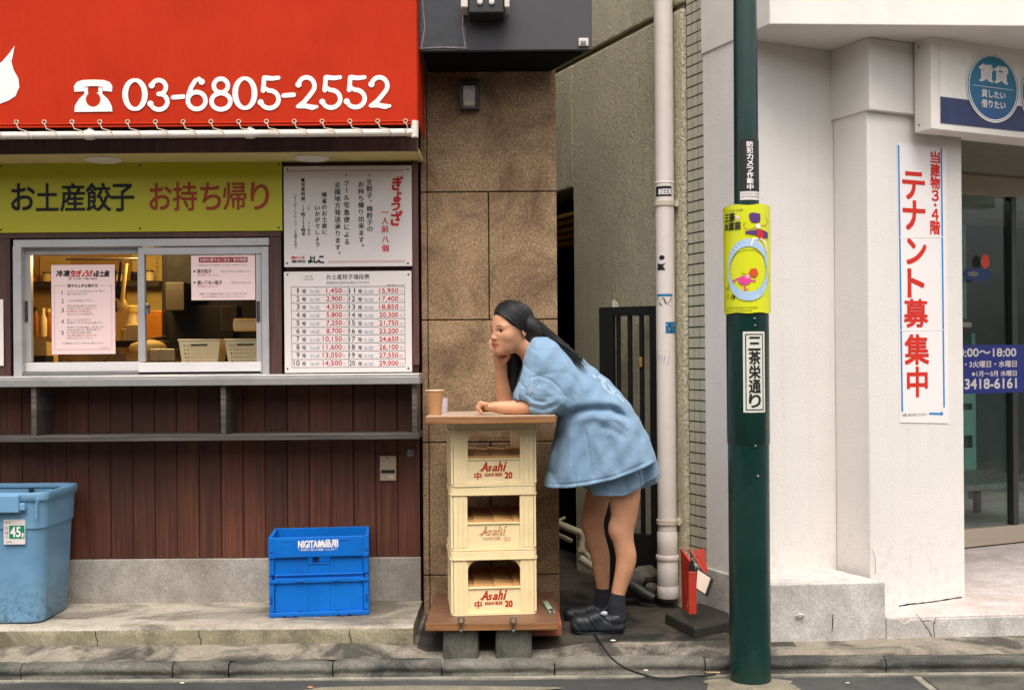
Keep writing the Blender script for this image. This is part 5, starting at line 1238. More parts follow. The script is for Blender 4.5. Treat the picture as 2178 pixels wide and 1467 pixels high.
# dark slab with a collapsed red sign stand
SYb = 5.06; zsl = pave_h(.7, 5.1)
mb = MB(); pl = [W(p, 1340, 1)*0 for p in ()]; c_ = [(.615, 5.26), (.90, 5.02), (1.05, 5.10), (1.02, 5.34), (.84, 5.42)]
gz = lambda p, q, z: (lambda d: (d.x*(z-HC)/d.z, (z-HC)/d.z))(ray(p, q))
c_ = [gz(1414, 1303, .15), gz(1478, 1335, .15), gz(1556, 1318, .15), gz(1545, 1290, .15), gz(1490, 1280, .15)]
mb.prism(c_, .085, .15, pm('black_rubber_base', lin(44, 40, 34), var=.3, scale=10, rough=.6, bump=.4, bscale=60)); o = mb.build('rubber_slab', bevel=.008); tag(o, 'black weighted slab between the downpipe and green pole', 'slab')
ss = thing('folded_sign', 'broken red-orange metal sign stand leaning on the black slab beside the downpipe', 'sign', W(1480, 1300, 5.2))
M_ro = pm('red_orange_paint', lin(178, 48, 24), var=.12, scale=14, rough=.45, dirt=.5, dirtcol=lin(90, 40, 30), dscale=14); M_dr2 = pm('dark_red_paint', lin(150, 38, 26), var=.2, scale=10, rough=.5)
def plate(m, pts, Ys, th, mat):
    P = [W(p[0], p[1], y) for p, y in zip(pts, Ys)]; m.hexa([q+Vector((0, th, 0)) for q in P], P, mat)
mb = MB(); plate(mb, ((1465, 1215), (1482, 1216), (1482, 1306), (1465, 1306)), (5.14, 5.14, 5.12, 5.12), .03, M_ro); mb.build('upright', ss, bevel=.003)
mb = MB(); plate(mb, ((1466, 1214), (1470, 1190), (1475, 1192), (1481, 1215)), (5.15,)*4, .015, M_black); mb.build('tip', ss)
mb = MB(); plate(mb, ((1448, 1168), (1470, 1195), (1461, 1300), (1452, 1296)), (5.30, 5.22, 5.2, 5.24), .012, M_dr2); mb.build('side_panel', ss, bevel=.002)
mb = MB(); plate(mb, ((1478, 1170), (1498, 1166), (1506, 1215), (1496, 1225)), (5.32, 5.34, 5.30, 5.26), .012, M_ro); mb.build('back_panel', ss, bevel=.002)
mb = MB(); mb.tube([W(1466, 1166, 5.26), W(1502, 1222, 5.2)], .006, M_ro, 8); mb.tube([W(1450, 1168, 5.24), W(1470, 1196, 5.18)], .006, M_ro, 8); mb.build('brace', ss, smooth=50)
mb = MB(); plate(mb, ((1484, 1207), (1519, 1232), (1506, 1270), (1480, 1252)), (5.16, 5.16, 5.14, 5.14), .045, M_black); mb.build('box_frame', ss, bevel=.006)
mb = MB(); plate(mb, ((1484, 1211), (1512, 1229), (1500, 1263), (1481, 1250)), (5.154, 5.154, 5.134, 5.134), .004, pm('cream_lens', lin(232, 206, 184), var=.06, scale=30, rough=.4)); mb.build('box_lens', ss, bevel=.002)
# cable
mb = MB(); pts = []
for p, q in ((1262, 1345), (1272, 1358), (1285, 1378), (1298, 1396), (1312, 1408), (1330, 1420), (1350, 1428), (1375, 1436), (1400, 1441), (1430, 1441), (1465, 1437), (1500, 1435), (1522, 1433)):
    z = .107 if q < 1385 else .095 if q < 1400 else .082 if q < 1412 else .074 if q < 1424 else .04 if q < 1432 else .012
    x, y = gz(p, q, z); pts.append((x, y, z))
mb.tube(pts, .0042, pm('black_cable', lin(30, 30, 30), rough=.45), 8); o = mb.build('cable', smooth=60); tag(o, 'thin black cable running from the shoes across the kerb to the pole', 'cable')
# litter
for i, (p, q, z, col_, lab, s_) in enumerate(((2124, 1421, .01, lin(206, 190, 150), 'crumpled pale scrap on the drain cover', .012), (388, 1452, .004, lin(232, 222, 210), 'white paper crumb on the road in front of the step', .006), (1304, 1362, .105, lin(214, 204, 190), 'white crumbs of litter beside the black cable', .008), (1374, 1425, .03, lin(226, 210, 190), 'white scrap under the cable at the kerb', .006), (1500, 1430, .01, lin(206, 170, 110), 'thin straw-coloured stick near the pole foot', .006), (660, 1462, .004, lin(190, 130, 84), 'small brown dead leaf on the road below the blue crate', .009), (600, 1443, .006, lin(120, 70, 44), 'tiny dark brown leaf on the gutter lip', .005), (1803, 1452, .004, lin(200, 190, 176), 'pale cigarette end on the road right of the pole', .006))):
    mb = MB(); x, y = gz(p, q, z)
    if 'stick' in lab: mb.tube([(x, y, z+.004), (x+.06, y-.012, z+.004)], .0028, pm('litter%d' % i, col_), 6)
    else: rock(mb, (x, y, z+s_*.3), s_, pm('litter%d' % i, col_), 1.6, 1, .4, i+3)
    o = mb.build('litter', smooth=40); tag(o, lab, 'litter', 'bits of litter on the ground', 'thing')
# ================================================================== lamp post with its notices
LY = 4.72; lpx = XX(1593.5, LY, 1440); 
lpx_b = XX(1593.5, LY, 1300); lpx_t = XX(1587, LY, 100); lpx = (lpx_b+lpx_t)/2
k = NB('dark_green_paint'); n1 = k.noise(6, 6, .65, co=k.mapped((1, 1, .5)))
c1 = k.ramp(n1, [(.3, lin(4, 38, 33)), (.7, lin(9, 52, 44))]); c1 = k.mix(k.ramp(k.noise(45, 5, .7), [(.68, 0.), (.76, .5)]), c1, lin(60, 110, 96))
k.col(c1); k.rough(k.ramp(k.noise(9, 4), [(.3, .24), (.7, .40)])); k.bump(k.noise(26, 5, .6), .1, .003); M_pole = k.m; k.set(Coat_Weight=.1)
zl = lambda p: ZZ(p, LY, 1592)
lp = thing('lamp_post', 'dark green painted steel lamp post with stickers at the kerb', 'lamp post', (lpx, LY, 0))
rb_, rm_, ru_ = .0835, .0865, .0505
mb = MB(); mb.lathe([(rb_, -.05), (rb_, zl(940))], (lpx, LY, 0), M_pole, 48)
mb.build('lower_tube', lp, smooth=50)
mb = MB(); mb.lathe([(rm_-.001, zl(942)), (rm_, zl(941)), (rm_, zl(520)), (rm_*.9, zl(500)), (ru_+.01, zl(450)), (ru_, zl(440))], (lpx, LY, 0), M_pole, 48); mb.build('sleeve', lp, smooth=35)
mb = MB(); mb.lathe([(ru_, zl(441)), (ru_*.93, zl(-60)), (ru_*.88, 6)], (lpx, LY, 0), M_pole, 40); mb.build('upper_tube', lp, smooth=50)
M_stl = pm('bare_steel', lin(190, 190, 186), metallic=.6, rough=.35)
for p, q in ((1607, 948), (1612, 1012), (1605, 677), (1606, 692)):
    mb = MB(); cyl = Cyl(lpx, LY, rm_ if q < 940 else rb_); x, z = cyp(p, q); c = cyl.at(x, z, 0)
    mb.lathe([(.004, -.002), (.0045, .003), (.002, .006)], c-Vector((0, .001, 0)), M_stl, 10, 'y'); mb.build('bolt', lp, smooth=50)
# camera-warning sticker
cyl = Cyl(lpx, LY, ru_*.965); cyl.px = cyp
m = MB(); M_ws = flat('warning_sticker_black', lin(44, 42, 40), .4)
a, b = cyp(1574, 350)[0], cyp(1616, 350)[0]
m.rect(cyl, a, b, cyp(1595, 404)[1], cyp(1595, 297)[1], .0025, M_ws, nx=10); m.rect(cyl, a+.001, b, cyp(1595, 425)[1], cyp(1595, 407)[1], .0025, M_board, nx=10); m.rect(cyl, a-.0005, b+.0005, cyp(1595, 428)[1], cyp(1595, 296)[1], .002, M_ws, nx=10)
for i, ch in enumerate('防犯カメラ作動中'):
    x = cyp(1595, 310)[0]; m.fit(cyl, ch, x-.0125, x+.0125, cyp(1595, 312.5+13.0*i)[1], cyp(1595, 301+13.0*i)[1], .003, M_whiteink, .02)
m.fit(cyl, '世田谷区三軒茶屋', a+.006, b-.006, cyp(1595, 413.5)[1], cyp(1595, 410)[1], .003, GREY); m.fit(cyl, '商店街振興組合', a+.006, b-.006, cyp(1595, 420)[1], cyp(1595, 416)[1], .003, GREY)
m.build('camera_sticker', lp)
# street-name plate
cyl = Cyl(lpx, LY, rm_); cyl.px = cyp
m = MB(); M_np = pm('name_plate_white', lin(214, 210, 196), var=.03, rough=.4)
a, b = cyp(1581, 790)[0], cyp(1626, 790)[0]; c_, e_ = cyp(1603, 877)[1], cyp(1603, 705)[1]
m.rect(cyl, a, b, c_, e_, .002, M_np, nx=10)
i_ = .009
for q in ((a+i_, b-i_, c_+i_, c_+i_+.004), (a+i_, b-i_, e_-i_-.004, e_-i_), (a+i_, a+i_+.004, c_+i_, e_-i_), (b-i_-.004, b-i_, c_+i_, e_-i_)): m.rect(cyl, *q, .0028, M_ink, nx=8)
xm = (a+b)/2; hh = (e_-c_-2*i_-.02)/5
for i, ch in enumerate('三茶栄通り'): m.fit(cyl, ch, xm-.023, xm+.023, e_-i_-.010-hh*(i+1)+.002, e_-i_-.010-hh*i-.003, .0028, M_ink, .022)
m.build('name_plate', lp)
# festival poster wrapped on the pole
R_p = .094; cyl = Cyl(lpx, LY, R_p); cyl.px = cyp
m = MB(); k = NB('lime_yellow_poster'); k.col(k.ramp(k.noise(4, 3), [(.3, lin(206, 208, 22)), (.7, lin(216, 216, 34))])); k.rough(.3); M_po = k.m
zA, zB = zl(667), zl(441); v = []; f = []; na = 36
for i in range(na+1):
    x = -R_p*1.75+R_p*3.5*i/na
    v += [cyl.at(x, zA+.002*math.sin(i*.6)), cyl.at(x*1.0, zB+.003*math.cos(i*.5), .0012*(1 if abs(x) > .12 else .3))]
f = [(2*i, 2*i+2, 2*i+3, 2*i+1) for i in range(na)]; m.add(v, f, M_po); m.add([p+(cyl.c+Vector((0, 0, p.z))-p).normalized()*.0012 for p in v], [q[::-1] for q in f], M_board)
po_ = m.build('festival_poster', smooth=60); tag(po_, 'lime yellow festival poster wrapped round the green lamp post', 'poster')
m = MB(); d0 = .0030
def PZ(P): return [cyp(*p) for p in P]
M_ltb = flat('poster_pale_blue', lin(168, 192, 214), .5); M_pur = flat('poster_purple', lin(92, 50, 110), .5); M_mag = flat('poster_pink', lin(220, 66, 140), .5); M_org = flat('poster_orange', lin(204, 76, 34), .5); M_gold = flat('poster_gold', lin(176, 124, 20), .5); M_skin_p = flat('poster_cream', lin(240, 226, 216), .5)
x_, z_ = cyp(1592, 573); x2, _ = cyp(1630, 573); rx_ = x2-x_
loop = [(x_+rx_*1.02*math.cos(a), z_+.108*math.sin(a)) for a in [i*2*math.pi/36 for i in range(37)]]
m.ribbon(cyl, loop, [.006+.030*max(0, -math.sin(a))+.026*max(0, math.sin(a)) for a in [i*2*math.pi/36 for i in range(37)]], d0, M_ltb, .00002, cap=False)
m.ribbon(cyl, PZ([(1554, 582), (1551, 605), (1560, 622), (1580, 632), (1602, 632), (1620, 622), (1632, 602), (1634, 580)]), .0016, d0+.0002, M_ink); m.ribbon(cyl, PZ([(1556, 556), (1566, 540), (1584, 532), (1606, 532), (1624, 545), (1632, 570)]), .0016, d0+.0002, M_ink)
# generic tumbling figures of the poster, as plain colour shapes
m.ellipse(cyl, *cyp(1607, 470), .020, .007, d0+.0003, M_pur, 14); m.poly(cyl, PZ([(1595, 468), (1593, 455), (1601, 452), (1616, 455), (1617, 468)]), d0+.00032, M_pur)
m.ellipse(cyl, *cyp(1612, 481), .011, .010, d0+.0003, M_skin_p, 12); m.poly(cyl, PZ([(1585, 492), (1605, 489), (1618, 488), (1632, 495), (1632, 508), (1618, 503), (1606, 500), (1586, 497)]), d0+.00028, M_pur); m.poly(cyl, PZ([(1610, 490), (1621, 489), (1624, 508), (1611, 508)]), d0+.00034, M_redink)
m.ribbon(cyl, PZ([(1612, 508), (1602, 508), (1598, 520)]), .007, d0+.0003, M_skin_p); m.ribbon(cyl, PZ([(1618, 508), (1626, 516), (1630, 534)]), .007, d0+.00036, M_skin_p); m.ribbon(cyl, PZ([(1608, 483), (1596, 488), (1584, 486), (1582, 476), (1587, 474)]), .003, d0+.00038, M_gold)
m.ribbon(cyl, PZ([(1618, 480), (1628, 480), (1632, 470), (1629, 463)]), .003, d0+.00038, M_gold)
m.ellipse(cyl, *cyp(1584, 596), .026, .019, d0+.0003, M_mag, 12); m.ribbon(cyl, PZ([(1572, 592), (1560, 598)]), .006, d0+.00034, M_mag); m.ribbon(cyl, PZ([(1584, 608), (1584, 618), (1590, 614)]), .006, d0+.00036, M_mag); m.ribbon(cyl, PZ([(1592, 596), (1606, 597)]), .006, d0+.00036, M_mag); m.ellipse(cyl, *cyp(1590, 588), .010, .009, d0+.0004, flat('poster_blush', lin(236, 150, 170), .5), 12)
m.poly(cyl, PZ([(1592, 582), (1597, 572), (1608, 570), (1613, 582), (1606, 590), (1598, 588)])[::-1], d0+.00042, M_org); m.poly(cyl, PZ([(1578, 580), (1582, 568), (1592, 576), (1590, 584)])[::-1], d0+.00043, M_po)
for t_, a, b, c_, e_ in (('三茶', 1544, 1564, 453, 471), ('大道芸', 1543, 1576, 473, 489)): m.fit(cyl, t_, cyp(a, 470)[0], cyp(b, 470)[0], cyp(1560, e_)[1], cyp(1560, c_)[1], d0, M_ink, .035)
m.ellipse(cyl, *cyp(1570, 463), .008, .009, d0, M_skin_p, 14); m.fit(cyl, 'de', cyp(1567, 463)[0], cyp(1573, 463)[0], cyp(1570, 466)[1], cyp(1570, 460)[1], d0+.0001, M_mag)
m.fit(cyl, '2019 三軒茶屋 10月開催', cyp(1545, 447)[0], cyp(1581, 447)[0], cyp(1560, 450)[1], cyp(1560, 446)[1], d0, M_ink)
m.fit(cyl, '19', cyp(1556, 631)[0], cyp(1564, 631)[0], cyp(1560, 637)[1], cyp(1560, 627)[1], d0, M_ink, .02); m.fit(cyl, '土', cyp(1547, 631)[0], cyp(1553, 631)[0], cyp(1560, 633)[1], cyp(1560, 623)[1], d0, M_ink); m.fit(cyl, '10', cyp(1546, 611)[0], cyp(1551, 611)[0], cyp(1560, 617)[1], cyp(1560, 609)[1], d0, M_ink)
m.fit(cyl, '主催 三茶実行委員会 後援 世田谷区 協力 商店街振興組合', cyp(1546, 655)[0], cyp(1612, 655)[0], cyp(1580, 656)[1], cyp(1580, 652)[1], d0, M_ink); m.fit(cyl, 'お問い合わせ 三軒茶屋銀座商店街', cyp(1546, 661)[0], cyp(1600, 661)[0], cyp(1580, 662)[1], cyp(1580, 659)[1], d0, M_ink)
m.build('poster_print', po_)
# ================================================================== the person: volumes blended into one skin, clothes as separate volumes
class Field:
    def __init__(s, lo, hi, h):
        s.lo = np.array(lo, float); s.h = h; s.n = np.ceil((np.array(hi)-s.lo)/h).astype(int)+1
        s.ax = [(s.lo[i]+h*np.arange(s.n[i])).astype(np.float32) for i in range(3)]
        s.v = np.full(tuple(s.n), .08, np.float32)
    def sl(s, lo, hi):
        a = np.clip(np.floor((np.array(lo)-s.lo)/s.h).astype(int), 0, s.n-1); b = np.clip(np.ceil((np.array(hi)-s.lo)/s.h).astype(int)+1, 1, s.n)
        sl = tuple(slice(i, max(i+1, j)) for i, j in zip(a, b))
        return sl, s.ax[0][sl[0]][:, None, None], s.ax[1][sl[1]][None, :, None], s.ax[2][sl[2]][None, None, :]
    def put(s, sl, d, k, mode='u'):
        v = s.v[sl]
        if mode == 's': d = -d; s.v[sl] = smax(v, d, k)
        elif mode == 'i': s.v[sl] = smax(v, d, k)
        else: s.v[sl] = smin(v, d, k)
    def cone(s, a, b, ra, rb, k=.012, mode='u'):
        """tapered capsule"""
        a, b = np.array(a, float), np.array(b, float); m = max(ra, rb)+.04
        sl, X, Y, Z = s.sl(np.minimum(a, b)-m, np.maximum(a, b)+m)
        ba = b-a; L2 = float(ba@ba)
        t = np.clip(((X-a[0])*ba[0]+(Y-a[1])*ba[1]+(Z-a[2])*ba[2])/L2, 0, 1)
        d = np.sqrt((X-a[0]-t*ba[0])**2+(Y-a[1]-t*ba[1])**2+(Z-a[2]-t*ba[2])**2)-(ra+(rb-ra)*t)
        s.put(sl, d, k, mode)
    def chain(s, pts, rs, k=.012, mode='u'):
        for i in range(len(pts)-1): s.cone(pts[i], pts[i+1], rs[i], rs[i+1], k, mode)
    def limb(s, pts, rs, k=.012, mode='u', n=6):
        """one smooth tapering limb through the joints"""
        P = np.array([list(p)+[r] for p, r in zip(pts, rs)], float); P = np.vstack([2*P[0]-P[1], P, 2*P[-1]-P[-2]]); D_ = []
        for i in range(1, len(P)-2):
            for j in range(n):
                t = j/n; a, b, c, d = P[i-1:i+3]; D_.append(.5*(2*b+(c-a)*t+(2*a-5*b+4*c-d)*t*t+(3*b-a-3*c+d)*t**3))
        D_.append(P[-2]); D_ = np.array(D_); m = D_[:, 3].max()+.04
        sl, X, Y, Z = s.sl(D_[:, :3].min(0)-m, D_[:, :3].max(0)+m); out = None
        for q in range(len(D_)-1):
            a, b, ra, rb = D_[q, :3], D_[q+1, :3], D_[q, 3], D_[q+1, 3]; ba = b-a; L2 = float(ba@ba)+1e-12
            t = np.clip(((X-a[0])*ba[0]+(Y-a[1])*ba[1]+(Z-a[2])*ba[2])/L2, 0, 1)
            d = (np.sqrt((X-a[0]-t*ba[0])**2+(Y-a[1]-t*ba[1])**2+(Z-a[2]-t*ba[2])**2)-(ra+(rb-ra)*t)).astype(np.float32)
            out = d if out is None else np.minimum(out, d)
        s.put(sl, out, k, mode)
    def ell(s, c, r, M=None, k=.012, mode='u'):
        """ellipsoid; rows of M are its axes"""
        c = np.array(c, float); M = np.eye(3) if M is None else M; m = max(r)+.04
        sl, X, Y, Z = s.sl(c-m, c+m); X, Y, Z = X-c[0], Y-c[1], Z-c[2]
        p = [(M[i][0]*X+M[i][1]*Y+M[i][2]*Z)/r[i] for i in range(3)]
        k0 = np.sqrt(p[0]**2+p[1]**2+p[2]**2); k1 = np.sqrt((p[0]/r[0])**2+(p[1]/r[1])**2+(p[2]/r[2])**2)
        s.put(sl, k0*(k0-1)/np.maximum(k1, 1e-6), k, mode)
    def puff(s, poly, Yc, b, R_, k=.01, mode='u', disp=None):
        """rounded cushion: an xz outline inflated along y"""
        P = np.array([(q.x, q.z) for q in [W(p[0], p[1], Yc) for p in poly]])
        lo = (P[:, 0].min()-.05, Yc-b-.05, P[:, 1].min()-.05); hi = (P[:, 0].max()+.05, Yc+b+.05, P[:, 1].max()+.05)
        sl, X, Y, Z = s.sl(lo, hi)
        d2 = poly_sd(P, X[:, :, 0], Z[0, 0][None, :]); ins = (d2[:, None, :]+R_).astype(np.float32)
        qy = np.abs(Y-Yc)*(R_/b if b < R_ else 1.)-(0 if b < R_ else b-R_)
        d = np.sqrt(np.maximum(ins, 0)**2+np.maximum(qy, 0)**2)+np.minimum(np.maximum(ins, qy), 0)-R_
        if disp is not None: d = d+disp(X, Y, Z)
        s.put(sl, d.astype(np.float32), k, mode)
    def mesh(s):
        v = s.v; n = np.array(v.shape)-1; neg = v < 0
        cnt = np.zeros(tuple(n), np.uint8)
        for i in (0, 1):
            for j in (0, 1):
                for k in (0, 1): cnt += neg[i:n[0]+i, j:n[1]+j, k:n[2]+k]
        act = np.argwhere((cnt > 0) & (cnt < 8)); idx = np.full(tuple(n), -1, np.int32); idx[tuple(act.T)] = np.arange(len(act))
        acc = np.zeros((len(act), 3)); num = np.zeros(len(act))
        for axis in range(3):
            for u in (0, 1):
                for w_ in (0, 1):
                    o = np.zeros(3, int); oth = [q for q in range(3) if q != axis]; o[oth[0]] = u; o[oth[1]] = w_
                    a = act+o; b = a.copy(); b[:, axis] += 1
                    va = v[tuple(a.T)].astype(float); vb = v[tuple(b.T)].astype(float); m = (va < 0) != (vb < 0)
                    t = np.where(m, va/np.where(m, va-vb, 1), 0); p = o+np.zeros((len(act), 3)); p[:, axis] += t
                    acc += p*m[:, None]; num += m
        V_ = (act+acc/num[:, None])*s.h+s.lo
        Q = []
        for axis in range(3):
            a = [slice(None)]*3; b = [slice(None)]*3; a[axis] = slice(0, -1); b[axis] = slice(1, None)
            na, nb = neg[tuple(a)], neg[tuple(b)]; c = np.argwhere(na != nb); o1, o2 = [(1, 2), (2, 0), (0, 1)][axis]
            ok = (c[:, o1] > 0) & (c[:, o2] > 0) & (c[:, o1] < n[o1]) & (c[:, o2] < n[o2]); c = c[ok]; fl = na[tuple(c.T)]
            q = []
            for d1, d2 in ((0, 0), (1, 0), (1, 1), (0, 1)):
                e = c.copy(); e[:, o1] -= d1; e[:, o2] -= d2; q.append(idx[tuple(e.T)])
            q = np.stack(q, 1); q[~fl] = q[~fl][:, ::-1]; Q.append(q)
        Q = np.concatenate(Q); Q = Q[(Q >= 0).all(1)]
        return V_, Q
def smin(a, b, k):
    if k <= 0: return np.minimum(a, b)
    h = np.clip(.5+.5*(b-a)/k, 0, 1); return (b+(a-b)*h-k*h*(1-h)).astype(np.float32)
def smax(a, b, k): return -smin(-a, -b, k)
def poly_sd(P, X, Z):
    d = None; inside = None
    n = len(P); shape = np.broadcast(X, Z).shape; d = np.full(shape, 1e9); ins = np.zeros(shape, bool)
    for i in range(n):
        a, b = P[i], P[(i+1) % n]; e = b-a; t = np.clip(((X-a[0])*e[0]+(Z-a[1])*e[1])/(e@e), 0, 1)
        d = np.minimum(d, (X-a[0]-t*e[0])**2+(Z-a[1]-t*e[1])**2)
        c = (a[1] > Z) != (b[1] > Z); xi = a[0]+(Z-a[1])/(e[1] if abs(e[1]) > 1e-12 else 1e-12)*e[0]; ins ^= c & (X < xi)
    return np.where(ins, -1, 1)*np.sqrt(d)
def smooth_mesh(V_, Q, it=2, lam=.5):
    n = len(V_); E = np.concatenate([Q[:, [0, 1]], Q[:, [1, 2]], Q[:, [2, 3]], Q[:, [3, 0]]])
    for _ in range(it):
        acc = np.zeros_like(V_); num = np.zeros(n)
        for a, b in ((0, 1), (1, 0)):
            for c in range(3): acc[:, c] += np.bincount(E[:, a], V_[E[:, b], c], n)
            num += np.bincount(E[:, a], minlength=n)
        V_ = V_+lam*(acc/num[:, None]-V_)
    return V_
def mesh_obj(name, V_, Q, mats, parent=None, mat_idx=None, origin=None):
    org = wloc(parent) if parent is not None else np.array(origin, float)
    me = bpy.data.meshes.new(name); me.from_pydata((V_-org).tolist(), [], Q.tolist())
    for m in mats: me.materials.append(m)
    if mat_idx is not None: me.polygons.foreach_set('material_index', mat_idx.astype(np.int32))
    me.polygons.foreach_set('use_smooth', [True]*len(Q)); me.update()
    o = bpy.data.objects.new(name, me); COL.objects.link(o)
    if parent is not None: o.parent = parent
    else: o.location = org
    return o
def w3(p, q, y): return np.array(W(p, q, y))
# ------------------------------------------------------------------ head frame
th, pt = math.radians(36), math.radians(4)
hf = np.array([-math.cos(th)*math.cos(pt), -math.sin(th)*math.cos(pt), -math.sin(pt)])
hl = np.array([math.sin(th), -math.cos(th), 0.])                    # her left, the camera side
hu = np.cross(hf, hl); hu /= np.linalg.norm(hu); hu *= np.sign(hu[2])
HM = np.array([hf, hl, hu]); HYc = 5.13; Hc = w3(1086, 701, HYc)
def hp(f, l, u): return Hc+(f*hf+l*hl+u*hu)*.0103                    # centimetres in the head's own axes
cm = .0103
def he(B, f, l, u, rf, rl, ru, k=.01, mode='u', M=None): B.ell(hp(f, l, u), (rf*cm, rl*cm, ru*cm), HM if M is None else M, k, mode)
def hc(B, a, b, ra, rb, k=.004, mode='u'): B.cone(hp(*a), hp(*b), ra*cm, rb*cm, k, mode)
Bd = Field((-.22, 4.86, .09), (.68, 5.52, 1.60), .0036)
# legs
NY, FY_ = 5.14, 5.38
ground = pave_h(.5, 5.2)
def leg(pts, Y): Bd.limb([w3(p, q, Y) for p, q, r in pts], [r for p, q, r in pts], .006)
leg([(1330, 975, .08), (1329, 1045, .070), (1328, 1090, .060), (1324, 1128, .051), (1327, 1155, .046), (1332, 1182, .046), (1329, 1208, .042), (1321, 1238, .035), (1314, 1268, .031), (1312, 1305, .034)], NY)
leg([(1320, 975, .08), (1277, 1045, .060), (1267, 1080, .053), (1262, 1110, .049), (1266, 1140, .047), (1276, 1178, .045), (1279, 1205, .041), (1281, 1228, .035), (1282, 1256, .029), (1280, 1295, .032)], FY_)
Bd.ell(w3(1313, 1124, NY), (.036, .036, .044), None, .03); Bd.ell(w3(1256, 1106, FY_), (.038, .038, .046), None, .03)
for (p, q, Y) in ((1300, 1330, NY), (1262, 1306, FY_)): Bd.cone(w3(p, q, Y), w3(p-32, q+2, Y), .026, .018, .012)
# trunk
Bd.chain([w3(1325, 965, 5.25), w3(1278, 905, 5.22), w3(1212, 830, 5.18), w3(1168, 780, 5.16)], [.105, .085, .085, .07], .02)
Bd.cone(w3(1165, 775, 5.03), w3(1160, 778, 5.30), .045, .045, .02)
Bd.chain([w3(1158, 775, 5.155), w3(1128, 742, 5.15), hp(-3.2, 0, -3.5)], [.07, .052, .052], .02)
# head
he(Bd, -1.0, 0, 3.0, 9.2, 7.1, 8.6, .02); he(Bd, 2.4, 0, -2.6, 6.5, 5.8, 8.0, .03); he(Bd, 3.7, 0, -6.8, 4.5, 3.7, 3.5, .02)
he(Bd, 6.6, 0, -9.0, 1.7, 2.0, 1.5, .018)
for s_ in (1, -1):
    he(Bd, 4.7, s_*3.95, -2.3, 2.4, 2.0, 2.3, .02); he(Bd, 6.0, s_*3.0, 1.7, 1.6, 2.2, 1.0, .016)
    he(Bd, 8.7, s_*3.2, -.15, 1.35, 1.7, .95, .008, 's'); he(Bd, 6.05, s_*3.15, -.25, 1.35, 1.75, 1.2, .003)
    E_ = np.array([hf*.94+hl*s_*-.34*-1, hl*s_, hu]); ex_ = hl*s_*.90-hf*.44; ef = np.cross(hu, ex_)
    EM = np.array([ef, ex_, hu]); Bd.ell(hp(-2.2, s_*6.95, -.6), (1.75*cm, .62*cm, 3.0*cm), EM, .004); Bd.ell(hp(-1.9, s_*7.75, -.2), (.95*cm, .5*cm, 1.7*cm), EM, .003, 's')
hc(Bd, (7.7, 0, .9), (9.3, 0, -2.7), .62, .80, .008); he(Bd, 9.6, 0, -2.95, .85, .88, .75, .006)
for s_ in (1, -1): he(Bd, 8.6, s_*1.1, -3.3, .95, .62, .62, .005); he(Bd, 8.8, s_*.62, -3.85, .4, .3, .3, .002, 's')
for s_ in (1, -1):
    hc(Bd, (8.55, 0, -5.4), (7.65, s_*2.1, -5.9), .48, .2, .005); hc(Bd, (8.4, 0, -6.45), (7.6, s_*1.8, -6.1), .55, .22, .005)
hc(Bd, (9.0, -1.4, -5.95), (9.0, 1.4, -5.95), .14, .14, .002, 's')
# near arm, lying on the bar top
nA = 4.975
Arm = Field((-.22, 4.86, .95), (.40, 5.44, 1.50), .0036)
Arm.limb([w3(1164, 775, 5.04), w3(1152, 845, 4.995), w3(1136, 862, 4.985), w3(1112, 866, 4.975), w3(1085, 867, nA), w3(1056, 866, nA)], [.04, .032, .031, .032, .030, .0245], .004)
Arm.ell(w3(1042, 865, nA), (.034, .036, .0185), None, .012)
for i, dy in enumerate((-.030, -.0105, .0095, .0285)):                # four curled fingers: knuckle, middle joint, tip tucked under
    a = w3(1034, 860, nA+dy); b = w3(1023.5-[0, 2, 1.5, -1][i]*.8, 857+abs(i-1.5)*.8, nA+dy*1.03); c = w3(1017.5-[0, 1.5, 1, -1.5][i], 868, nA+dy); d_ = w3(1024, 876.5, nA+dy*.95)
    Arm.chain([a, b, c, d_], [.0105, .0105, .009, .008], .0035)
Arm.chain([w3(1048, 869, nA+.034), w3(1037, 871, nA+.044), w3(1026, 873, nA+.036)], [.012, .0095, .008], .004)
# far arm, elbow on the bar top, chin in the palm
Arm.chain([w3(1155, 772, 5.31), w3(1092, 862, 5.27), w3(1080, 866, 5.255)], [.048, .042, .036], .01)
Arm.limb([w3(1078, 865, 5.25), w3(1073, 845, 5.24), w3(1067, 805, 5.21), w3(1066, 777, 5.185)], [.036, .037, .030, .0245], .006)
pc = hp(5.0, -2.2, -9.9)
Arm.chain([w3(1066, 777, 5.185), w3(1064, 766, 5.175), w3(1060, 758, 5.17)], [.024, .027, .025], .01)
for i, l in enumerate((-3.2, -4.7, -6.0, -7.0)):                        # fingers lie along the far cheek
    a = hp(6.6-.9*i, l+.8, -9.6-.1*i); b = hp(7.6-1.2*i, l-1.0, -7.6); c = hp(7.6-1.5*i, l-1.6, -5.4+.2*i); d_ = hp(6.6-1.6*i, l-1.6, -3.4+[.3, .5, 0, -1][i])
    Arm.chain([a, b, c, d_], [.0095, .009, .0085, .007], .004)
Arm.chain([w3(1070, 770, 5.165), w3(1077, 764, 5.15), w3(1083, 757, 5.14)], [.013, .0105, .008], .004)
a0 = np.round((Arm.lo-Bd.lo)/Bd.h).astype(int)
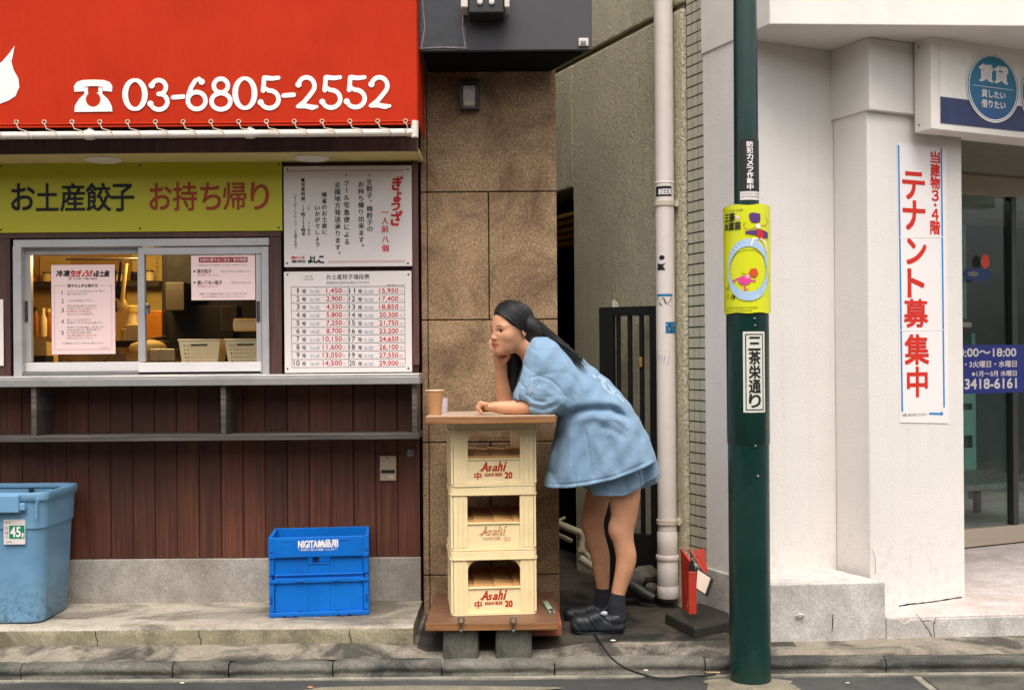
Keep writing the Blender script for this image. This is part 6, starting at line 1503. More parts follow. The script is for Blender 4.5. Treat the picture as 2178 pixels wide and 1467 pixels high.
# merge the arm volume into the body grid (same spacing)
gx_, gy_, gz_ = [np.interp(Bd.ax[i], Arm.ax[i], np.arange(Arm.n[i])) for i in range(3)]
ix = [np.clip(np.round(g).astype(int), 0, Arm.n[i]-1) for i, g in enumerate((gx_, gy_, gz_))]
inb = [(Bd.ax[i] >= Arm.ax[i][0]) & (Bd.ax[i] <= Arm.ax[i][-1]) for i in range(3)]
sl = tuple(slice(np.argmax(m), len(m)-np.argmax(m[::-1])) for m in inb)
dlt = [Bd.ax[i][sl[i]][0]-Arm.ax[i][ix[i][sl[i]][0]] for i in range(3)]
for i in range(3): Arm.ax[i] = Arm.ax[i]+dlt[i]
sub = Arm.v[np.ix_(ix[0][sl[0]], ix[1][sl[1]], ix[2][sl[2]])]
Bd.v[sl] = smin(Bd.v[sl], sub, .0025)
V_, Q = Bd.mesh(); V_ = smooth_mesh(V_, Q, 1, .35)
k = NB('skin'); k.col(k.ramp(k.noise(14, 5, .6), [(.3, lin(190, 134, 99)), (.7, lin(208, 153, 117))])); k.rough(.5); k.set(Specular_IOR_Level=.35, Subsurface_Weight=.08, Subsurface_Scale=.01); k.b.inputs['Subsurface Radius'].default_value = (1, .35, .2); k.bump(k.noise(500, 3), .06, .001); M_skin = k.m
M_lip = pm('lips', lin(176, 84, 76), var=.06, rough=.38)
C_ = V_[Q].mean(1); L_ = (C_-Hc) @ HM.T/cm                              # head coordinates of the faces
lipm = (L_[:, 0] > 7.2) & (np.abs(L_[:, 1]) < 2.05) & (L_[:, 2] < -5.0+.0*L_[:, 1]) & (L_[:, 2] > -7.0) & ((L_[:, 2]+5.98)**2/(.98-.30*np.abs(L_[:, 1]))**2 < 1)
person = mesh_obj('person', V_, Q, [M_skin, M_lip], None, lipm.astype(int), origin=(.42, 5.25, ground))
tag(person, 'woman in pale blue shirt and shorts leaning on the bar top with chin in hand', 'person')
body_bvh = BVHTree.FromPolygons([Vector(v) for v in V_], Q.tolist())
M_eyew = pm('eye_white', lin(226, 214, 206), var=.02, rough=.25); M_iris = flat('dark_iris', lin(34, 22, 18), .15, .6); M_brow = flat('eyebrow_hair', lin(52, 36, 30), .7); M_lash = flat('lash', lin(22, 16, 14), .6)
def onface(f, l, u, off=.0006):
    o = Vector(hp(f, l, u)); d = Vector(-hf); r = body_bvh.ray_cast(o+Vector(hf)*.05, d); return (r[0] if r[0] else o)+Vector(hf)*off
def facerib(name, pts, ws, mat, off=.0012):
    m = MB(); P = [onface(12, *p, off) for p in pts]; n = len(P); v = []
    for i in range(n):
        t = (P[min(i+1, n-1)]-P[max(i-1, 0)]).normalized(); q = Vector(hf).cross(t).normalized()*ws[i]*cm/2; v += [P[i]-q, P[i]+q]
    m.add(v, [(2*i, 2*i+1, 2*i+3, 2*i+2) for i in range(n-1)], mat); return m.build(name, person, smooth=60)
for s_ in (1, -1):
    m = MB(); c = Vector(hp(6.95, s_*3.2, -.25)); ring = lambda rx, ru, off: [onface(12, s_*3.2+rx*math.cos(a), -.22+ru*math.sin(a)*(1-.25*abs(math.cos(a))), off) for a in [i*math.pi/10 for i in range(20)]]
    m.add([onface(12, s_*3.2, -.22, .0011)]+ring(1.25, .36, .0009), [(0, i+1, (i+1) % 20+1) for i in range(20)], M_eyew)
    m.add([onface(12, s_*3.2+.35, -.20, .0018)]+[onface(12, s_*3.2+.15+.92*math.cos(a), -.20+.50*math.sin(a), .0016) for a in [i*math.pi/8 for i in range(16)]], [(0, i+1, (i+1) % 16+1) for i in range(16)], M_iris)
    m.build('eye', person, smooth=60)
    facerib('eyelash', [(s_*(3.2+q), -.22+.50*math.sqrt(max(0, 1-(q/1.6)**2))+.04) for q in (-1.5, -1.0, -.4, .2, .8, 1.3, 1.7)], [.08, .16, .2, .22, .22, .2, .1], M_lash, .0016)
    facerib('eyebrow', [(s_*q, u) for q, u in ((1.7, 1.75), (2.4, 2.0), (3.2, 2.15), (4.0, 2.05), (4.7, 1.7))], [.25, .4, .4, .32, .15], M_brow, .0007)
# ------------------------------------------------------------------ hair
k = NB('black_hair'); g_ = k.noise(1, 4, .6, co=k.mapped((9, 260, 260), co=k.mapped((1, 1, 1), (0, math.radians(-32), 0))), dist=.3); k.bump(g_, .9, .004); k.col(k.ramp(g_, [(.3, (.004, .004, .004)), (.7, (.016, .015, .0145))])); k.rough(.45); k.set(Specular_IOR_Level=.3); M_hair = k.m
Hr = Field((-.08, 4.90, 1.05), (.38, 5.40, 1.64), .0036)
he(Hr, -1.4, 0, 3.3, 9.6, 7.65, 9.0, 0); he(Hr, -4.8, 0, -1.5, 5.4, 6.8, 7.3, .02)
# cut away the face: keep what is above and behind the hairline
poly = np.array([(10.2, 6.9), (7.7, 6.9), (6.4, 5.5), (5.2, 3.3), (3.6, 1.4), (1.2, .7), (-1.6, .9), (-3.1, .0), (-4.0, -3.0), (-4.4, -9), (-16, -9), (-16, 16), (11, 16)])
X = Hr.ax[0][:, None, None]-Hc[0]; Y = Hr.ax[1][None, :, None]-Hc[1]; Z = Hr.ax[2][None, None, :]-Hc[2]
fq = ((X*hf[0]+Y*hf[1]+Z*hf[2])/cm).ravel(); uq = ((X*hu[0]+Y*hu[1]+Z*hu[2])/cm).ravel()
cut = poly_sd(poly, fq, uq).reshape(Hr.v.shape).astype(np.float32)*cm
Hr.v = smax(Hr.v, cut, .006); del fq, uq, cut
Hr.chain([hp(-5.5, 0, 0), w3(1146, 724, 5.13), w3(1180, 738, 5.13), w3(1208, 752, 5.11), w3(1232, 768, 5.085)], [.055, .048, .033, .019, .005], .015)
Hr.limb([hp(-5, 1, 3), w3(1134, 694, 5.11), w3(1168, 722, 5.10), w3(1202, 744, 5.09), w3(1228, 763, 5.07)], [.052, .038, .026, .016, .005], .02)
Hr.chain([hp(-3.5, -6.2, 0), w3(1094, 775, 5.25), w3(1092, 815, 5.255), w3(1096, 858, 5.25)], [.032, .036, .032, .014], .01)
HV_, HQ = Hr.mesh(); HV_ = smooth_mesh(HV_, HQ, 2, .5)
hair = mesh_obj('hair', HV_, HQ, [M_hair], person)
M_hair2 = pm('black_hair_sheen', (.010, .0095, .0095), var=.3, scale=30, rough=.42, spec=.4)
hm = MB(); rnd = random.Random(3)
tails = [w3(1148, 706, 5.10), w3(1177, 727, 5.09), w3(1207, 745, 5.05), w3(1236, 770, 5.02), w3(1244, 778, 5.0)]
for i in range(330):
    t = i/329.; s_ = rnd.random()
    part_f = 7.3-12*s_; S0 = np.array([part_f, -1.2+rnd.uniform(-.4, .4), 9]); E0 = np.array([-6.2-2.6*rnd.random()-1.2*s_, 6.5-8*rnd.random()*s_-1.5*rnd.random(), -2.0-3.5*rnd.random()])
    mid = np.array([(2.6-8*s_)+.6*rnd.random(), 8, 2.2+2.4*s_+rnd.uniform(-.3, .6)])
    pts = []
    for q in range(13):
        a = q/12.; p = (1-a)**2*S0+2*a*(1-a)*mid+a*a*E0; c = np.array([-1.4, 0, 3.3]); d_ = (p-c)/np.array([9.9, 8.2, 9.3]); d_ /= np.linalg.norm(d_)
        if p[2] > -1.5: p = c+d_*np.array([9.9, 8.2, 9.3])*(1.0+.05*rnd.random())
        pts.append(hp(*p))
    off = np.array([rnd.uniform(-.016, .016), rnd.uniform(-.05, .04), rnd.uniform(-.014, .022)]); m_ = 2+int(3*rnd.random()**1.2)
    for j in range(m_): pts.append(tails[j]+off*(1-.12*j)*(1.3 if j > 3 and i % 5 == 0 else 1)+np.array([0, 0, .003*j]))
    # light smoothing of the lock
    P = np.array(pts)
    for _ in range(2): P[1:-1] = .25*P[:-2]+.5*P[1:-1]+.25*P[2:]
    n = len(P); r = rnd.uniform(.0012, .0031)
    hm.tube(P, [r*(.5+.5*min(1, q/3.)) * (1 if q < n-3 else (.75, .5, .2)[q-(n-3)]) for q in range(n)], M_hair2 if i % 3 == 0 else M_hair, 5)
for i in range(60):                                                # loose outer hairs and wisps over the shoulder
    u_ = rnd.random(); e_ = rnd.uniform(-1, 1)
    pts = [hp(-4-4*u_, 2.5*e_, 11.6-3.5*u_), hp(-9.6-.8*u_, 2.5*e_, 6.5-3*u_), w3(1156+6*e_, 690+14*u_, 5.09+.03*e_), w3(1184+6*e_, 715+16*u_, 5.07+.03*e_), w3(1210+8*e_, 740+16*u_, 5.04+.02*e_), w3(1232+12*e_, 764+14*u_, 5.0), w3(1240+14*e_, 776+20*u_, 4.985)][:5+int(rnd.random()*3)]
    P = []
    for a, b in zip(pts[:-1], pts[1:]):
        for q in range(4): P.append(a+(b-a)*q/4)
    P.append(pts[-1]); P = np.array(P)
    for _ in range(4): P[1:-1] = .25*P[:-2]+.5*P[1:-1]+.25*P[2:]
    n = len(P); r = rnd.uniform(.0009, .0017); hm.tube(P, [r*(1 if q < n-4 else (.8, .6, .4, .15)[q-(n-4)]) for q in range(n)], M_hair2 if i % 2 else M_hair, 5)
hm.build('hair_strand', hair, smooth=80)
# ------------------------------------------------------------------ shirt
k = NB('washed_blue_cotton'); base_ = k.ramp(k.noise(5, 6, .62, dist=.4), [(.3, lin(104, 134, 160)), (.7, lin(132, 159, 183))]); base_ = k.mix(k.ramp(k.noise(420, 2, .6), [(.35, .0), (.75, .25)]), base_, lin(178, 196, 212)); k.col(base_); k.rough(.92); k.set(Specular_IOR_Level=.15, Sheen_Weight=.12); k.bump(k.math('ADD', k.math('MULTIPLY', k.noise(650, 3, .7), .06), k.noise(17, 4, .55, dist=1.2)), .42, .009); M_shirt = k.m
Yt = 5.165
creases = [  # pixel polyline, depth in metres (+ pressed in, - raised), half width in pixels
 ([(1200, 882), (1225, 873), (1262, 868), (1300, 871), (1332, 886)], .020, 6), ([(1205, 862), (1250, 853), (1300, 853), (1335, 866)], -.010, 11), ([(1292, 860), (1316, 874), (1338, 896)], .010, 4.5),
 ([(1300, 884), (1322, 896), (1340, 915)], -.008, 6), ([(1212, 895), (1262, 886), (1300, 892)], -.007, 8), ([(1270, 905), (1300, 912), (1330, 930)], .006, 7),
 ([(1172, 740), (1184, 790), (1202, 838)], .007, 11), ([(1200, 760), (1232, 800), (1262, 838)], -.005, 14), ([(1250, 790), (1280, 815), (1310, 845)], .004, 9),
 ([(1196, 905), (1186, 960), (1174, 1036)], .012, 8), ([(1216, 905), (1214, 970), (1204, 1034)], -.010, 11), ([(1238, 900), (1236, 970), (1230, 1030)], .008, 9),
 ([(1243, 905), (1251, 960), (1262, 1022)], .005, 2.2), ([(1285, 915), (1305, 965), (1318, 1012)], .008, 12), ([(1330, 905), (1345, 950), (1356, 995)], -.007, 12), ([(1352, 915), (1368, 955), (1380, 985)], .006, 7), ([(1262, 930), (1280, 975), (1288, 1015)], -.006, 9),
 ([(1150, 1032), (1205, 1028), (1255, 1020.5), (1305, 1010), (1352, 990), (1396, 974)], .0045, 2.0)]
sleeve_cr = [([(1122, 806), (1146, 799), (1172, 808), (1192, 826), (1207, 848)], .0045, 2.2), ([(1108, 848), (1128, 862), (1156, 869), (1188, 860)], .014, 5), ([(1116, 836), (1138, 852), (1166, 857)], .010, 4.5), ([(1120, 856), (1150, 864), (1180, 856)], -.006, 4), ([(1150, 820), (1172, 838), (1200, 850)], -.005, 8), ([(1104, 838), (1109, 858), (1120, 878)], .009, 2.6), ([(1098, 840), (1102, 860), (1112, 878)], -.007, 4.5), ([(1135, 770), (1140, 800), (1150, 825)], .004, 9), ([(1160, 880), (1185, 868), (1205, 850)], -.006, 6)]
def crease_fn(cr, Yc, side=True):
    def fn(X, Y, Z):
        d = np.zeros((X.shape[0], 1, Z.shape[2]), np.float32); x2 = X[:, :, 0]; z2 = Z[0, 0][None, :]
        for pts, amp, wd in cr:
            P = np.array([(q.x, q.z) for q in [W(p[0], p[1], Yc-.15) for p in pts]]); dd_ = np.full((x2.shape[0], z2.shape[1]), 1e9)
            tt = np.zeros_like(dd_)
            for i in range(len(P)-1):
                e = P[i+1]-P[i]; t = np.clip(((x2-P[i][0])*e[0]+(z2-P[i][1])*e[1])/(e@e), 0, 1); q = (x2-P[i][0]-t*e[0])**2+(z2-P[i][1]-t*e[1])**2
                tt = np.where(q < dd_, (i+t)/(len(P)-1), tt); dd_ = np.minimum(dd_, q)
            fade = np.clip(np.minimum(tt*5, (1-tt)*5)+.15, 0, 1)
            d[:, 0, :] += amp*fade*np.exp(-dd_/(wd/480.)**2)
        n_ = .0022*np.sin(38*x2+21*z2+2*np.sin(17*z2))*np.sin(29*z2-12*x2)+.0014*np.sin(71*x2-53*z2+1.7)
        d[:, 0, :] += n_
        if side:   # loose drapes towards the hem, slack creases across the back
            hw = np.clip((1.13-z2)/.32, 0, 1); ph = 27*(x2+.32*z2)+1.6*np.sin(8*z2+5*x2)+.8*np.sin(23*x2)
            d[:, 0, :] += (.0065*hw*((1-np.abs(np.sin(ph)))**2-.25)).astype(np.float32)
            uw = np.clip((z2-1.02)/.12, 0, 1); ph2 = 21*(z2*.75+x2*.66)+1.3*np.sin(13*x2-9*z2)
            d[:, 0, :] += (.0040*uw*((1-np.abs(np.sin(ph2)))**3-.15)*(.5+.5*np.sin(7*x2-16*z2))).astype(np.float32)
        else:
            ph = 40*(x2*.55+z2*.8)+1.5*np.sin(19*x2); d[:, 0, :] += (.0035*((1-np.abs(np.sin(ph)))**3-.12)).astype(np.float32)
        wgt = np.clip((Yc+.06-Y)/.10, 0, 1) if side else 1.
        return d*wgt+(.003*np.sin(25*Y+9*X)*np.clip((1.0-Z)/.1, 0, 1)).astype(np.float32)
    return fn
Sh = Field((.0, 4.83, .74), (.70, 5.50, 1.42), .004)
bodyp = [(1119, 738), (1132, 718), (1154, 708), (1176, 716), (1202, 733), (1246, 769), (1292, 806), (1330, 848), (1356, 886), (1376, 926), (1389, 960), (1400, 990), (1430, 1080), (1380, 1130), (1300, 1150), (1200, 1160), (1136, 1160), (1152, 1070), (1163, 1004), (1173, 955), (1184, 906), (1188, 886), (1160, 868), (1128, 850), (1112, 812), (1112, 770)]
Sh.puff(bodyp, Yt, .205, .15, .01, 'u', crease_fn(creases, Yt))
Sh.puff([(1215, 940), (1345, 920), (1366, 960), (1384, 1000), (1412, 1080), (1370, 1200), (1120, 1220), (1168, 1060), (1184, 985)], Yt, .192, .14, .004, 's', crease_fn(creases, Yt))
hemP = np.array([(q.x, q.z) for q in [W(p[0], p[1], 5.0) for p in [(1100, 600), (1420, 600), (1460, 950), (1397, 983.5), (1352, 1001), (1304, 1018.5), (1254, 1030), (1204, 1037), (1140, 1042.5), (1050, 1047), (1050, 800)]]])
Sh.v = smax(Sh.v, poly_sd(hemP, Sh.ax[0][:, None], Sh.ax[2][None, :])[:, None, :].astype(np.float32), .003)
Sh.puff([(1115, 758), (1124, 800), (1126, 846), (1108, 866), (1090, 852), (1083, 842), (1096, 806)], 5.295, .085, .05, .015)
slv = [(1140, 732), (1172, 745), (1198, 780), (1213, 820), (1217, 846), (1210, 868), (1188, 881), (1150, 885.5), (1122, 884), (1106, 877), (1098, 862), (1093, 848), (1092, 838), (1101, 816), (1110, 790), (1120, 762), (1128, 744)]
Sh.puff(slv, 4.998, .078, .070, .05, 'u', crease_fn(sleeve_cr, 5.05, False))
# openings: cuff, neck, hem
Sh.cone(w3(1080, 868, 4.972), w3(1118, 866, 4.968), .040, .036, .004, 's'); Sh.cone(hp(-1, 0, -4), w3(1150, 760, 5.155), .075, .062, .008, 's'); Sh.cone(w3(1076, 868, 5.262), w3(1108, 850, 5.285), .05, .038, .004, 's')
# a placket and collar edge at the open neck
Sh.chain([w3(1124, 738, 5.04), w3(1118, 762, 5.035), w3(1117, 790, 5.06), w3(1118, 815, 5.11)], [.007, .007, .006, .004], .004)
SV, SQ = Sh.mesh(); SV = smooth_mesh(SV, SQ, 2, .4)
shirt = mesh_obj('shirt', SV, SQ, [M_shirt], person)
sbvh = BVHTree.FromPolygons([Vector(v) for v in SV], SQ.tolist())
M_print = pm('faded_white_print', lin(156, 178, 198), var=.2, scale=90, rough=.9)
def cloth_rib(m, pts, wd, mat, Yg=4.95, off=.0016):
    """a printed stroke lying on the cloth"""
    P = []
    for (a, b), (c, d_) in zip(pts[:-1], pts[1:]):
        for j in range(5): P.append((a+(c-a)*j/5, b+(d_-b)*j/5))
    P.append(pts[-1]); v = []; n = len(P)
    for i in range(n):
        t = Vector((P[min(i+1, n-1)][0]-P[max(i-1, 0)][0], P[min(i+1, n-1)][1]-P[max(i-1, 0)][1])).normalized(); q = Vector((-t.y, t.x))*wd/2
        for s_ in (-1, 1):
            w_ = W(P[i][0]+s_*q.x, P[i][1]+s_*q.y, Yg); r = sbvh.ray_cast(Vector((w_.x, 4.7, w_.z)), Vector((0, 1, 0)))
            v.append((r[0]+r[1]*off) if r[0] else w_)
    m.add(v, [(2*i, 2*i+1, 2*i+3, 2*i+2) for i in range(n-1)], mat)
m = MB(); c = (1128, 829)
for a, r in ((80, 24), (50, 20), (15, 19), (-25, 17), (-75, 19), (-110, 16), (-150, 17), (165, 20), (125, 17)):
    e_ = (c[0]+r*math.cos(math.radians(a)), c[1]-r*math.sin(math.radians(a))); cloth_rib(m, [c, e_], 2.6, M_print)
    if r > 18: cloth_rib(m, [e_, (e_[0]+4*math.cos(math.radians(a+50)), e_[1]-4*math.sin(math.radians(a+50)))], 2.2, M_print)
m.build('star_print', shirt, smooth=60)
m = MB()
for P_, wd in (([(1272, 800), (1290, 812)], 7), ([(1294, 818), (1310, 834)], 7), ([(1280, 812), (1288, 826), (1300, 838)], 5), ([(1262, 797), (1268, 806)], 5), ([(1314, 840), (1328, 856)], 6), ([(1232, 776), (1244, 784)], 4), ([(1300, 826), (1306, 842)], 5)): cloth_rib(m, P_, wd, M_print, 5.0)
m.build('back_print', shirt, smooth=60)
# ------------------------------------------------------------------ shorts
So = Field((.28, 4.98, .72), (.70, 5.52, .98), .004)
scr = [([(1258, 1058), (1300, 1051), (1340, 1039), (1362, 1028)], .004, 1.6), ([(1350, 990), (1356, 1015), (1360, 1040)], .008, 3), ([(1285, 1010), (1292, 1035), (1296, 1055)], -.006, 7), ([(1318, 1005), (1326, 1028), (1332, 1048)], .006, 6)]
So.puff([(1247, 985), (1255, 1035), (1272, 1110), (1310, 1110), (1350, 1100), (1380, 1085), (1364, 1000), (1372, 960), (1300, 950)], NY, .105, .07, .012, 'u', crease_fn(scr, NY+.15, False))
So.puff([(1330, 960), (1352, 1070), (1385, 1075), (1408, 1070), (1394, 985), (1385, 955)], 5.27, .16, .05, .006)
So.puff([(1240, 985), (1240, 1030), (1246, 1090), (1290, 1090), (1335, 1080), (1335, 960), (1280, 950)], FY_, .10, .07, .008)
for pl, y0, y1 in (([(1200, 900), (1420, 900), (1420, 1010), (1397, 1020.5), (1368, 1035), (1336, 1050), (1300, 1060.5), (1264, 1068), (1238, 1060), (1200, 1060)], 4.9, 5.255), ([(1200, 900), (1420, 900), (1420, 1012), (1397, 1021), (1368, 1033), (1330, 1040), (1246, 1058), (1200, 1058)], 5.255, 5.6)):
    P = np.array([(q.x, q.z) for q in [W(p[0], p[1], 5.05 if y0 < 5 else 5.35) for p in pl]]); m_ = (So.ax[1] >= y0) & (So.ax[1] < y1)
    So.v[:, m_, :] = smax(So.v[:, m_, :], poly_sd(P, So.ax[0][:, None], So.ax[2][None, :])[:, None, :].astype(np.float32), .003)
So.cone(w3(1330, 1110, NY), w3(1322, 1020, NY), .090, .084, .004, 's'); So.cone(w3(1270, 1090, FY_), w3(1288, 1030, FY_), .084, .078, .004, 's')
PV, PQ = So.mesh(); PV = smooth_mesh(PV, PQ, 2, .4); mesh_obj('shorts', PV, PQ, [M_shirt], person)
# ------------------------------------------------------------------ socks and shoes
M_sock = pm('dark_navy_sock', lin(30, 32, 38), var=.15, scale=80, rough=.95, bump=.4, bscale=400)
M_shoe = pm('black_shoe_rubber', lin(26, 29, 33), var=.15, scale=16, rough=.55, bump=.25, bscale=120); M_sole = pm('dark_shoe_sole', lin(30, 34, 38), var=.15, scale=20, rough=.6)
for Y, so_, sh_, up in ((NY, [(1314, 1268, .0345), (1312, 1286, .037), (1312, 1312, .042)], [(1213, 1328), (1216, 1316), (1226, 1309), (1248, 1305), (1268, 1299), (1284, 1297), (1296, 1303), (1318, 1298), (1328, 1310), (1330, 1330), (1325, 1342), (1298, 1345), (1230, 1346), (1217, 1340)], 0),
                       (FY_, [(1282, 1256, .0325), (1281, 1272, .035), (1279, 1296, .040)], [(1200, 1304), (1203, 1295), (1214, 1290), (1238, 1287), (1260, 1283), (1280, 1285), (1292, 1282), (1297, 1298), (1295, 1313), (1280, 1319), (1215, 1319), (1203, 1314)], 1)):
    Sk = Field(w3(so_[2][0]-40, so_[2][1]+20, Y)-np.array([0, .09, 0]), w3(so_[0][0]+40, so_[0][1]-12, Y)+np.array([0, .09, 0]), .003)
    Sk.chain([w3(p, q, Y) for p, q, r in so_], [r for p, q, r in so_], .008)
    a_, b_ = Sk.mesh(); mesh_obj('sock', a_, b_, [M_sock], person)
    xs_ = [p[0] for p in sh_]; ys2 = [p[1] for p in sh_]
    Sf = Field(w3(min(xs_)-12, max(ys2)+12, Y)-np.array([0, .09, 0]), w3(max(xs_)+12, min(ys2)-12, Y)+np.array([0, .09, 0]), .003)
    lacing = [([(p, q-6), (p+9, q+9)], .003, 1.6) for p, q in ((min(xs_)+44, min(ys2)+16), (min(xs_)+54, min(ys2)+13), (min(xs_)+64, min(ys2)+10))]+[([(min(xs_)+2, max(ys2)-9), (min(xs_)+40, max(ys2)-8), (max(xs_)-2, max(ys2)-10)], .004, 1.6)]+[([(max(xs_)-34, min(ys2)+8), (max(xs_)-26, max(ys2)-12)], .003, 1.6)]
    Sf.puff(sh_, Y, .047, .030, .004, 'u', crease_fn(lacing, Y+.15, False)); Sf.chain([w3(p, q, Y) for p, q, r in so_], [r-.001 for p, q, r in so_], .003, 's')
    a_, b_ = Sf.mesh(); a_ = smooth_mesh(a_, b_, 1, .4); shoe = mesh_obj('shoe', a_, b_, [M_shoe], person)
    m = MB(); zs = a_[:, 2].min()
    fp_ = a_[a_[:, 2] < zs+.028]; cx_, cY = (fp_[:, 0].min()+fp_[:, 0].max())/2, Y; hx_ = (fp_[:, 0].max()-fp_[:, 0].min())/2; n = 36
    g0 = pave_h(cx_, Y)-.002
    out = []
    for i in range(n):
        a = 2*math.pi*i/n; r_ = 1+.02*(i % 2); sx_ = hx_*.985*r_; out.append((cx_+sx_*math.copysign(abs(math.cos(a))**.8, math.cos(a)), cY+.0445*r_*math.copysign(abs(math.sin(a))**.7, math.sin(a))*(1-.12*math.cos(a))))
    m.loft([[(x, y, g0) for x, y in out], [(x, y, max(g0+.012, zs+.016)) for x, y in out]], M_sole); m.build('sole', shoe, bevel=.002)
m = MB(); c = w3(1286, 1304, NY-.046); rock(m, c, .016, pm('silver_shoe_tab', lin(176, 182, 186), rough=.3), 1.0, .4, .62, 2); m.build('shoe_tab', person, smooth=60)
# ================================================================== kitchen contents behind the window
M_bask = pm('white_basket_plastic', lin(232, 214, 176), var=.05, rough=.5)
def basket(loc, label, wd=.205, dp=.16, ht=.135):
    """tapered plastic basket with rows of round holes punched in the front"""
    t = thing('storage_basket', label, 'basket', loc, 'white baskets on the kitchen counter')
    m = MB(); x, y, z = loc; th = .004
    def quadwall(p00, p10, p11, p01, holes):
        fr_o = Vector(p00); ru = (Vector(p10)-fr_o); uu = Vector(p01)-fr_o
        n = 12; k_ = 7
        P = lambda a, b: fr_o*(1-a)*(1-b)+Vector(p10)*a*(1-b)+Vector(p11)*a*b+Vector(p01)*(1-a)*b
        nrm = ru.cross(uu).normalized()
        for i in range(n):
            for j in range(k_):
                a0, a1, b0, b1 = i/n, (i+1)/n, j/k_, (j+1)/k_
                out = [(a0, b0), ((a0+a1)/2, b0), (a1, b0), (a1, (b0+b1)/2), (a1, b1), ((a0+a1)/2, b1), (a0, b1), (a0, (b0+b1)/2)]
                if holes and 1 <= i < n-1 and 1 <= j < k_-1:
                    ca, cb = (a0+a1)/2, (b0+b1)/2; r = .30
                    inn = [(ca+r*(a1-a0)*math.cos(q), cb+r*(b1-b0)*math.sin(q)) for q in [math.radians(225+45*s_) for s_ in range(8)]]
                    v = [P(*p) for p in out]+[P(*p) for p in inn]; f = [(s_, (s_+1) % 8, 8+(s_+1) % 8, 8+s_) for s_ in range(8)]
                    m.add(v, f, M_bask)
                else: m.add([P(*p) for p in out], [tuple(range(8))], M_bask)
    b0 = wd*.42; b1 = wd*.5; d0_ = dp*.42; d1_ = dp*.5
    B = [(x-b0, y-d0_, z), (x+b0, y-d0_, z), (x+b0, y+d0_, z), (x-b0, y+d0_, z)]; U = [(x-b1, y-d1_, z+ht), (x+b1, y-d1_, z+ht), (x+b1, y+d1_, z+ht), (x-b1, y+d1_, z+ht)]
    for i in range(4): quadwall(B[i], B[(i+1) % 4], U[(i+1) % 4], U[i], i == 0)
    m.add(B, [(3, 2, 1, 0)], M_bask); m.build('basket_body', t)
    m = MB(); m.tube([Vector(q) for q in U], .005, M_bask, 8, closed=True); m.build('rim', t, smooth=50)
    m = MB(); m.tube([(x-wd*.2, y-d1_-.002, z+ht*.82), (x+wd*.2, y-d1_-.002, z+ht*.82)], .004, M_kdark, 8); m.build('grip_slot', t)
    return t
bkY = WY+.30
basket((XX(433, bkY, 740), bkY, kz+.001), 'white perforated basket on the kitchen counter right of the window middle')
basket((XX(530, bkY, 740), bkY, kz+.001), 'white perforated basket holding a paper roll at the right end of the window')
pr_ = thing('paper_roll', 'roll of cream kitchen paper lying on the right-hand basket', 'paper roll', (XX(530, bkY, 690), bkY, kz+.14))
c = W(516, 691, bkY-.02); M_pap = pm('kitchen_paper', lin(240, 214, 160), var=.03, rough=.8)
m = MB(); m.lathe([(.014, -.10), (.032, -.10), (.032, .10), (.014, .10)], c+Vector((.06, 0, 0)), M_pap, 28, 'x'); m.build('paper', pr_, smooth=40)
m = MB(); m.lathe([(.013, -.098), (.0135, .098)], c+Vector((.06, 0, 0)), pm('cardboard_core', lin(150, 110, 64)), 16, 'x'); m.build('core', pr_, smooth=40)
# fridge, shelves, posters
M_frd = pm('black_fridge', lin(26, 24, 22), var=.2, rough=.7, spec=.15)
fr_ = thing('dark_fridge', 'tall black fridge filling the right half of the kitchen', 'fridge', (-1.55, 6.8, .6))
m = MB(); m.box(XX(344, 6.6, 600), XX(600, 6.6, 600), 6.6, 7.25, .6, 2.4, M_frd); m.build('cabinet', fr_, bevel=.01)
m = MB(); m.box(XX(356, 6.6, 600), XX(440, 6.6, 600), 6.575, 6.598, ZZ(642, 6.6, 400), 2.3, M_frd); m.box(XX(356, 6.6), XX(500, 6.6), 6.57, 6.598, .7, ZZ(650, 6.6, 400), M_frd); m.build('door', fr_, bevel=.006)
M_post = pm('aged_poster', lin(206, 176, 104), var=.08, rough=.7)
kp = FY(7.29)
for a, b, c_, d_, s_, lab in ((282, 346, 540, 612, '揚げ', 'aged wall poster high up behind the joint of the two window sashes'), (85, 150, 545, 600, '', 'aged wall poster behind the tall paper notice'), (270, 345, 622, 690, '', 'lower aged poster under the dark shelf rail')):
    o = panel('wall_poster', lab, 'poster', kp, a, b, c_, d_, .004, M_post, 'old posters on the kitchen wall', bevel=0)
    if s_:
        m = MB(); V(m, kp, 'げち学ポン', 335, 545, 592, .001, M_ink, 8); m.build('lettering', o)
m = MB(); m.box(XX(60, 7.2), XX(350, 7.2), 7.1, 7.28, ZZ(612, 7.2, 200), ZZ(600, 7.2, 200), M_kdark); o = m.build('wall_shelf', bevel=.003); tag(o, 'dark wooden shelf rail across the back wall of the kitchen', 'shelf')
# jars and bottles
M_amb = pm('amber_sauce', lin(150, 92, 20), var=.2, rough=.25); M_crm = pm('cream_tub', lin(220, 190, 120), var=.1, rough=.5); M_wht = pm('white_tub', lin(226, 206, 160), rough=.5)
def jar(p, y_bot, y_top, wpx, Y, mat, lab, capm=None, neck=.5):
    t = thing('bottle' if neck < .6 else 'tub', lab, 'bottle' if neck < .6 else 'tub', W(p, y_bot, Y)); c = W(p, y_bot, Y); h = (y_bot-y_top)*Y/F; r = wpx*Y/F/2
    m = MB(); m.lathe([(r*.9, 0), (r, h*.05), (r, h*.6), (r*neck, h*.8), (r*neck, h*.86)], c, mat, 18); m.build('vessel', t, smooth=40)
    m = MB(); m.lathe([(r*neck*1.12, h*.865), (r*neck*1.12, h*.99), (r*neck*.9, h)], c, capm or M_black, 16); m.build('cap', t, smooth=40)
Yk = 6.02
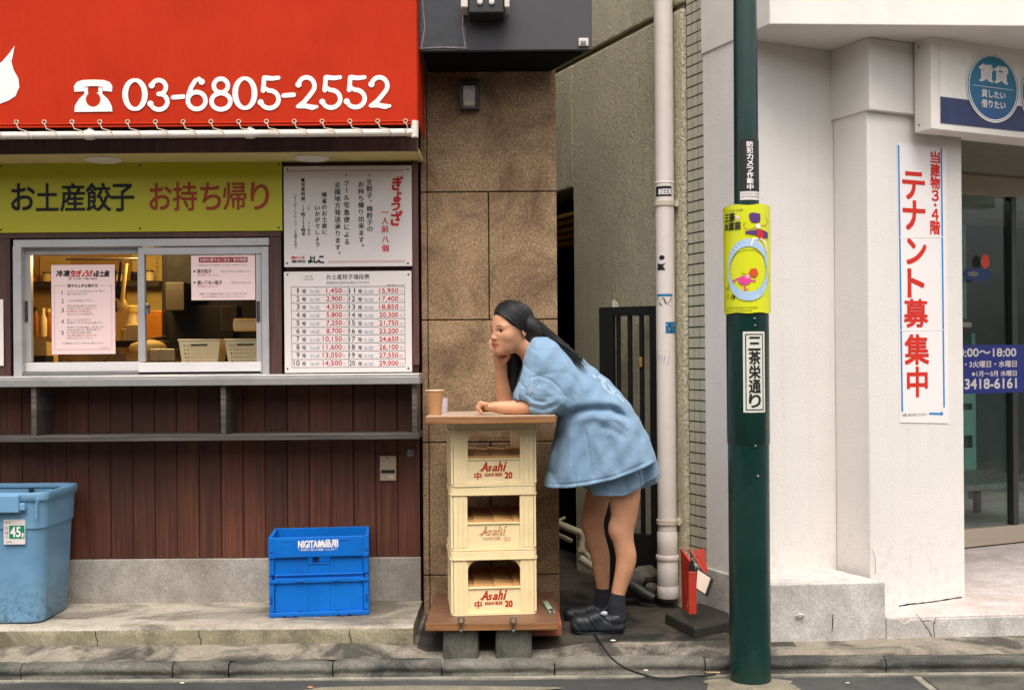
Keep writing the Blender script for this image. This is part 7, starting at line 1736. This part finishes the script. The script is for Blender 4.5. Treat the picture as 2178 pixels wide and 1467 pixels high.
M_pan = pm('kitchen_steel', lin(160, 150, 130), metallic=.7, rough=.3)
cn = MB(); cn.box(XX(55, 6.3), XX(330, 6.3), 6.24, 6.9, kz-.3, ZZ(725, 6.3, 200), M_pan); o = cn.build('steel_bench', bevel=.005); tag(o, 'steel work bench behind the tall paper notice', 'bench')
jar(76, 716, 652, 15, 6.3, M_amb, 'amber sauce bottle farthest left on the kitchen bench'); jar(92, 716, 655, 16, 6.32, M_wht, 'white-capped bottle second from the left on the kitchen bench', M_wht); jar(104, 718, 656, 14, 6.35, M_amb, 'amber bottle half hidden by the left edge of the tall paper notice', M_crm)
jar(283, 750, 650, 26, 6.28, M_wht, 'tall white tub just left of the middle window stile', M_crm, .8); jar(268, 752, 700, 22, 6.24, M_crm, 'short cream tub right of the tall paper notice', M_crm, .9)
cbx = MB(); cbx.box(XX(68, 6.0), XX(108, 6.0), 5.95, 6.1, kz+.0005, ZZ(728, 6.0, 90), M_crm); o = cbx.build('carton', bevel=.003); tag(o, 'cream carton in the lower left corner of the window', 'carton')
cbx = MB(); cbx.box(XX(70, 5.85), XX(100, 5.85), 5.84, 5.94, kz+.0005, ZZ(756, 5.85, 90), M_black); o = cbx.build('black_box', bevel=.003); tag(o, 'small black box in front of the cream carton', 'box')
# pan with lid, bag of flour
pn = thing('frying_pan', 'dark frying pan lying tilted right of the tall paper notice', 'pan', W(262, 735, 6.1))
m = MB(); c = W(262, 738, 6.1); m.lathe([(.07, 0), (.095, .03), (.098, .032), (.09, .03), (.066, .006), (.001, .006)], c, M_frd, 26); m.build('bowl', pn, smooth=40)
m = MB(); m.tube([c+Vector((.09, 0, .028)), c+Vector((.22, .03, .05))], .01, M_frd, 8); m.build('handle', pn, smooth=40)
fb_ = MB(); c = W(316, 738, 6.0)
for i in range(1): rock(fb_, c, .075, pm('flour_bag_paper', lin(206, 170, 96), var=.1, rough=.7), 1.35, .8, .5, 4)
o = fb_.build('flour_bag', smooth=60); tag(o, 'bulging tan paper bag lying behind the middle window stile', 'bag')
# hanging utensils
for i, (p, q0, q1, lab) in enumerate(((262, 560, 640, 'long wooden spatula hanging left of the middle window stile'), (240, 575, 640, 'dark ladle hanging beside the wooden spatula'), (252, 556, 610, 'shorter dark skimmer hanging behind the wooden spatula'))):
    t = thing('hanging_utensil', lab, 'utensil', W(p, q1, 6.2), 'utensils hanging in the kitchen'); m = MB(); a, b = W(p+6, q0, 6.2), W(p-2+i, q1, 6.2)
    mat = M_crm if i == 0 else M_frd
    m.tube([a, b], .012 if i == 0 else .008, mat, 8); m.build('handle', t, smooth=50); m = MB(); rock(m, b-Vector((0, 0, .03)), .03, mat, 1, .3, 1.3, i); m.build('blade', t, smooth=50)
m = MB(); m.tube([W(140, 551, 6.2), W(300, 551, 6.2)], .006, M_alud, 8); o = m.build('hanging_rail', smooth=50); tag(o, 'thin metal rail across the kitchen carrying hanging utensils', 'rail')
# more clutter: rows on the shelf rail and stacked boxes
for i in range(9):
    jar(70+31*i, 600, 600-18-((i*37) % 17), 17+(i*13) % 9, 7.16, (M_amb, M_crm, M_frd, M_wht, M_kdark)[i % 5], ('amber jar', 'cream tub', 'black tin', 'white tub', 'brown tin')[i % 5]+(' %s on the dark shelf rail of the kitchen' % ('farthest left', 'second from the left', 'third from the left', 'fourth from the left', 'in the middle', 'just right of the middle', 'third from the right', 'second from the right', 'farthest right')[i]), None, .8)
for i, (p0, p1, q0, q1, Y, mat, lab) in enumerate(((268, 292, 690, 768, 6.15, M_crm, 'upright cream carton left of the middle window stile'), (300, 345, 660, 735, 6.5, M_amb, 'amber box behind the middle window stile'), (318, 372, 742, 768, 5.9, M_pan, 'low steel tray on the counter right of the middle stile'), (352, 392, 600, 660, 6.45, M_kdark, 'dark brown box against the black fridge'), (470, 505, 650, 705, 6.3, M_kdark, 'dark box standing behind the perforated baskets'))):
    m = MB(); R(m, 0, p0, p1, q0, q1, Y, .12, mat); o = m.build('kitchen_box', bevel=.004); tag(o, lab, 'box')
# the lit ceiling lamp of the kitchen
kl = thing('kitchen_lamp', 'lit warm ceiling lamp glowing behind the upper left window pane', 'lamp', (-2.0, 6.45, 2.3))
m = MB(); k = NB('warm_lamp_glow'); k.t.nodes.remove(k.b); em = k.n('ShaderNodeEmission'); em.inputs[0].default_value = (1, .66, .25, 1); em.inputs[1].default_value = 5; k.l(em.outputs[0], k.out.inputs[0])
m.lathe([(.02, .06), (.07, .04), (.09, .0), (.07, -.04), (.02, -.05)], (-2.0, 6.45, 2.16), k.m, 20); m.build('globe', kl, smooth=60)
m = MB(); m.tube([(-2.0, 6.45, 2.22), (-2.0, 6.45, 2.42)], .01, M_black, 8); m.build('stem', kl, smooth=60)
la = bpy.data.lights.new('kitchen_light', 'POINT'); la.energy = 15; la.color = (1, .64, .24); la.shadow_soft_size = .12
lo = bpy.data.objects.new('kitchen_light', la); COL.objects.link(lo); lo.parent = kl; lo.location = (0, -.2, -.35)
# ================================================================== dim office behind the glass door
fo = Frame(DV, (rd.x, rd.y, 0), (0, 0, 1))
tb = thing('office_table', 'grey low table top seen through the lower part of the glass door', 'table', (3.3, 7.6, zfl))
m = MB(); za = .16
pts = [fo.px(*p) for p in ((2052, 1068), (2125, 1042))]
m.slab(fo, [(-.4, za+.28), (1.4, za+.28), (1.4, za+.32), (-.4, za+.32)], -1.2, -.45, pm('grey_table_laminate', lin(120, 126, 122), var=.15, rough=.3)); m.build('top', tb, bevel=.004)
for x in (-.3, 1.3):
    for dep in (.55, 1.1): m = MB(); m.slab(fo, [(x-.02, .16), (x+.02, .16), (x+.02, za+.279), (x-.02, za+.279)], -dep-.04, -dep, M_black); m.build('leg', tb)
rk = thing('brochure_rack', 'dim brochure rack with pale strips painted as light streaks, inside the glass entrance', 'rack', (3.6, 8.2, zfl))
m = MB(); 
for x in (-.1, .55, 1.2, 1.9): m.slab(fo, [(x-.02, .16), (x+.02, .16), (x+.02, 1.5), (x-.02, 1.5)], -1.75, -1.7, pm('rack_green', lin(110, 160, 146), rough=.5))
m.build('post', rk)
m = MB(); M_rl = pm('pale_streak_strip', lin(214, 206, 190), rough=.4)
for z, s_ in ((.55, 0), (.85, -.03), (1.10, .05)): m.slab(fo, [(-.3, z), (1.0, z+s_), (1.0, z+s_+.022), (-.3, z+.022)], -1.45, -1.42, M_rl)  # pale strips stand in for light streaks reflected in the door glass
m.build('rail', rk)
m = MB()
for i in range(7):
    for z in (.40, .70, .95): m.slab(fo, [(-.25+.3*i, z), (-.02+.3*i, z), (-.02+.3*i, z+.2), (-.25+.3*i, z+.2)], -1.6, -1.59, pm('brochure%d' % (i % 3), (lin(120, 170, 150), lin(150, 140, 126), lin(110, 130, 136))[i % 3], rough=.6))
m.build('brochure', rk)
ww = thing('office_partition', 'dim grey-green panelled partition in the upper part behind the glass door', 'partition', (3.6, 8.6, zfl))
m = MB()
for i, (a, b) in enumerate(((-.4, .1), (.13, .62), (.66, 1.2), (1.26, 2.2))): m.slab(fo, [(a, 1.72), (b, 1.72-.03*i), (b, 2.42), (a, 2.42)], -2.1, -2.05, pm('partition%d' % i, (lin(215, 212, 200), lin(150, 166, 172), lin(190, 178, 160), lin(130, 176, 164))[i], var=.15, rough=.6))
m.build('panel', ww)
m = MB(); m.slab(fo, [(-.4, 1.66), (2.2, 1.56), (2.2, 1.60), (-.4, 1.70)], -2.06, -2.0, M_rl); m.build('ledge', ww)
